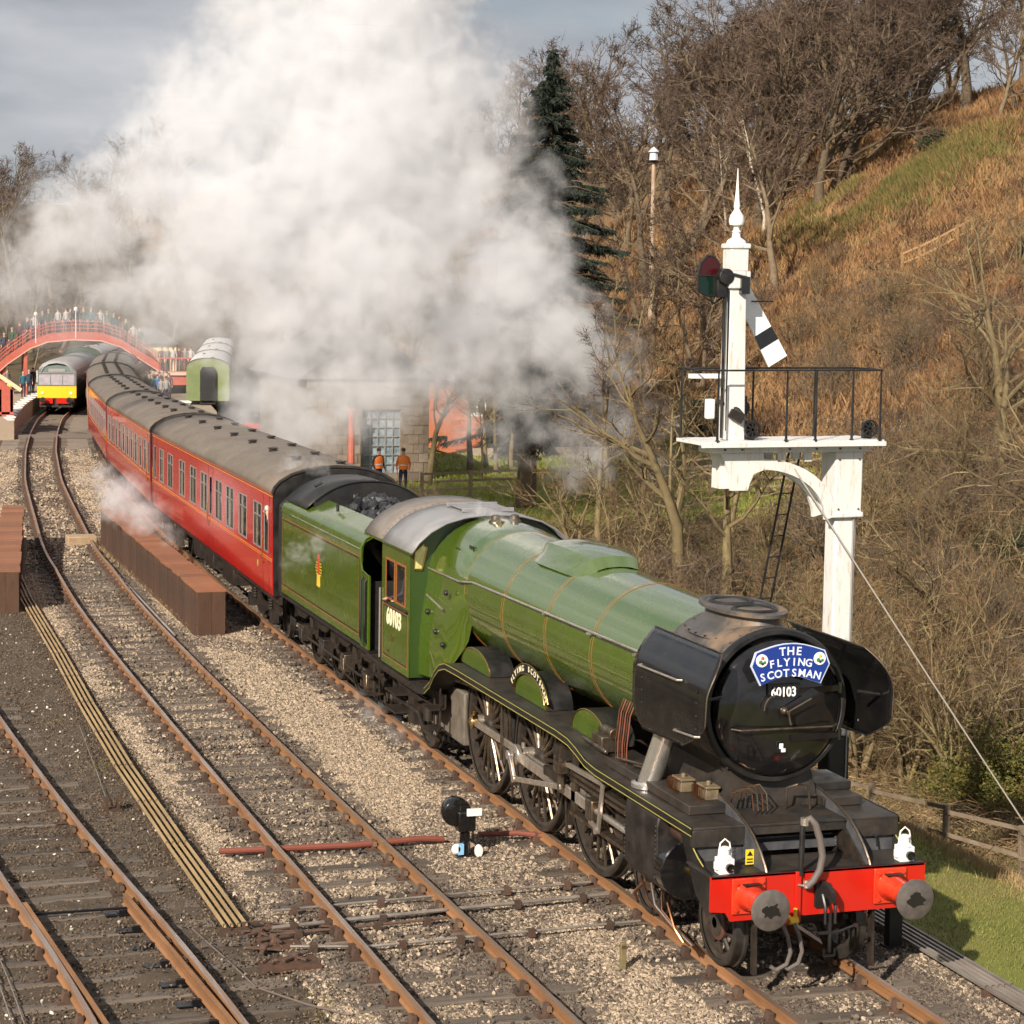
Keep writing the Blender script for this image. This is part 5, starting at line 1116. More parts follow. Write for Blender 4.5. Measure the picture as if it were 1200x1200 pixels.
for dx,lb in ((0,'left of the two thin signal wires at the bottom left corner'),(.12,'right of the two thin signal wires at the bottom left corner')):
    b=MB(); b.tube([(-8.95+dx,6,-.14),(-8.8+dx,2.4,-.14),(-8.68+dx,-3,-.14)],.008,5); o=b.build('signal_wire',RODG); tag(o,lb,'wire')

# ground signal
t=thing('ground_signal','squat black ground signal with white lens hoods standing between the two right tracks','ground signal',(-2.02,6.3,-.21))
b=MB(); b.tube([(0,0,0),(0,0,.36)],[.085,.07],12); b.box(-.14,.14,-.12,.12,0,.03); b.build('pedestal',GLOSS,t,bevel=.005)
b=MB(); b.lathe([(.17,.18),(.2,.12),(.21,.0),(.2,-.04),(.18,-.05),(.0,-.05)],(-.12,.03,.62),n=22); b.box(-.12,.13,-.1,.14,.36,.64); b.build('lamp_case',GLOSS,t,bevel=.02)
b=MB(); b.box(-.02,.19,-.16,-.13,.60,.70); b.build('signal_flag',WHITE,t)
b=MB(); b.lathe([(.06,-.08),(.075,-.10),(.05,-.12),(.0,-.12)],(-.15,0,.13),n=14); b.build('white_hood',WHITE,t); b=MB(); b.box(-.13,-.05,-.12,-.06,.05,.20); b.build('blue_lens',mat('blue_lens',(.25,.5,.75),.2),t)
b=MB(); b.lathe([(.085,0),(.08,-.03),(.0,-.035)],(.17,-.1,.08),n=16); o=b.build('white_hood',WHITE,t); o.scale=(.7,1,1.1); o.location=(.05,0,0)
b=MB(); b.tube([(.1,0,.3),(.16,-.05,.3),(.17,-.08,.1)],.014,6); b.tube([(.13,.05,.6),(.14,.05,.2)],.012,6); b.build('operating_link',BLACK,t)
# stakes
t=thing('wooden_stake','short weathered wooden stake standing in the ballast left of the main line rail','stake',(-1.70,1.45,-.22)); b=MB(); b.box(-.035,.035,-.03,.03,0,.34); b.build('stake_post',mat('mossy_timber',(.20,.15,.075),.9,col2=(.13,.12,.04),ns=8),t,bevel=.008); b=MB(); b.box(-.03,.03,-.034,-.03,.27,.31); b.build('stake_tag',RUST,t)
t=thing('black_marker_post','short black post in the ballast beneath the right hand buffer','post',(1.80,1.45,-.22)); b=MB(); b.box(-.09,.09,-.06,.06,0,.62); b.build('post',BLACK,t,bevel=.01); b=MB(); b.box(-.12,.12,-.09,.09,-.02,.05); b.build('footing',FRAME,t)

# rusty girders (sheet piled box beams)
def girder(label,xa,ya,xb,yb,w,h):
    L_=math.hypot(xb-xa,yb-ya); t=thing('rusty_box_girder',label,'girder',(xa,ya,-.22),-math.atan2(xb-xa,yb-ya))
    n=int(L_/.42); d=L_/n
    b=MB(); b.box(-w/2+.05,w/2-.05,.03,L_-.02,0,h-.03); b.build('core',RUST,t)
    for i in range(n):
        for s in (-1,1):
            me=bx_mesh('side_plank',RUST,(-.025,.025,.006,d-.006,0,h-.02)); o=mk('side_plank',me,t,(s*(w/2-.025)+random.uniform(-.014,.014),i*d,random.uniform(-.03,.0)))
        me=bx_mesh('top_plank',RUSTT,(-w/2-.02,w/2+.02,.006,d-.006,h-.02,h+.03)); mk('top_plank',me,t,(random.uniform(-.012,.012),i*d,random.uniform(-.012,.01)),(0,random.uniform(-.012,.012),random.uniform(-.015,.015)))
    b=MB()
    for i in range(n):
        for z in (.25,.8):
            for s in (-1,1): b.lathe([(.022,0),(.016,s*.02),(.0,s*.02)],(s*w/2,i*d+d*.5,z),ax='X',n=6)
    for s in (-1,1): b.box(*sorted((s*w/2+s*.0,s*w/2+s*.09)),0,L_-.02,.0,.05)
    b.build('bolts',RUST,t)
    for k in range(2):
        me=bx_mesh('end_plank',RUST,(-w/4+.003,w/4-.003,-.03,.0,0,h-.02)); mk('end_plank',me,t,(-w/4+k*w/2,0,0))
    return t
girder('long rusty box girder with orange brown top between the middle track and crimson coaches',-2.08,24.1,-1.95,40.5,.62,1.02)
girder('rusty box girder at the left edge beside the yellow point rods',-6.30,28.0,-4.75,42,.62,1.02)
b=MB(); b.box(-.45,.45,-.35,.35,0,.32); o=b.build('stone_block',mat('sandstone',(.42,.30,.18),.9,col2=(.30,.21,.13),ns=3,bump=.3),None,(-2.75,41.3,zg(41)-.22),bevel=.03); tag(o,'pale stone block on the ballast at the far end of the long rusty girder','stone block')
b=MB(); b.tube([(-2.95,24,-.14),(-2.85,31,-.14),(-2.6,40,-.2)],.035,6); o=b.build('cable_trough',RODG); tag(o,'thin grey pipe on the ballast beside the foot of the long rusty girder','pipe')

# ============================================================= bracket signal
t=sg_=thing('bracket_signal','tall white lattice free bracket signal with its arm lowered, black ladder and railed platform','signal',(2.90,5.0,-.30))
# coordinates below are relative to the base
def sgz(z): return z+.30
b=MB(); b.box(-.155,.155,-.155,.155,sgz(1.56),sgz(5.2)); post=b.build('main_post',WHITEW,t,bevel=.03)
b=MB(); b.box(-.16,.16,-.16,.16,-.6,sgz(1.559)); b.build('post_base',BLACK,t,bevel=.03)
b=MB(); b.box(-.205,.205,-.205,.205,sgz(4.60),sgz(5.50)); b.box(-.225,.225,-.225,.225,sgz(4.60),sgz(4.68)); b.build('post_head_casing',WHITEW,t,bevel=.02)
b=MB(); b.prism([(-2.05,sgz(5.50)),(.30,sgz(5.50)),(.30,sgz(5.60)),(-2.05,sgz(5.60))],'Y',-.20,.20); b.build('bracket_beam',WHITEW,t,bevel=.01)
for yy in (-.17,.17):
    A0=[]; 
    for k in range(17):
        a=PI/2*k/16; A0.append((-1.20+1.02*math.sin(a)*1.0, sgz(4.50)+ .95*math.cos(a)-.02))
    outer=[(-1.55,sgz(5.50))]+[(-1.2+1.0*math.sin(PI/2*k/16)**1.0+.06, sgz(4.55)+.90*math.cos(PI/2*k/16)) for k in range(17)]
    inner=[(-1.2+.92*math.sin(PI/2*k/16)-.04, sgz(4.45)+.80*math.cos(PI/2*k/16)) for k in range(17)]
    # left haunch and curved brace as closed prism
    poly=[(-1.95,sgz(5.50)),(-1.35,sgz(5.50)),(-1.28,sgz(5.42)),(-1.10,sgz(5.44)),]
    cur=[(-1.32+1.14*math.sin(PI/2*k/18), sgz(4.62)+.80*math.cos(PI/2*k/18)) for k in range(19)]
    cin=[(-1.32+.98*math.sin(PI/2*k/18), sgz(4.58)+.70*math.cos(PI/2*k/18)) for k in range(19)]
    b=MB(); b.prism(cur+cin[::-1],'Y',yy-.03,yy+.03); b.build('curved_brace',WHITEW,t,smooth=50)
    hau=[(-1.90,sgz(5.50)),(-1.28,sgz(5.50)),(-1.28,sgz(5.27)),(-1.42,sgz(5.22)),(-1.48,sgz(5.08)),(-1.50,sgz(5.00)),(-1.74,sgz(5.00)),(-1.76,sgz(5.18)),(-1.82,sgz(5.34))]
    b=MB(); b.prism(hau,'Y',yy-.035,yy+.035); b.build('bracket_haunch',WHITEW,t)
    b=MB()
    for x in (-1.02,-.62): b.box(x-.05,x+.05,yy-.03,yy+.03,sgz(5.38),sgz(5.50))
    b.build('brace_block',WHITEW,t,kind='stuff')
b=MB(); b.box(-1.88,-1.50,-.12,.12,sgz(5.02),sgz(5.49)); b.build('haunch_core',WHITEW,t)
# platform planks
n=16
for i in range(n):
    x=-2.30+2.72*i/n; me=bx_mesh('platform_plank',WHITEW,(0,2.72/n-.008,-.40,.38,-.022,.022)); mk('platform_plank',me,t,(x,random.uniform(-.02,.02),sgz(5.655)+random.uniform(-.003,.003)))
b=MB(); b.box(-2.2,.4,-.36,-.30,sgz(5.60),sgz(5.632)); b.box(-2.2,.4,.30,.36,sgz(5.60),sgz(5.632)); b.box(-2.29,.41,-.44,-.405,sgz(5.60),sgz(5.66)); b.build('platform_bearer',WHITEW,t,kind='stuff')
b=MB()
for x in (-1.85,-1.6,-.9,-.5,-.15,.15):
    for z in (5.55,): b.lathe([(.014,-.205),(.014,-.22),(.0,-.222)],(x,0,sgz(z)),n=6)
for z in (4.72,5.4):
    for x in (-.15,.15): b.lathe([(.016,-.205),(.012,-.22),(.0,-.222)],(x,0,sgz(z)),n=6)
b.build('bolts',RUST,t)
b=MB(); b.tube([(.10,-.17,-.3),(.10,-.17,sgz(4.6))],.012,5); b.build('cable',mat('grey_cable',(.30,.29,.28),.7),t)
# doll post
dx=-1.665
b=MB(); b.grid([[(dx-w_,-w_,z),(dx+w_,-w_,z),(dx+w_,w_,z),(dx-w_,w_,z)] for z,w_ in ((sgz(5.680),.135),(sgz(7.730),.115))],True); b.build('signal_post',WHITEW,t,bevel=.015)
b=MB(); b.box(dx-.155,dx+.155,-.155,.155,sgz(7.700),sgz(7.930)); b.box(dx-.13,dx+.13,-.13,.13,sgz(7.930),sgz(8.300)); b.box(dx-.15,dx+.15,-.15,.15,sgz(8.230),sgz(8.300)); b.build('post_cap',WHITEW,t,bevel=.015)
b=MB(); b.lathe([(.14,8.28),(.12,8.34),(.06,8.38),(.05,8.44),(.065,8.46),(.04,8.48),(.04,8.53),(.095,8.55),(.105,8.60),(.09,8.67),(.05,8.73),(.035,8.76),(.045,8.79),(.04,8.82),(.036,8.84),(.02,9.02),(.004,9.30)],(dx,0,.30),ax='Z',n=16); b.build('finial',WHITE,t,smooth=40)
# arm (seen from the back)
ax_,az_=dx+.12,7.80
M_=Matrix.Rotation(R_(60),3,'Y')
def armpt(u,v): q=M_@Vector((u,0,v)); return (ax_+q.x,sgz(az_)+q.z)
def armquad(u0,u1,w0,w1,y0,y1,m,nm):
    b=MB(); b.prism([armpt(u0,-w0),armpt(u1,-w1),armpt(u1,w1),armpt(u0,w0)],'Y',y0,y1); return b.build(nm,m,t)
a1=armquad(.05,.78,.115,.14,.165,.185,WHITE,'signal_arm'); armquad(.78,.985,.14,.148,.165,.1855,GLOSS,'arm_stripe'); armquad(.985,1.25,.148,.155,.165,.185,WHITE,'arm_tip')
armquad(.05,1.25,.11,.15,.186,.19,RED,'arm_front')
b=MB(); b.lathe([(.09,-.05),(.09,.05)],(ax_-.02,.12,sgz(az_-.0)),n=14,cap=True); b.tube([(dx-.28,-.15,sgz(7.920)),(dx+.10,-.15,sgz(7.840))],.03,6); b.box(dx+.0,dx+.12,-.2,-.12,sgz(7.630),sgz(7.860)); b.tube([(ax_+.2,.15,sgz(7.530)),(ax_+.52,.15,sgz(7.530))],.01,5); b.build('arm_bearing',GLOSS,t)
# spectacle
sx0=dx-.36
SP=lambda q:[(sx0+x,sgz(7.62+z)) for x,z in q]
pl=SP([(-.15,.04),(-.155,.25),(-.12,.42),(-.03,.52),(.08,.50),(.15,.40),(.14,.25),(.12,.0),(0,-.02)])
b=MB(); b.tube([(x,.05,z) for x,z in pl+pl[:1]],.018,6); b.tube([(sx0-.15,.05,sgz(7.87)),(sx0+.14,.05,sgz(7.87))],.016,6); b.build('spectacle_frame',BLACK,t)
b=MB(); b.prism(SP([(-.145,.26),(-.11,.41),(-.03,.505),(.08,.49),(.14,.39),(.13,.26)]),'Y',.045,.055); b.build('red_glass',mat('dark_red_glass',(.045,.005,.006),.1),t)
b=MB(); b.prism(SP([(-.14,.05),(-.14,.24),(.13,.24),(.11,.01),(0,-.01)]),'Y',.045,.055); b.build('green_glass',mat('dark_green_glass',(.004,.018,.012),.1),t)
b=MB(); b.lathe([(.0,-.12),(.105,-.11),(.11,.0),(.08,.03),(.0,.03)],(dx-.20,-.06,sgz(7.86)),n=20); b.box(dx-.30,dx-.16,-.1,.12,sgz(7.58),sgz(7.86)); b.tube([(dx-.46,0,sgz(7.60)),(dx-.3,0,sgz(7.5)),(dx-.15,0,sgz(7.6))],.016,6); b.build('signal_lamp',BLACK,t,bevel=.015)
b=MB(); b.tube([(dx-.175,-.05,sgz(7.930)),(dx-.175,-.05,sgz(5.700))],.02,8); b.tube([(dx-.14,-.1,sgz(7.680)),(dx-.13,-.1,sgz(5.800))],.012,6); b.build('operating_rod',BLACK,t)
b=MB(); b.tube([(dx-.68,.1,sgz(7.380)),(dx-.68,.1,sgz(5.700))],.008,5); b.build('signal_cable',BLACK,t)
# ladder stays behind doll
b=MB()
for x_ in (dx+.15,): b.tube([(x_,.25,sgz(7.780)),(x_+.03,.28,sgz(6.400)),(x_+.22,.30,sgz(5.700))],.018,6)
b.tube([(dx+.14,.2,sgz(7.580)),(dx+.14,.22,sgz(5.700))],.016,6); b.build('post_stay',BLACK,t,kind='stuff')
# balance levers and white box
b=MB(); b.box(dx-.62,dx-.15,-.05,.06,sgz(6.50),sgz(6.56)); b.build('lamp_windlass_arm',WHITE,t)
b=MB(); b.box(dx-.36,dx-.24,.0,.1,sgz(5.95),sgz(6.22)); b.build('white_counterweight',WHITE,t,bevel=.02)
b=MB(); b.tube([(dx-.2,.05,sgz(6.2)),(dx+.02,-.15,sgz(6.08)),(dx+.12,-.2,sgz(5.95))],.03,6); b.cbox((dx-.02,-.18,sgz(6.0)),(.2,.06,.12),Matrix.Rotation(.5,3,'Y')); b.build('balance_lever',FRAME,t)
for x_ in (dx+.20,.28):
    b=MB(); b.lathe([(.10,-.02),(.12,-.02),(.12,.02),(.10,.02),(.10,-.02)],(x_,-.22,sgz(5.82)),n=20); 
    for k in range(4): b.bar((x_-.1*math.cos(k*PI/4),-.22,sgz(5.82)-.1*math.sin(k*PI/4)),(x_+.1*math.cos(k*PI/4),-.22,sgz(5.82)+.1*math.sin(k*PI/4)),.02,.02)
    b.box(x_-.06,x_+.06,-.17,-.10,sgz(5.68),sgz(5.9)); b.build('rope_pulley',BLACK,t)
b=MB(); b.box(dx+.12,dx+.27,.1,.2,sgz(5.85),sgz(6.25)); b.lathe([(.09,-.05),(.09,.05)],(dx+.2,.1,sgz(6.1)),n=14,cap=True); b.build('repeater_box',BLACK,t)
# railing
RZ=6.62
b=MB(); b.tube([(-2.26,-.38,sgz(RZ)),(.36,-.38,sgz(RZ)),(.36,.36,sgz(RZ)),(-2.26,.36,sgz(RZ)),(-2.26,-.38,sgz(RZ))],.013,6); b.build('top_rail',BLACK,t)
for x_,y_ in ((-2.24,.36),(-2.05,-.38),(-1.18,.36),(-1.05,-.38),(-.62,-.38),(-.25,.36),(-.08,-.38),(.34,-.38),(.34,.36)):
    b=MB(); b.tube([(x_,y_,sgz(5.66)),(x_,y_,sgz(RZ))],[.02,.013],6); b.lathe([(.035,5.98),(.02,6.0)],(x_,y_,0),ax='Z',n=8,cap=True); b.build('railing_post',BLACK,t)
# ladder down
b=None
La,Lb=Vector((-.45,.62,sgz(5.6))),Vector((-1.05,1.6,-.2))
side=Vector((.24,.12,0))
for s_ in (0,1):
    b=MB(); b.tube([La+side*s_,Lb+side*s_],.018,6); b.build('ladder_stringer',BLACK,t)
for k in range(20):
    p=La.lerp(Lb,(k+.5)/20); b=MB(); b.tube([p,p+side],.010,5); b.build('ladder_rung',BLACK,t)
b=MB(); a_=Vector((2.0,4.85,5.42)); c_=Vector((5.55,3.0,-.55)); b.tube([a_,a_.lerp(c_,.5)+Vector((0,0,-.02)),c_],.011,6); o=b.build('stay_wire',mat('stay_wire',(.42,.38,.33),.5,metal=.4)); tag(o,'pale guy wire slanting from the bracket signal down to the right','stay wire')

# ============================================================= verge: grass, fence, litter
def blades(name,P,h,w_,m,lean=.4,kind='stuff',up=0):
    n=len(P); P=np.asarray(P); a=rng.uniform(0,2*PI,n); hh=h*rng.uniform(.5,1.2,n); ww=w_*rng.uniform(.6,1.2,n); la=rng.uniform(0,2*PI,n); ll=hh*lean*rng.uniform(.1,1,n)
    V=np.zeros((n,3,3)); V[:,0]=P; V[:,1]=P; V[:,2]=P
    V[:,0,0]-=np.cos(a)*ww; V[:,0,1]-=np.sin(a)*ww; V[:,1,0]+=np.cos(a)*ww; V[:,1,1]+=np.sin(a)*ww
    V[:,2,0]+=np.cos(la)*ll; V[:,2,1]+=np.sin(la)*ll; V[:,2,2]+=hh
    me=bpy.data.meshes.new(name); me.vertices.add(n*3); me.vertices.foreach_set('co',V.astype(np.float32).ravel()); me.loops.add(n*3); me.loops.foreach_set('vertex_index',np.arange(n*3,dtype=np.int32)); me.polygons.add(n); me.polygons.foreach_set('loop_start',np.arange(0,n*3,3,dtype=np.int32)); me.polygons.foreach_set('loop_total',np.full(n,3,dtype=np.int32)); me.materials.append(m); me.update(calc_edges=True)
    return mk(name,me,kind=kind)
def spread(n,fx,ok=None):
    out=[]
    while len(out)<n:
        x,y=fx()
        if ok is None or ok(x,y): out.append((x,y,hgt(x,y)-.02))
    return out
GB=mat('grass_blade',(.13,.145,.024),.8,col2=(.20,.19,.045),ns=1.5,col3=(.22,.17,.06),ns3=.9,lo3=.5,hi3=.7)
GD=mat('dry_grass',(.38,.27,.13),.85,col2=(.25,.16,.07),ns=2)
blades('verge_grass',spread(52000,lambda:(2.45+random.random()**.9*3.9,random.uniform(-2,16))),.05,.007,GB,.9)
blades('verge_grass',spread(26000,lambda:(random.gauss(6.1,.5),random.uniform(0,16))),.16,.008,GD,.8)
# fence
TIMD=mat('dark_weathered_timber',(.13,.095,.06),.9,col2=(.21,.16,.11),ns=4,bump=.5,bs=25,rand=.3)
t=thing('timber_fence','weathered low timber rail fence at the edge of the grass bank right of the locomotive','fence',(7.1,9,0))
fp=[(4.95,15.5),(5.55,13.5),(6.05,11.8),(6.6,10.3),(7.15,8.9),(7.7,7.6),(8.25,6.3),(8.8,5.0)]
tops=[-.62,-.66,-.70,-.73,-.76,-.80,-.85,-.9]
for i,((x,y),zt_) in enumerate(zip(fp,tops)):
    b=MB(); b.cbox((x-7.1,y-9,zt_-.55),(.10,.08,1.25),Matrix.Rotation(random.uniform(-.06,.06),3,'X')); b.build('fence_post',TIMD,t,bevel=.01)
for i in range(len(fp)-1):
    for dz in (-.0,-.42):
        b=MB(); (x0,y0),(x1,y1)=fp[i],fp[i+1]; b.bar((x0-7.1-.05,y0-9,tops[i]+dz+random.uniform(-.06,.05)),(x1-7.1-.05,y1-9,tops[i+1]+dz+random.uniform(-.06,.05)),.03,.065); b.build('fence_rail',TIMD,t)
# ============================================================= far station
pp=[]
def crowd_proto():
    cols=[((.05,.06,.10),(.04,.04,.06)),((.10,.03,.03),(.05,.05,.06)),((.02,.12,.16),(.03,.03,.05)),((.25,.22,.20),(.06,.05,.04)),((.04,.09,.05),(.05,.05,.07)),((.45,.42,.40),(.04,.05,.10))]
    return cols
CC=crowd_proto(); CN=['navy','dark red','teal','beige','dark green','pale grey']
proto={}
def spectator(label,loc,rz,ci,group=None,hat=None):
    if ci not in proto:
        t=person(label,loc,rz,CC[ci][0],CC[ci][1],group=group,stride=.04,hair=(.10,.06,.04) if ci%2 else (.35,.3,.25)); proto[ci]=t; return t
    t=dup(proto[ci]); t.location=loc; t.rotation_euler=(0,0,rz); t['label']=label
    if group: t['group']=group
    elif 'group' in t: del t['group']
    return t
# footbridge
t=thing('footbridge','red arched station footbridge crowded with spectators over the far end of the train','footbridge',(8.0,122,zg(122)))
z0=zg(122)
DK=[(1.2,.6),(2.6,1.9),(4.2,3.0),(5.4,3.45),(7.2,3.62),(9.2,3.55),(10.6,3.1),(12.2,2.1),(13.6,1.2)]
for yy in (-.9,.9):
    b=MB(); top=[(x-8,z-z0+.55) for x,z in DK]; bot=[(x-8,z-z0-.02) for x,z in DK]; b.prism(top+bot[::-1],'Y',yy-.06,yy+.06); b.build('arch_girder',BRIDGE,t)
    b=MB(); b.grid([[(x-8,yy-.10,z-z0-.06),(x-8,yy+.10,z-z0-.06),(x-8,yy+.10,z-z0-.0),(x-8,yy-.10,z-z0-.0)] for x,z in DK],True); b.build('lower_flange',BRLT,t)
    for dz in (.8,1.05,1.3):
        b=MB(); b.tube([(x-8,yy,z-z0+dz) for x,z in DK],.035,5); b.build('handrail',BRIDGE,t)
    for i in range(22):
        x=1.4+12*i/21; z=np.interp(x,[q[0] for q in DK],[q[1] for q in DK]); b=MB(); b.bar((x-8,yy,z-z0+.5),(x-8,yy,z-z0+1.3),.04,.04); b.build('baluster',BRIDGE,t)
b=MB(); b.grid([[(x-8,-.9,z-z0+.45),(x-8,.9,z-z0+.45)] for x,z in DK]); b.build('deck',mat('deck_boards',(.10,.07,.05),.9),t,solid=.06)
for x in (2.4,3.9,14.0): 
    b=MB(); b.box(x-8-.12,x-8+.12,-.8,.8,-.2,np.interp(x,[q[0] for q in DK],[q[1] for q in DK])-z0); b.build('bridge_leg',BRIDGE,t)
gl=[]
for k,(x,z) in enumerate([(4.6,4.55),(7.4,4.9)]):
    b=MB(); b.tube([(x-8,-.95,z-z0-1.2),(x-8,-.95,z-z0+.7)],.03,5); b.lathe([(.0,0),(.12,.05),(.14,.2),(.0,.32)],(x-8,-.95,z-z0+.7),ax='Z',n=10); b.build('bridge_lamp',WHITE,t)
for i in range(20):
    x=2.6+9.6*i/19+random.uniform(-.15,.15); z=np.interp(x,[q[0] for q in DK],[q[1] for q in DK])+.46; ci=random.randrange(6)
    spectator('%s coated spectator on the footbridge, %s'%(CN[ci],['far left of the crowd','left slope of the crowd','left of the middle','in the middle of the crowd','right of the middle','right slope of the crowd'][min(5,i*6//20)]) ,(x,122-.3+random.uniform(-.4,.5),z),PI/2*random.choice([0,0,.5,-.5]),ci,'spectators standing on the footbridge')
# landing tower at the right end
t=thing('stair_tower','red landing tower with dark archway at the right end of the footbridge','stair tower',(14.6,121,zg(121)-.2))
b=MB(); b.box(-1.3,-.75,-1,1,0,2.4); b.box(.75,1.3,-1,1,0,2.4); b.box(-.75,.75,.4,1,0,2.4); b.box(-.75,.75,-1,1,1.7,2.4); b.build('tower_wall',BRIDGE,t)
b=MB(); b.box(-1.5,1.5,-1.15,1.15,2.4,2.6); b.build('tower_cornice',BRLT,t)
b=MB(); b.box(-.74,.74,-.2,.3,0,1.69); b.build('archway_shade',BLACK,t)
for i in range(9): b=MB(); b.box(-1.4+.34*i,-1.36+.34*i,-1.1,-1.06,2.6,3.6); b.build('baluster',BRIDGE,t)
b=MB(); b.box(-1.45,1.45,-1.12,-1.04,3.55,3.65); b.build('handrail',BRIDGE,t)
for i in range(6):
    ci=(i*2+1)%6; spectator('%s coated spectator behind the railing of the red landing tower, number %s from left'%(CN[ci],['one','two','three','four','five','six'][i]),(13.5+.42*i,121,zg(121)+2.4),random.uniform(-.4,.4),ci,'spectators on the landing tower')
t=thing('station_house','cream walled station house with dark gable windows right of the landing tower','house',(15.3,134,zg(134)-.2))
b=MB(); b.box(-1.6,1.6,0,6,0,4.2); b.build('wall',CREAMW,t)
b=MB(); b.prism([(-1.9,4.2),(.0,5.4),(1.9,4.2)],'Y',-.3,6.3); b.build('roof',SLATE,t)
for x in (-.8,.7): b=MB(); b.box(x-.4,x+.4,-.05,-.01,1.4,2.8); b.build('window',GLASS,t); b=MB(); b.box(x-.45,x+.45,-.08,-.05,1.3,1.4); b.build('sill',WHITE,t)
# railcar on the loop
def railcar():
    fn=lambda y:c2(y)
    loc,rot,L_=vehicle_transform(c2,113.5,131)
    t=thing('diesel_railcar','green diesel railcar with a yellow lower front standing at the platform under the footbridge','railcar',loc,0,None,rot=rot)
    DG=mat('railcar_green',(.02,.05,.028),.35,col2=(.03,.06,.035),ns=3); W_=1.30
    arc=[(-W_,2.75),(-W_*.96,2.95),(-W_*.8,3.2),(-W_*.5,3.4),(0,3.48)]; arc+=[(-x,z) for x,z in arc[-2::-1]]
    b=MB(); b.prism([(-W_,.95),(-W_,2.0)]+[(-W_,2.75),(W_,2.75)]+[(W_,2.0),(W_,.95)],'Y',.25,L_); b.build('car_body',DG,t)
    b=MB(); b.grid([[(x*(.80+.2*min(1,k/2)),y,z-(.18 if k==0 else (.05 if k==1 else 0))) for x,z in arc] for k,y in enumerate((.12,.45,1.1,6,12,L_))]); b.build('roof',mat('railcar_roof_grey',(.26,.255,.25),.6,col2=(.34,.33,.32),ns=2),t,solid=.03,smooth=60)
    b=MB(); b.prism([(-W_,.97),(-W_,1.75),(W_,1.75),(W_,.97)],'Y',.16,.26); b.build('yellow_panel',mat('warning_panel_yellow',(.85,.50,.02),.35),t)
    b=MB(); b.prism([(-W_,1.76),(-W_,2.75),(-.9,3.05),(0,3.17),(.9,3.05),(W_,2.75),(W_,1.76)],'Y',.18,.25); cfr=b.build('cab_front',mat('railcar_front_grey_green',(.13,.17,.16),.4),t)
    for x0,x1 in ((-1.18,-.42),(-.38,.38),(.42,1.18)):
        b=MB(); b.box(x0,x1,.15,.178,1.83,2.55); wf=b.build('cab_window',mat('cab_window_glass',(.30,.29,.32),.08,col2=(.42,.38,.42),ns=3),t)
        b=MB(); b.box(x0-.03,x1+.03,.135,.15,2.53,2.58); b.build('window_frame',FRM,wf)
    b=MB(); b.box(-1.2,1.2,.13,.178,2.62,2.66); b.box(-.55,.55,.15,.178,2.7,2.92); b.build('marker_band',FRM,cfr)
    b=MB(); b.bar((-W_,.15,2.0),(-W_,.15,2.8),.05,.05); b.build('white_corner_edge',WHITE,t)
    b=MB(); b.box(-1.1,-.25,.02,.2,.60,.95); b.build('red_buffer_panel',RED,t); b=MB(); b.box(.0,.85,.02,.2,.60,.95); b.build('red_buffer_panel',RED,t)
    for s in (-1,1):
        b=MB(); b.lathe([(.1,.0),(.1,-.3),(.2,-.32),(.2,-.36),(.0,-.37)],(s*.87,0,.85),n=16); b.build('buffer',BLACK,t)
        b=MB(); b.box(*sorted((s*W_,s*(W_+.01))),.9,L_-.5,1.9,2.5); b.build('side_windows',GLASS,t)
        b=MB(); b.lathe([(.09,.0),(.08,-.03),(.0,-.04)],(s*.95,.15,1.3),n=12); b.build('lamp',LETTERW,t)
    b=MB(); b.box(-1.15,1.15,.2,L_,.35,.96); b.build('underframe',FRAME,t)
    for yy in (2.5,L_-2.5):
        for s in (-1,1):
            for dy in (-1.1,1.1): mk('wheel',_cm[('cw',s)],t,(s*.745,yy+dy,.457))
railcar()
for k,(ya,yb) in enumerate(((131.3,149),(149.3,166))):
    coach(['first grey roofed coach behind the railcar','second grey roofed coach behind the railcar'][k],ya,yb,c2,[(2+1.9*i,1.0) for i in range(7)],[],body=mat('railcar_green',(.02,.05,.028),.35),roof=mat('railcar_roof_grey',(.26,.255,.25),.6),group='coaches coupled behind the railcar',vents=8)
# platforms
STP=mat('platform_stone',(.30,.24,.18),.9,col2=(.38,.30,.22),ns=1.5)
def platform(fn,o0,o1,ya,yb,edge,nm):
    e=empty(nm,(0,0,0)); e['kind']='structure'
    b=MB(); 
    rows=[[(fn(y)+o0,y,zg(y)-.25),(fn(y)+o0,y,zg(y)+.85),(fn(y)+o1,y,zg(y)+.85),(fn(y)+o1,y,zg(y)-.25)] for y in np.linspace(ya,yb,14)]
    b.grid(rows,True); b.f.append((0,1,2,3)); b.m.append(0); b.build('platform_body',STP,e)
    oe=o1 if edge>0 else o0
    for i in range(24):
        y=ya+(yb-ya)*i/24; d=(yb-ya)/24; b=MB(); b.box(fn(y)+min(oe,oe-edge*.35),fn(y)+max(oe,oe-edge*.35)+.03,y+.02,y+d-.02,zg(y)+.854,zg(y)+.90); b.build('edge_slab',WHITE,e)
platform(c2,-4.2,-1.62,92,150,1,'platform_left')
platform(c1,1.65,6.5,99,150,-1,'platform_right')
for k,(x,y,ci,lb) in enumerate([(3.2,116,2,'teal jacketed person on the left platform beside the yellow fronted railcar'),(3.9,119,0,'navy coated person on the left platform just behind the teal jacket'),(2.6,121,3,'beige coated person far back on the left platform'),(4.6,123,1,'dark red coated person under the footbridge on the left platform')]):
    spectator(lb,(x,y,zg(y)+.86),.2*k,ci)
person('platform worker in a lime green vest beside the red hut',(1.3,106,zg(106)+.86),.4,(.05,.06,.06),(.03,.03,.04),vest=mat('lime_hi_vis',(.55,.75,.05),.7),stride=.05)
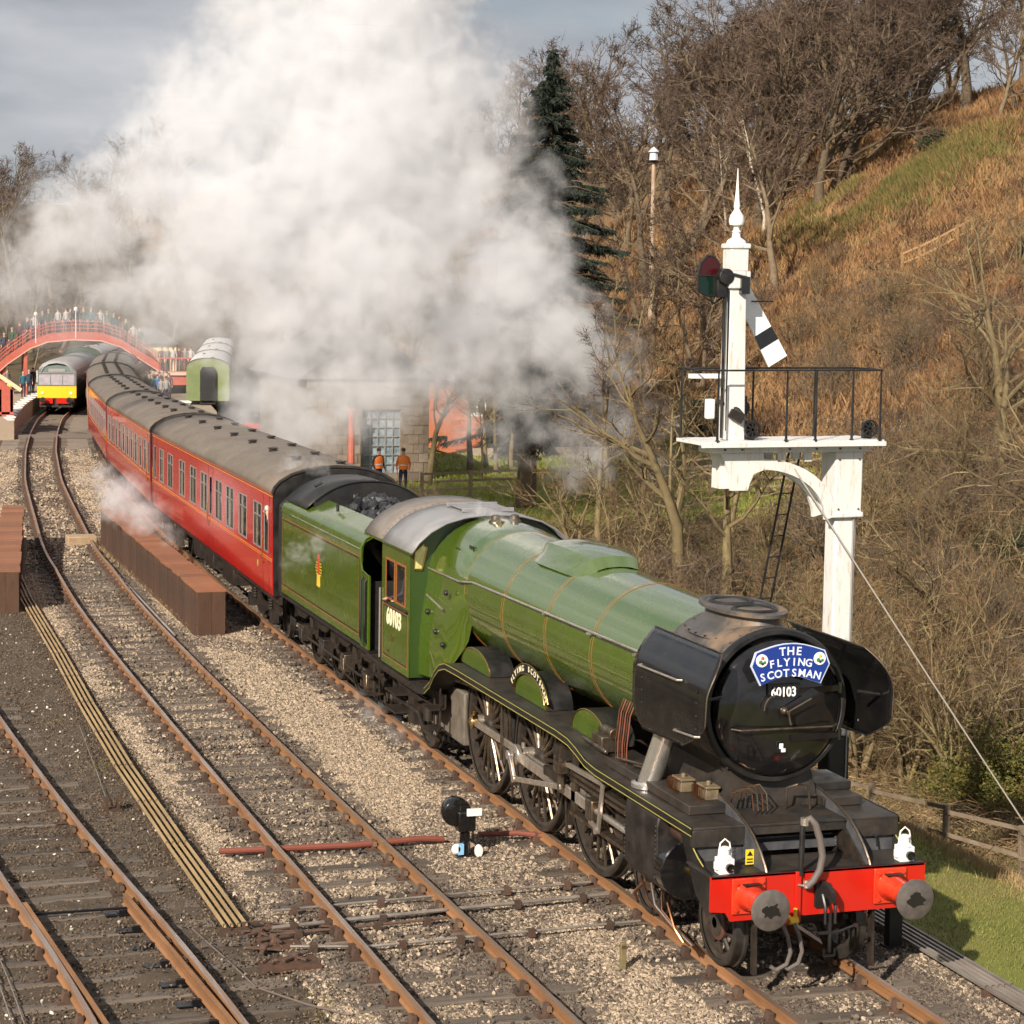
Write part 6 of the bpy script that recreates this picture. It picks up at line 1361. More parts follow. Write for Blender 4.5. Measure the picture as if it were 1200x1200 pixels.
person('passenger in a bright blue coat at the platform edge near the white cabinet',(11.5,111,zg(111)+.86),.2,(.03,.22,.55),(.03,.03,.06),stride=.03)
for i in range(16):
    ci=random.randrange(6); y=107+random.uniform(0,11); x=c1(y)+1.9+random.uniform(.1,2.2)
    spectator('%s coated passenger among the crowd on the platform right of the train'%CN[ci],(x,y,zg(y)+.86),random.uniform(-1,1),ci,'passengers crowding the right platform')
# hut on the left
t=thing('platform_hut','red timber hut with a cream gable board at the left edge of the picture','hut',(-1.2,96,zg(96)-.2))
b=MB(); b.box(-1.9,1.75,0,.08,1.3,2.6); b.box(-1.9,1.75,3,3.08,0,2.6); b.prism([(-1.9,2.6),(1.75,2.6),(0,3.9)],'Y',0,.08); b.build('boarded_wall',BRIDGE,t)
b=MB(); b.bar((-2.2,-.1,2.55),(0,-.1,4.05),.08,.22); b.bar((0,-.1,4.05),(2.2,-.1,2.55),.08,.22); b.build('gable_board',CREAMW,t)
b=MB(); b.grid([[(-2.15,y,2.6),(0,y,4.02),(2.15,y,2.6)] for y in (-.05,3.3)]); b.build('roof',SLATE,t,solid=.06)
for x in (-1.8,-.3,1.0,1.68): b=MB(); b.box(x-.09,x+.09,0,.12,0,2.6); b.build('hut_post',BRIDGE,t)
b=MB(); b.box(-1.9,1.75,.0,.10,1.0,1.15); b.build('hut_rail',BRIDGE,t)
b=MB(); b.box(-1.7,1.6,.5,.6,0,1.3); b.build('dark_base',FRAME,t)
t=thing('cable_duct','long low duct crossing the tracks in front of the platform end','duct',(0,92.4,zg(92)-.2)); b=MB(); b.box(-4,5.8,-.15,.15,.0,.22); b.build('duct_casing',mat('duct_grey',(.16,.13,.11),.8),t)
# camping coaches
WR=mat('white_coach_roof',(.72,.71,.70),.5,col2=(.62,.6,.58),ns=2)
SG=mat('faded_coach_green',(.16,.22,.07),.5,col2=(.24,.27,.12),ns=2)
fnc=lambda y:13.9+(y-106)*.215
for k,ya in enumerate((106,125,144)):
    coach(['green coach with a white roof nearest the coal heap','middle green coach with a white roof on the back siding','furthest green coach with a white roof on the back siding'][k],ya,ya+18.8,fnc,[(2+1.9*i,1.0) for i in range(8)],[],body=SG,roof=WR,group='white roofed coaches on the back siding',vents=3,lined=False)
t=thing('slatted_cabinet','white slatted cabinet standing on the platform end left of the green coach','cabinet',(11.3,101.5,zg(101)+.0))
for i in range(8): b=MB(); b.box(-.55+.14*i,-.45+.14*i,-.4,-.34,.1,1.25); b.build('slat',CREAMW,t)
b=MB(); b.box(-.5,.5,-.33,.4,.1,1.22); b.build('cabinet_box',mat('cabinet_grey',(.45,.45,.40),.6),t); b=MB(); b.box(-.62,.62,-.46,.46,1.25,1.38); b.build('cabinet_lid',WHITE,t,bevel=.03)
t=thing('coal_heap','dark heap of coal and ash steaming in front of the green coach','coal heap',(14.3,95,zg(95)-.2))
b=MB(); rows=[]
for i in range(9):
    r_=i/8; rows.append([(2.6*(1-r_)*math.cos(a)*(1+.15*math.sin(3*a)),1.8*(1-r_)*math.sin(a),1.3*r_**.8+random.uniform(-.08,.08)) for a in np.linspace(0,2*PI,17)[:-1]])
b.grid(rows,True); b.build('heap',COAL,t)
for i in range(60): a=random.uniform(0,6.28); r_=random.random(); o=mk('coal_lump',clm[i%4],t,(2.5*r_*math.cos(a),1.7*r_*math.sin(a),1.25*(1-r_)+.1),(i,i*2,i)); o.scale=(1.8,1.8,1.8)
t=thing('buffer_stop','red buffer stop with round pads beyond the second coach','buffer stop',(13.0,86,zg(86)-.2))
b=MB(); b.box(-1.3,1.3,0,.2,.7,1.15); b.build('cross_beam',RED,t)
for s in (-1,1): b=MB(); b.lathe([(.12,0),(.12,-.35),(.32,-.4),(.30,-.5),(.0,-.55)],(s*.75,0,.92),n=16); b.build('buffer_pad',ORED,t); b=MB(); b.bar((s*.75,.1,0),(s*.75,.1,1.1),.12,.12); b.bar((s*.75,1.3,0),(s*.75,.1,1.0),.1,.1); b.build('stop_frame',RUST,t)
# stone shed with big window
t=thing('stone_shed','brown stone engine shed with a tall many paned window behind the tender','shed',(12.9,62,zg(62)-.15))
b=MB(); b.box(-3.4,-.9,0,.4,0,4.4); b.box(.75,2.0,0,.4,0,4.4); b.box(-.9,.75,0,.4,3.1,4.4); b.box(-3.4,-3.0,.4,9,0,4.4); b.box(1.6,2.0,.4,9,0,4.4); b.box(-.9,.75,0,.4,0,.35); wl=b.build('wall',STONE,t)
for r_ in range(11):
    for c_ in range(12):
        x=-3.4+.45*c_+(.22 if r_%2 else 0)
        if -1.35<x<.75 and .35<.4*r_<3.1 or x>1.6: continue
        me=bx_mesh('stone_block',STONE,(0,.43,-.03,.01,0,.38)); mk('stone_block',me,wl,(x,random.uniform(-.012,.008),.4*r_+.01))
b=MB(); b.prism([(-3.9,4.4),(-.7,6.4),(2.5,4.4)],'Y',-.2,9.4); b.build('roof',SLATE,t)
b=MB(); b.box(-.9,.75,.18,.2,.35,3.1); wn=b.build('window',mat('shed_glass',(.30,.36,.40),.1,col2=(.10,.14,.16),ns=2),t)
for i in range(6): b=MB(); x=-.9+1.65*i/5; b.box(x-.025,x+.025,.12,.17,.35,3.1); b.build('glazing_bar',FRM,wn)
for i in range(8): b=MB(); z=.35+2.75*i/7; b.box(-.9,.75,.11,.16,z-.02,z+.02); b.build('glazing_bar',FRM,wn)
b=MB(); b.tube([(0,0,0),(0,0,3.1)],.14,10); b.lathe([(.2,0),(.2,.1)],(0,0,3.1),ax='Z',n=10,cap=True); o=b.build('red_pillar',mat('pillar_red',(.42,.10,.06),.5),None,(11.25,61.2,zg(61)-.2)); tag(o,'plain red pillar standing left of the tall shed window','pillar')
t=thing('cream_annex','cream rendered annex with brick corner, half hidden in steam left of the shed','annex',(11.6,76,zg(76)-.2))
b=MB(); b.box(0,2.6,0,4,0,4.6); b.build('wall',mat('buff_render',(.62,.42,.20),.9,col2=(.72,.55,.30),ns=5),t); b=MB(); b.prism([(-.3,4.6),(1.3,5.7),(2.9,4.6)],'Y',-.3,4.3); b.build('roof',SLATE,t)
b=MB(); b.box(.9,1.7,-.04,-.01,1.4,2.8); b.build('window',GLASS,t)
person('worker in an orange vest and navy trousers, left of the pair by the shed',(11.35,57.4,zg(57)-.22),.3,(.03,.03,.05),(.02,.03,.08),vest=HIVIS,stride=.06,h=1.8)
person('worker in a full orange jacket, right of the pair by the shed',(12.15,56.6,zg(57)-.22),-.4,(.80,.20,.03),(.02,.03,.07),stride=.05,h=1.85,vest=mat('orange_jacket',(.85,.24,.04),.7))
t=thing('brick_cottage','orange brick cottage with a white panelled gable beyond the meadow','cottage',(22.6,78,zg(78)-.2))
b=MB(); b.box(-1.5,.35,0,5,0,1.9); b.box(-1.5,-.6,0,5,1.9,4.0); wl=b.build('wall',BRICK,t)
for r_ in range(10):
    for c_ in range(3):
        me=bx_mesh('brick',BRICK,(0,.5,-.02,.01,0,.17)); mk('brick',me,wl,(-1.48+.53*c_+(.26 if r_%2 else 0),0,.19*r_+.01))
b=MB(); b.box(-.6,.4,0,5,1.9,2.9); b.build('white_panelling',WHITE,t)
for k in range(2): b=MB(); b.box(-.5+.45*k,-.15+.45*k,-.03,0,2.1,2.7); b.build('window',GLASS,t)
b=MB(); b.prism([(-1.9,3.8),(-.4,4.9),(.9,2.9)],'Y',-.3,5.3); b.build('roof',SLATE,t)
t=thing('brick_pier','low orange brick pier at the meadow edge right of the cottage','brick pier',(25.2,77,hgt(25.2,77)-.1)); b=MB(); b.box(-.6,.6,-.4,.4,0,1.3); b.build('pier_wall',BRICK,t); b=MB(); b.box(-.68,.68,-.48,.48,1.3,1.42); b.build('coping',CREAMW,t)
t=thing('garden_wall','long low pale wall along the far edge of the meadow','wall',(21.5,75.5,hgt(21.5,75.5)-.1)); 
for k in range(14): b=MB(); b.box(k*.62,k*.62+.60,-.15,.15,0,.42); b.build('wall_stone',STP,t)
# meadow fences
def field_fence(label,P,h=1.1):
    t=thing('meadow_fence',label,'fence',(P[0][0],P[0][1],0)); x0,y0=P[0]
    for x,y in P: b=MB(); z=hgt(x,y); b.box(x-x0-.06,x-x0+.06,y-y0-.06,y-y0+.06,z-.1,z+h); b.build('fence_post',TIMB,t)
    for (xa,ya),(xb,yb) in zip(P[:-1],P[1:]):
        for dz in (.35,.65,.95): b=MB(); b.bar((xa-x0,ya-y0,hgt(xa,ya)+dz*h),(xb-x0,yb-y0,hgt(xb,yb)+dz*h),.03,.09); b.build('fence_rail',TIMB,t)
field_fence('timber rail fence across the meadow behind the locomotive cab',[(12.6+1.9*i,55.5-.35*i) for i in range(9)])
field_fence('timber rail fence seen through the trees behind the signal post',[(24+2.0*i,60-.5*i) for i in range(7)])
t=thing('path_handrail','pale timber handrail climbing the bracken hillside','handrail',(60.8,101,hgt(60.8,101)-.2))
HP=[(60.5,101.5),(61.3,100.7),(62.3,100),(63.4,99.6),(64.4,99.4)]
for x,y in HP: b=MB(); z=hgt(x,y)-hgt(60.8,101)+.2; b.box(x-60.8-.07,x-60.8+.07,y-101-.07,y-101+.07,z-.3,z+1.3); b.build('handrail_post',mat('fresh_timber',(.33,.20,.09),.8),t)
for (xa,ya),(xb,yb) in zip(HP[:-1],HP[1:]): b=MB(); o_=hgt(60.8,101)-.2; b.bar((xa-60.8,ya-101,hgt(xa,ya)-o_+1.2),(xb-60.8,yb-101,hgt(xb,yb)-o_+1.2),.08,.12); b.bar((xa-60.8,ya-101,hgt(xa,ya)-o_+.55),(xb-60.8,yb-101,hgt(xb,yb)-o_+.55),.06,.1); b.build('rail_bar',mat('fresh_timber',(.33,.20,.09),.8),t)
zp=hgt(50,119); t=thing('lamp_pole','tall wooden pole with a pale lantern standing among the hillside trees','lamp pole',(50,119,zp-.3)); b=MB(); b.tube([(0,0,0),(0,0,13.4)],[.19,.14],8); b.build('pole',mat('pole_timber',(.35,.24,.16),.9,col2=(.45,.33,.25),ns=3),t); b=MB(); b.lathe([(.34,12.5),(.3,13.0),(.45,13.1),(.2,13.35),(.0,13.5)],(-.15,-.3,0),ax='Z',n=8); b.build('lantern',mat('lantern_pale',(.55,.58,.62),.4),t); b=MB(); b.bar((-.6,-.2,12.4),(.6,-.2,12.4),.08,.08); b.build('lamp_bracket',BLACK,t)

# passengers at the coach windows
person('man in a dark coat leaning out of the coach window next to the tender',(-.98,21.78,1.20),-PI/2,(.05,.05,.08),(.05,.05,.05),hair=(.5,.47,.42),lean=.30)
p_=person('steward in a white coat at the coach door by the joint of first two coaches',(c1(39.4)-.98,39.5,1.2+zg(39)),-PI/2,(.75,.73,.70),(.05,.05,.05),lean=.2)
for k,(y,cc) in enumerate(((24.3,5),(26.0,1),(27.7,5),(30.0,3),(31.8,0),(36.2,5))):
    spectator('seated passenger seen behind the %s window of the first crimson coach'%['second','third','fourth','fifth','sixth','eighth'][k],(c1(y)-.9,y,.85+zg(y)),-PI/2+.3,cc)

# ============================================================= vegetation
BARK=mat('bare_bark',(.10,.07,.045),.9,col2=(.16,.12,.07),ns=3,bump=.5,bs=14,rand=.35)
BARKO=mat('olive_bark',(.20,.15,.07),.9,col2=(.13,.10,.05),ns=3,bump=.5,bs=14,rand=.3)
TWIG=mat('bare_twigs',(.075,.048,.032),.9,col2=(.10,.065,.045),ns=.8,rand=.4)
TWIGO=mat('olive_twigs',(.17,.10,.045),.9,col2=(.11,.068,.032),ns=.8,rand=.35)
BIRCH=mat('birch_bark',(.55,.48,.38),.7,col2=(.30,.24,.18),ns=5,stretch=(1,1,3))
def flat_twigs(S,E_,w_):
    # S,E_: arrays of start/end ; one thin triangle each
    n=len(S); S=np.asarray(S);E_=np.asarray(E_); d=E_-S; r=rng.normal(size=(n,3)); sd=np.cross(d,r); sd/=np.linalg.norm(sd,axis=1)[:,None]+1e-9
    V=np.empty((n,3,3)); V[:,0]=S-sd*w_; V[:,1]=S+sd*w_; V[:,2]=E_; return V
def tri_mesh(name,V,m):
    n=len(V); me=bpy.data.meshes.new(name); me.vertices.add(n*3); me.vertices.foreach_set('co',V.astype(np.float32).ravel()); me.loops.add(n*3); me.loops.foreach_set('vertex_index',np.arange(n*3,dtype=np.int32)); me.polygons.add(n); me.polygons.foreach_set('loop_start',np.arange(0,n*3,3,dtype=np.int32)); me.polygons.foreach_set('loop_total',np.full(n,3,dtype=np.int32)); me.materials.append(m); me.update(calc_edges=True); return me
def make_tree(seed,H,tr,spread=.55,limbs=9,up=.35,first=.25,lean=(0,0),dens=1.0,multi=1,tw=.011,bark=BARK,twig=TWIG,drop=0):
    rr=random.Random(seed); T=MB(); S=[];E_=[];V3=[]
    def path(p,d,L_,n,wob,trop):
        pts=[p]; 
        for i in range(n):
            d=(d+Vector((rr.gauss(0,wob),rr.gauss(0,wob),rr.gauss(0,wob)+trop))).normalized(); p=p+d*(L_/n); pts.append(p)
        return pts,d
    def at(pts,t):
        f=t*(len(pts)-1); i=min(int(f),len(pts)-2); return pts[i].lerp(pts[i+1],f-i),(pts[i+1]-pts[i]).normalized()
    def side(d,ang):
        r=Vector((rr.gauss(0,1),rr.gauss(0,1),rr.gauss(0,1)*.6)); r=(r-d*r.dot(d)).normalized(); return (d*math.cos(ang)+r*math.sin(ang)).normalized()
    for m_ in range(multi):
        base=Vector((rr.uniform(-.2,.2)*(multi>1),rr.uniform(-.2,.2)*(multi>1),0)); d0=Vector((lean[0]+rr.gauss(0,.07+.22*(multi>1)),lean[1]+rr.gauss(0,.07+.22*(multi>1)),1)).normalized()
        tp,_=path(base,d0,H*.78,7,.10,.02); T.tube(tp,[tr*(1-.85*i/7)*(1.25 if i==0 else 1) for i in range(8)],7)
        for a in range(limbs):
            t=first+(1-first)*(a+rr.random()*.6)/limbs; t=min(t,.98); p,d=at(tp,t); L1=H*spread*(1.05-.55*t)*rr.uniform(.7,1.15)
            lp,_=path(p,side(d,rr.uniform(.7,1.15)),L1,5,.16,up*.25-drop*.1); r1=tr*.42*(1.1-t*.7); T.tube(lp,[r1*(1-.8*i/5) for i in range(6)],5,False)
            for b_ in range(int(6*dens)):
                t2=.22+.78*rr.random(); p,d=at(lp,t2); L2=L1*.5*rr.uniform(.6,1.1)*(1.15-t2*.5)
                bp,_=path(p,side(d,rr.uniform(.5,1.0)),L2,4,.2,up*.2-drop*.15); r2=max(.014,r1*.42); T.tube(bp,[r2*(1-.8*i/4) for i in range(5)],3,False)
                for c_ in range(int(6*dens)):
                    t3=.15+.85*rr.random(); p,d=at(bp,t3); L3=L2*.55*rr.uniform(.5,1.1)
                    cp,_=path(p,side(d,rr.uniform(.4,.95)),L3,3,.22,up*.15-drop*.2)
                    for i in range(3): S.append(cp[i]);E_.append(cp[i+1]); V3.append(tw*(1.25-.3*i))
                    for e_ in range(6):
                        q,d=at(cp,rr.random()); f=q+side(d,rr.uniform(.3,.9))*rr.uniform(.15,.42)*H/9; S.append(q);E_.append(f);V3.append(tw*.75)
    V=flat_twigs([tuple(s) for s in S],[tuple(e) for e in E_],np.array(V3)[:,None])
    return T.mesh('trunk',bark,60),tri_mesh('crown',V,twig)
TREES={}
def tree(kind,label,x,y,sc_=1,rz=0,group=None,nm='bare_tree',cat='tree',zoff=-.15,cols=None):
    tm_,cm_=TREES[kind]; t=thing(nm,label,cat,(x,y,hgt(x,y)+zoff),rz,group); t.scale=(sc_,sc_,sc_*random.uniform(.92,1.08))
    mk('trunk',tm_,t); mk('crown',cm_,t); return t
TREES['oak1']=make_tree(11,13,.34,.60,11,.3,.22,tw=.026,dens=1.2); TREES['oak2']=make_tree(12,14,.30,.5,12,.4,.25,tw=.026,dens=1.2); TREES['oak3']=make_tree(13,12,.25,.55,10,.35,.18,multi=2,dens=1.0,tw=.026)
TREES['ash']=make_tree(14,15,.24,.36,13,.6,.30,tw=.024,dens=1.15,twig=TWIG); TREES['birch']=make_tree(15,13,.14,.30,11,.3,.35,tw=.012,bark=BIRCH,drop=.5)
TREES['thorn']=make_tree(16,4.2,.09,.75,8,.25,.08,multi=3,tw=.009,dens=.9,bark=BARKO,twig=TWIGO); TREES['thorn2']=make_tree(17,3.2,.06,.85,8,.2,.05,multi=4,tw=.008,dens=.8,bark=BARK,twig=TWIG)
TREES['near1']=make_tree(18,10.5,.26,.45,9,.4,.45,tw=.008,dens=1.15,bark=BARKO,twig=TWIGO); TREES['near2']=make_tree(21,9,.2,.5,9,.4,.4,tw=.008,bark=BARKO,twig=TWIGO,lean=(.05,0))
TREES['slim']=make_tree(31,10,.13,.26,10,.7,.35,tw=.009,bark=BARKO,twig=TWIG); TREES['spread']=make_tree(32,8.5,.24,.85,10,.15,.22,tw=.010,bark=BARKO,twig=TWIG,dens=1.1)
TREES['leaner']=make_tree(22,7,.17,.7,8,.1,.35,tw=.008,bark=BARKO,twig=TWIGO,lean=(-.75,-.1),dens=1.1)
TREES['sapling']=make_tree(23,4.6,.07,.5,8,.3,.35,tw=.008,bark=BARKO,twig=TWIGO)
hill=[('oak1','broad crowned oak at the lower edge of the wood, nearest the green patch',70.2,131.2,1.12),('oak2','tall bare tree just left of the broad oak',67.5,137,1.15),
('oak3','forked bare tree behind and left of the white birch',66,146,1.25),('ash','slender tall tree right of the lamp pole',69.5,160,1.2),('oak2','bare tree left of the lamp pole',64.5,158,1.0),('oak1','bare tree between conifer and lamp pole',62,164,.95)]
for k,(kd,lb,x,y,s_) in enumerate(hill): tree(kd,lb,x,y,s_*1.15,k*1.3,'bare trees along the hillside wood')
rr=random.Random(5); k=0
for i in range(84):
    x=rr.uniform(58,112); y=rr.uniform(120,205)
    # keep trees above the wood's lower edge
    if hgt(x,y)< 12.5 + (0.0 if x>66 else (66-x)*-.55): continue
    if x<68 and y<140: continue
    if 71<x<84 and y<128: continue
    k+=1; tree(['oak1','oak2','oak3','ash'][i%4],'bare brown tree deep in the hilltop wood, one of many alike',x,y,rr.uniform(1.05,1.5),rr.random()*6,'bare trees filling the hilltop wood')
for i,(x,y) in enumerate([(92,122),(98,128),(104,120),(88,131),(96,138),(110,130),(84,127),(80,133)]): tree(['oak2','ash','oak1'][i%3],'bare tree on the skyline at the top right of the hill, one of many alike',x,y,rr.uniform(.6,.9),i,'bare trees on the right skyline')
tree('birch','slim white stemmed birch standing out at the front of the hillside wood',65.7,132.2,1.05,0,nm='birch_tree'); tree('birch','second pale birch leaning behind the first among the brown trees',66.5,141,.9,2,nm='birch_tree')
for i,(x,y,s_,lb) in enumerate([(42,100,.9,'bare tree on the lower slope behind the conifer'),(57,113,.95,'bare tree at the foot of the wood behind the signal finial'),(42,92,.75,'bare tree low on the bracken slope left of the signal lamp'),(38,84,.7,'bare tree rising from the scrub right of the steam'),(58,120,.9,'bare tree on the slope just left of the white birch'),(45,128,1.1,'tall bare tree between conifer and wood'),(34,98,.85,'bare tree behind the dark conifer'),(56,134,1.1,'tall bare tree rising behind the lamp pole line'),(44,118,1.0,'bare tree right behind the dark conifer top')]): tree(['oak3','oak2','oak1'][i%3],lb,x,y,s_*1.1,i*2.1,'bare trees on the lower hillside')
tree('near1','bare olive barked tree rising left of the bracket signal',13.7,33.2,1.0,.6); tree('near2','bare olive barked tree directly behind the bracket signal',14.9,33.0,1.0,2.2)
tree('leaner','crooked pale tree leaning left in the scrub at the right edge',17.6,24.2,.85,0); tree('near2','bare tree at the right edge below the handrail',34,46,.9,4)
tree('near1','bare tree standing in the meadow right of the shed',14.4,60.5,.62,3); tree('sapling','small bare tree in front of the brick cottage',17.3,62,1.0,1); tree('sapling','small bare tree between the locomotive dome and meadow',16.8,47,.9,3)
for q in ((18.8,68,.8),(20.3,70,.7),(21.9,71,.75),(19.4,66,.6)): tree('near2','bare tree standing between the meadow and the brick cottage',q[0],q[1],q[2],q[0],'bare trees in front of the brick cottage')
for i,(x,y,s_,lb) in enumerate([(14.2,41,.95,'slim upright bare tree nearest the steam left of the signal post'),(16.2,44.5,1.1,'slim upright bare tree just right of the steam edge'),(15.8,38.5,.8,'short slim bare tree between the two olive barked trees'),(18.2,47,1.1,'slim upright bare tree seen right above the signal bracket arch'),(19.8,43,.9,'slim upright bare tree close left of the white signal post')]): tree('slim',lb,x,y,s_,i*1.1)
for i,(x,y,s_,lb) in enumerate([(29.5,41,1.0,'wide spreading bare tree right of the signal railing'),(36,52,1.1,'wide spreading bare tree higher up beneath the handrail'),(24.5,31.5,.8,'wide spreading bare tree above the gorse bushes'),(40,49,1.0,'wide spreading bare tree against the bracken near the right side')]): tree('spread',lb,x,y,s_,i*1.9)
# ivy clad pollard
def leafy(name,label,cat,x,y,z,fill,n,ls,m,trunk=None,group=None,rz=0,kids=('crown',)):
    t=thing(name,label,cat,(x,y,z),rz,group)
    P=[]; 
    while len(P)<n:
        p=fill()
        if p is not None: P.append(p)
    P=np.array(P); a=rng.normal(size=(n,3)); a/=np.linalg.norm(a,axis=1)[:,None]; b2=np.cross(a,rng.normal(size=(n,3))); b2/=np.linalg.norm(b2,axis=1)[:,None]
    s_=ls*rng.uniform(.6,1.3,(n,1)); V=np.stack([P-a*s_*.5,P+a*s_*.5,P+b2*s_],1); mk('crown',tri_mesh('crown',V,m),t)
    if trunk: trunk.build('trunk',BARK,t)
    return t
IVY=mat('ivy_leaf',(.035,.045,.018),.6,col2=(.06,.065,.03),ns=3)
FIR=mat('conifer_needles',(.006,.013,.008),.8,col2=(.012,.022,.011),ns=1.2)
GORSE=mat('gorse_green',(.06,.075,.015),.8,col2=(.16,.13,.02),ns=6,col3=(.25,.17,.02),ns3=3,lo3=.55,hi3=.7)
tb=MB(); tb.tube([(0,0,0),(.05,0,1.5),(-.05,0,3.2),(0,0,4.6)],[.42,.36,.38,.3],9)
for a in range(7): tb.tube([(0,0,3.2+.2*a),(math.cos(a*2.3)*.7,math.sin(a*2.3)*.7,3.9+.2*a),(math.cos(a*2.3)*1.1,math.sin(a*2.3)*1.1,4.7+.25*a)],[.12,.08,.03],5)
def f_ivy():
    z=random.uniform(1.8,5.6); r=(.5 if z<3 else .95)*random.random()**.5; a=random.random()*6.28; return (r*math.cos(a),r*math.sin(a),z)
leafy('pollard_tree','thick dark ivy covered pollard standing in the meadow behind the cab','tree',15.0,50.2,hgt(15,50)-.1,f_ivy,5000,.09,IVY,tb)
# conifer: whorled branches with drooping needle sprays
def conifer(label,x,y,H,Rb):
    t=thing('conifer',label,'tree',(x,y,hgt(x,y)-.2)); tb=MB(); tb.tube([(0,0,0),(0,0,H)],[.30,.02],8); tb.build('trunk',BARK,t)
    r_=random.Random(3); S=[];E_=[];W=[]; z=H*.06
    br=MB()
    while z<H*.99:
        fr=1-z/H; nb=10
        for k in range(nb):
            a=r_.random()*6.28; L_=Rb*(fr**.95)*r_.choice((.45,.7,.85,1.0,1.25))*r_.uniform(.8,1.1)+.12; d=Vector((math.cos(a),math.sin(a),-.12+.25*(1-fr))); p=Vector((0,0,z+r_.uniform(-.15,.15)))
            tip=p+d*L_-Vector((0,0,.16*L_)); br.tube([p,p+d*L_*.5,tip],[.04*fr+.01,.03*fr+.008,.006],3,False)
            m=max(8,int(L_*26))
            for j in range(m):
                q=p.lerp(tip,.12+.9*j/m); sd=Vector((-d.y,d.x,0))*r_.uniform(-1,1)*(.55*(1-.6*j/m))+Vector((d.x,d.y,0))*.22; e=q+sd*min(1,L_*.7)+Vector((0,0,-r_.uniform(.05,.32)))
                S.append(tuple(q));E_.append(tuple(e));W.append(.055)
                for s2 in range(2): q2=q.lerp(e,r_.uniform(.3,.9)); S.append(tuple(q2));E_.append(tuple(q2+Vector((r_.uniform(-.2,.2),r_.uniform(-.2,.2),-r_.uniform(.02,.25)))));W.append(.045)
        z+=r_.uniform(.12,.30)+.30*fr
    br.build('branches',BARK,t,kind='stuff'); mk('crown',tri_mesh('crown',flat_twigs(S,E_,np.array(W)[:,None]),FIR),t)
conifer('tall dark green conifer rising out of the right side of the steam',25.9,77.0,21.1,5.9)
def f_bush(rx,ry,rz):
    def f():
        v=np.random.normal(size=3); v/=np.linalg.norm(v); r=random.random()**.33; lump=1+.22*math.sin(v[0]*7+v[2]*5)+.15*math.sin(v[1]*11); return (v[0]*rx*r*lump,v[1]*ry*r*lump,abs(v[2])*rz*r*lump+.05)
    return f
for i,(x,y,rx,rz_,lb) in enumerate([(12.0,15.6,1.15,1.45,'rounded yellow green gorse bush just beyond the fence'),(13.7,16.4,1.3,1.35,'larger gorse bush at the right edge beyond the fence'),(15.6,19.5,1.2,1.3,'gorse bush behind and right of the other two'),(26,36,1.1,1.3,'dark green holly clump in the scrub near the right edge')]):
    leafy('gorse_bush' if i<3 else 'holly_bush',lb,'bush',x,y,hgt(x,y)-.1,f_bush(rx,rx,rz_),9000,.055,GORSE if i<3 else IVY,None)
for i,(x,y,s_,lb) in enumerate([(34,75,2.0,'dark evergreen bush behind the steam left of the signal'),(28,84,2.2,'dark evergreen clump beside the conifer foot'),(78,126.5,1.4,'low dark bush at the foot of the broad oak'),(62,88,1.2,'small evergreen bush on the slope at the right')]):
    leafy('evergreen_bush',lb,'bush',x,y,hgt(x,y)-.2,f_bush(s_,s_,s_*.9),6000,.16,IVY,None)
# scrub thickets
rr=random.Random(9)
def thicket(n,fx,kinds,smin,smax,label,group):
    k=0
    while k<n:
        x,y=fx(); k+=1; tree(rr.choice(kinds),label,x,y,rr.uniform(smin,smax),rr.random()*6,group,nm='bare_shrub',cat='shrub')
thicket(60,lambda:(lambda y:(rr.uniform(8.5+.10*y,13+.42*y),y))(rr.uniform(14,44)),['thorn','thorn2'],.55,1.0,'bare thorny shrub in the thicket right of the locomotive, one of many alike','bare shrubs in the valley thicket')
thicket(48,lambda:(lambda y:(rr.uniform(25+(y-40)*.42,34+(y-40)*.5),y))(rr.uniform(40,92)),['thorn','thorn2','thorn2'],.55,1.05,'bare shrub along the foot of the bracken hill, one of many alike','bare shrubs along the foot of the hill')
thicket(16,lambda:(rr.uniform(36,62),rr.uniform(55,112)),['thorn','thorn2'],.6,1.1,'lone bare shrub dotted over the bracken slope, one of many alike','shrubs dotted on the bracken slope')
thicket(16,lambda:(lambda y:(rr.uniform(c1(y)+6.5,c1(y)+11),y))(rr.uniform(22,44)),['thorn2'],.5,.9,'low bare bramble bush close behind the boiler, one of many alike','bramble bushes behind the boiler')
# far valley wood behind the station
for i in range(46):
    y=rr.uniform(178,300); x=rr.uniform(-2,.36*y); tree(['oak1','oak2','oak3','ash'][i%4],'bare tree in the far wood beyond the station, one of many alike',x,y,rr.uniform(.9,1.3),i,'bare trees in the far wood')
for i in range(16):
    y=rr.uniform(150,176); x=rr.uniform(2,50)
    if abs(x-c2(y))<7: continue
    tree(['oak1','oak2','oak3','ash'][i%4],'bare tree close behind the footbridge, one of many alike',x,y,rr.uniform(.5,.75),i,'bare trees behind the footbridge')
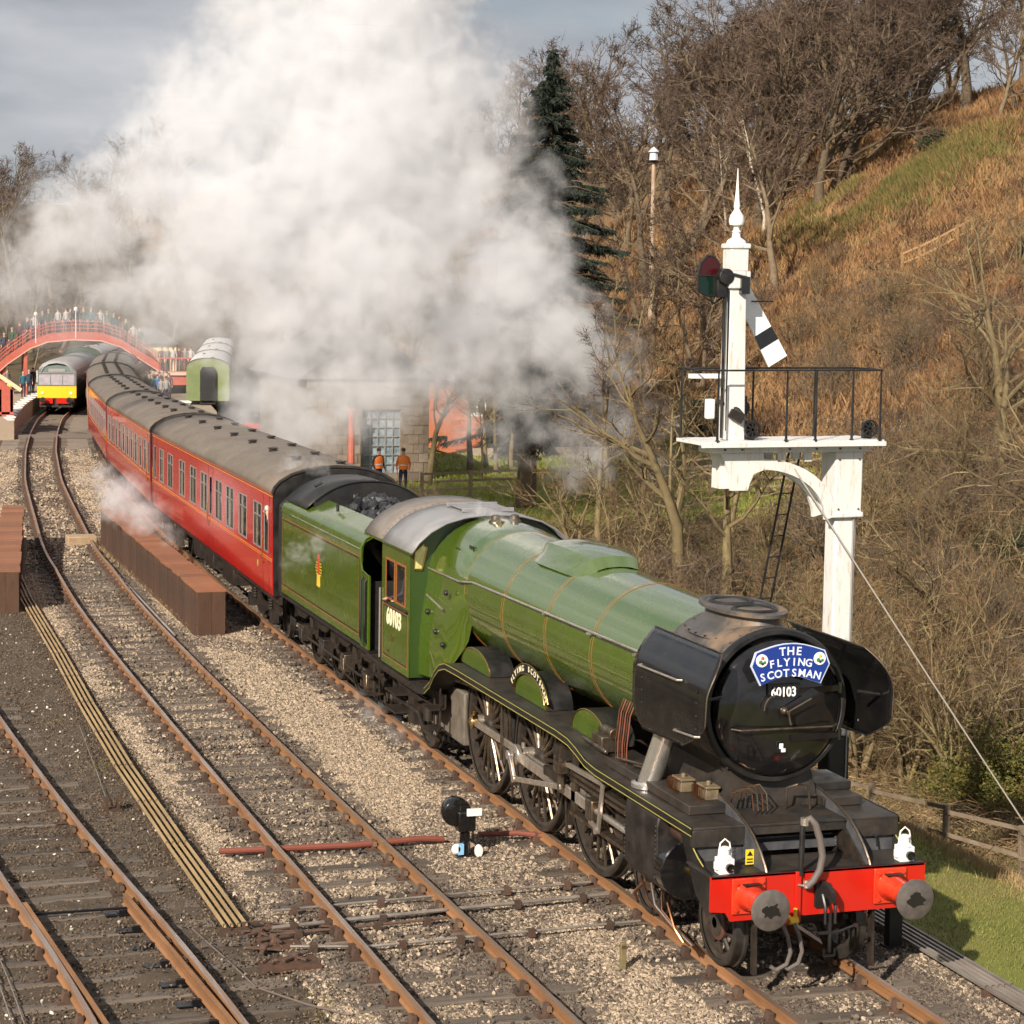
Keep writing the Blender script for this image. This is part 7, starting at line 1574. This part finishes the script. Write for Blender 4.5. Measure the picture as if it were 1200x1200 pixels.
# bramble stems, bracken, grass
def arching(n,fx,L0,L1,w_,m,name):
    S=[];E_=[];W=[]
    for i in range(n):
        x,y=fx(); p=Vector((x,y,hgt(x,y)-.05)); a=random.random()*6.28; d=Vector((math.cos(a)*.6,math.sin(a)*.6,1)).normalized(); L_=random.uniform(L0,L1)
        for k in range(5):
            q=p+d*L_/5; S.append(tuple(p));E_.append(tuple(q));W.append(w_*(1-.12*k)); d=(d+Vector((math.cos(a)*.25,math.sin(a)*.25,-.42))+Vector((random.gauss(0,.12),random.gauss(0,.12),random.gauss(0,.12)))).normalized(); p=q
    mk(name,tri_mesh(name,flat_twigs(S,E_,np.array(W)[:,None]),m),kind='stuff')
def valley():
    y=random.uniform(3,46)**1.0; return random.uniform(7.2+.02*y,12+.75*y),y
arching(15000,valley,.6,2.2,.012,mat('bramble_stems',(.21,.13,.06),.9,col2=(.12,.07,.035),ns=.7),'bramble_stems')
arching(9000,valley,.4,1.4,.013,mat('pale_stems',(.33,.25,.13),.9,col2=(.20,.15,.07),ns=.7),'dead_stems')
arching(9000,lambda:(lambda y:(random.uniform(22+.42*(y-40),36+.45*(y-40)),y))(random.uniform(40,100)),.8,2.2,.018,mat('bramble_stems',(.21,.13,.06),.9),'far_bramble_stems')
BR1=mat('bracken_frond',(.21,.100,.040),.9,col2=(.32,.19,.080),ns=.16,col3=(.10,.050,.026),ns3=.35,lo3=.47,hi3=.62,detail=8)
def onhill():
    x=random.uniform(30,100); y=random.uniform(60,170); return x,y
def okb(x,y): return hgt(x,y)>.3
blades('bracken',spread(120000,onhill,lambda x,y:okb(x,y) and mnoise.noise(Vector((x*.35,y*.35,2)))>random.uniform(-.7,.1)),.85,.075,BR1,1.1)
BR2=mat('pale_hill_grass',(.42,.29,.12),.9,col2=(.30,.19,.07),ns=.4)
blades('hill_grass',spread(26000,onhill,lambda x,y:okb(x,y) and mnoise.noise(Vector((x*.09,y*.09,7)))>.08),.5,.035,BR2,1.0)
blades('green_hill_grass',spread(16000,lambda:(random.gauss(72.5,3.4),random.gauss(123,4.5)),lambda x,y:okb(x,y) and mnoise.noise(Vector((x*.14,y*.14,9)))>-.2),.75,.07,mat('green_hill_grass',(.10,.105,.02),.9,col2=(.17,.14,.04),ns=.5),1.0)
blades('scrub_grass',spread(60000,valley),.35,.012,mat('scrub_grass',(.20,.14,.06),.9,col2=(.12,.10,.03),ns=.6,col3=(.09,.11,.025),ns3=.3,lo3=.5,hi3=.65),1.0)
blades('weeds',[(random.uniform(-2.55,-2.35)-.0,random.uniform(24.5,40),-.23) for _ in range(900)]+[(-5.85+random.gauss(0,.08)+.11*0,random.uniform(28,40),-.23) for _ in range(500)],.12,.008,GD,.9)
blades('yard_weeds',[(lambda q:(q[0]+random.gauss(0,.16),q[1]+random.gauss(0,.2),-.22))(random.choice([(-5.3,1.3),(-5.4,1.0),(-6.2,12.3),(-6.1,12.6),(-5.2,19),(-8.9,8),(-6.6,16),(-5.35,24)])) for _ in range(1500)],.05,.006,GB,.9)
blades('meadow_grass_tufts',spread(26000,lambda:(random.uniform(10,34),random.uniform(46,76)),lambda x,y:x>c1(y)+7),.14,.035,mat('lawn_grass',(.21,.25,.03),.9,col2=(.26,.26,.05),ns=.6),.8)

# ============================================================= steam
def steam(name,blobs,vmin,vmax,res,dens,thr,namp,nsc,seed,fine=2.7,tint=(.915,.92,.94)):
    ng=bpy.data.node_groups.new(name,'GeometryNodeTree'); ng.interface.new_socket('Geometry',in_out='INPUT',socket_type='NodeSocketGeometry'); ng.interface.new_socket('Geometry',in_out='OUTPUT',socket_type='NodeSocketGeometry')
    n=ng.nodes; l=ng.links; go=n.new('NodeGroupOutput'); pos=n.new('GeometryNodeInputPosition')
    def math_(op,a,b_=None,c=None):
        x=n.new('ShaderNodeMath'); x.operation=op
        for i,v in enumerate((a,b_,c)):
            if v is None: continue
            if isinstance(v,(int,float)): x.inputs[i].default_value=v
            else: l.new(v,x.inputs[i])
        return x.outputs[0]
    def vm(op,a,b_):
        x=n.new('ShaderNodeVectorMath'); x.operation=op
        for i,v in enumerate((a,b_)):
            if isinstance(v,tuple): x.inputs[i].default_value=v
            elif isinstance(v,float): x.inputs['Scale'].default_value=v
            else: l.new(v,x.inputs[i])
        return x
    off=vm('ADD',pos.outputs[0],(seed*1.7,seed*.9,seed*.3)).outputs[0]
    nz=n.new('ShaderNodeTexNoise'); nz.inputs['Scale'].default_value=nsc; nz.inputs['Detail'].default_value=2; l.new(off,nz.inputs['Vector'])
    w1=vm('SUBTRACT',nz.outputs['Color'],(.5,.5,.5)); w2=n.new('ShaderNodeVectorMath'); w2.operation='SCALE'; w2.inputs['Scale'].default_value=namp; l.new(w1.outputs[0],w2.inputs[0])
    P=vm('ADD',pos.outputs[0],w2.outputs[0]).outputs[0]
    acc=None
    for (x,y,z,r,w_) in blobs:
        v=vm('SUBTRACT',P,(x,y,z)); v2=vm('MULTIPLY',v.outputs[0],(1/r,1/(r*1.15),1/r)); ln=n.new('ShaderNodeVectorMath'); ln.operation='LENGTH'; l.new(v2.outputs[0],ln.inputs[0])
        f=math_('SUBTRACT',1.25,ln.outputs['Value']); f=math_('MAXIMUM',f,0.0); f=math_('MULTIPLY',f,w_)
        acc=f if acc is None else math_('MAXIMUM',acc,f)
    f1=n.new('ShaderNodeTexNoise'); f1.inputs['Scale'].default_value=nsc*fine; f1.inputs['Detail'].default_value=6; f1.inputs['Roughness'].default_value=.68; f1.inputs['Distortion'].default_value=.35; l.new(off,f1.inputs['Vector'])
    nn=math_('MULTIPLY_ADD',f1.outputs[0],3.8,-1.9)
    d=math_('ADD',acc,math_('MULTIPLY',nn,math_('MINIMUM',math_('MULTIPLY',acc,2.6),.66)))
    d=math_('SUBTRACT',d,thr); d=math_('MAXIMUM',d,0.0); d=math_('POWER',d,1.25); d=math_('MULTIPLY',d,dens); d=math_('MINIMUM',d,dens*.75)
    vc=n.new('GeometryNodeVolumeCube'); l.new(d,vc.inputs['Density']); vc.inputs['Min'].default_value=vmin; vc.inputs['Max'].default_value=vmax
    for i,a in enumerate(('Resolution X','Resolution Y','Resolution Z')): vc.inputs[a].default_value=res[i]
    m=bpy.data.materials.new('steam_'+name); m.use_nodes=True; mn=m.node_tree.nodes; mn.clear(); o_=mn.new('ShaderNodeOutputMaterial'); pv=mn.new('ShaderNodeVolumePrincipled'); pv.inputs['Color'].default_value=(*tint,1); pv.inputs['Density'].default_value=1.0; pv.inputs['Anisotropy'].default_value=0.0; m.node_tree.links.new(pv.outputs[0],o_.inputs['Volume'])
    sm=n.new('GeometryNodeSetMaterial'); sm.inputs['Material'].default_value=m; l.new(vc.outputs[0],sm.inputs[0]); l.new(sm.outputs[0],go.inputs[0])
    me=bpy.data.meshes.new(name); me.from_pydata([(0,0,0)],[],[]); o=bpy.data.objects.new(name,me); COL.objects.link(o); md=o.modifiers.new('g','NODES'); md.node_group=ng; o['kind']='stuff'; return o
STEAM=[(1.95, 33.0, 3.83, 1.18, 0.6), (0.9, 30.0, 3.07, 0.81, 0.7), (1.33, 35.0, 4.22, 0.94, 0.55), (3.43, 36.0, 4.34, 1.31, 0.49), (1.06, 37.0, 4.67, 0.74, 0.4), (6.23, 41.0, 4.57, 2.21, 0.74), (9.08, 42.0, 4.92, 1.96, 0.66), (3.32, 44.0, 3.87, 1.67, 0.7), (4.72, 41.0, 3.23, 1.49, 0.61), (3.93, 43.0, 5.3, 2.23, 0.74), (-4.01, 48.0, 7.68, 1.92, 0.6), (-2.98, 47.0, 9.66, 1.9, 0.6), (9.98, 42.0, 3.25, 1.38, 0.51), (9.22, 50.0, 19.31, 3.94, 1), (8.06, 48.0, 16.04, 3.65, 1), (5.1, 47.0, 14.39, 3.36, 0.9), (2.26, 46.0, 12.8, 3.09, 0.85), (9.34, 47.0, 13.36, 3.65, 1), (6.39, 45.0, 11.16, 3.99, 1), (9.67, 45.0, 10.38, 3.06, 1), (0.24, 45.0, 10.89, 2.69, 0.8), (-1.84, 45.0, 9.48, 2.34, 0.75), (-3.24, 46.0, 8.52, 1.71, 0.6), (2.72, 44.0, 9.39, 3.52, 0.95), (12.65, 48.0, 12.34, 1.97, 0.7), (13.14, 50.0, 14.62, 2.21, 0.55), (11.78, 44.0, 8.11, 2.73, 1), (10.91, 44.0, 6.11, 2.89, 0.9), (13.26, 43.0, 6.14, 2.12, 0.95), (3.92, 43.0, 6.67, 3.02, 0.85), (1.33, 44.0, 7.6, 2.69, 0.85), (-0.73, 45.0, 7.57, 2.05, 0.7), (6.47, 43.0, 7.78, 3.4, 0.95), (8.23, 43.0, 5.29, 2.3, 0.57), (14.4, 42.0, 5.05, 1.77, 0.66), (15.49, 42.0, 3.34, 1.43, 0.61), (13.75, 41.0, 2.17, 1.5, 0.61), (15.7, 41.0, 1.87, 1.02, 0.49), (11.73, 42.0, 3.93, 1.84, 0.49), (3.84, 42.0, 4.25, 1.95, 0.66), (3.89, 41.0, 2.57, 1.23, 0.57), (5.81, 42.0, 3.97, 1.43, 0.41), (-3.44, 48.0, 7.26, 1.77, 0.5), (4.34, 40.0, 1.72, 0.85, 0.41), (12.47, 50.0, 16.13, 2.02, 0.45), (4.56, 50.0, 17.31, 2.95, 0.6), (1.53, 50.0, 14.84, 2.04, 0.35), (14.37, 47.0, 11.43, 1.25, 0.5), (-1.85, 47.0, 11.36, 1.59, 0.35), (6.95, 42.0, 3.69, 0.96, 0.41), (9.68, 42.0, 4.09, 1.51, 0.51), (3.53, 45.0, 5.5, 1.62, 0.7), (1.94, 60.0, 6.18, 1.55, 0.45), (1.23, 70.0, 6.36, 1.51, 0.35), (17.19, 42.0, 3.05, 0.86, 0.33), (6.4, 50.0, 19.47, 3.52, 0.8), (11.46, 42.0, 2.54, 1.16, 0.41), (12.55, 41.0, 3.16, 1.32, 0.49)]
steam('steam_cloud',STEAM,(-8,28,-1),(21.5,59,25.5),(295,235,265),1.3,.25,1.9,.34,3,fine=3.7)
steam('steam_puff_by_girder',[(-2.37, 36.0, 1.61, 0.72, 0.92), (-1.97, 34.0, 1.35, 0.64, 0.8), (-2.42, 39.0, 1.92, 0.59, 0.57), (-2.01, 36.0, 1.96, 0.51, 0.69), (-1.79, 31.0, 1.25, 0.41, 0.46), (-2.92, 40.0, 1.83, 0.36, 0.34)],(-3.93, 29.99, 0.24),(-0.78, 41.01, 2.97),(25, 90, 24),3.2,.22,0.6,2.2,5)
steam('steam_wisp_by_tender',[(-1.82, 17.0, 2.57, 0.43, 0.4), (-1.4, 17.0, 2.73, 0.39, 0.46), (-1.06, 17.0, 2.88, 0.28, 0.52), (-1.83, 18.0, 2.19, 0.28, 0.29)],(-2.42, 16.41, 1.6),(-0.47, 18.59, 3.47),(80, 90, 77),4.0,.22,0.35,3.0,8)
steam('steam_wisp_by_wheels',[(-1.4, 12.0, 0.28, 0.28, 0.46), (-1.34, 13.5, 0.25, 0.32, 0.46), (-1.26, 11.0, 0.15, 0.23, 0.4), (-1.44, 14.0, 0.38, 0.22, 0.34)],(-1.89, 10.55, -0.3),(-0.81, 14.45, 0.83),(24, 90, 26),4.0,.22,0.3,3.0,11)
steam('steam_from_whistle',[(-0.22, 11.0, 4.04, 0.21, 0.6), (-0.1, 10.3, 3.95, 0.2, 0.6), (-0.14, 10.6, 4.01, 0.15, 0.6)],(-0.56, 9.96, 3.61),(0.24, 11.34, 4.38),(52, 90, 50),5,.22,0.25,4,12)
steam('steam_over_tender',[(-0.7, 22.0, 3.76, 0.38, 0.8), (-0.57, 20.5, 3.95, 0.33, 0.6), (-0.98, 22.0, 3.54, 0.3, 0.5)],(-1.59, 19.89, 2.93),(0.04, 22.61, 4.56),(53, 90, 53),2.5,.22,0.4,3,14)
steam('steam_drift_over_station',[(5.79, 104.0, 4.79, 3.19, 0.8), (9.51, 104.0, 4.0, 2.7, 0.9), (2.85, 106.0, 5.42, 2.66, 0.6), (10.07, 98.0, 1.39, 2.07, 0.6), (7.31, 100.0, 2.58, 2.08, 0.5)],(-1,95,-1.2),(21,111,9),(90,60,45),.14,.15,2.0,.3,17)
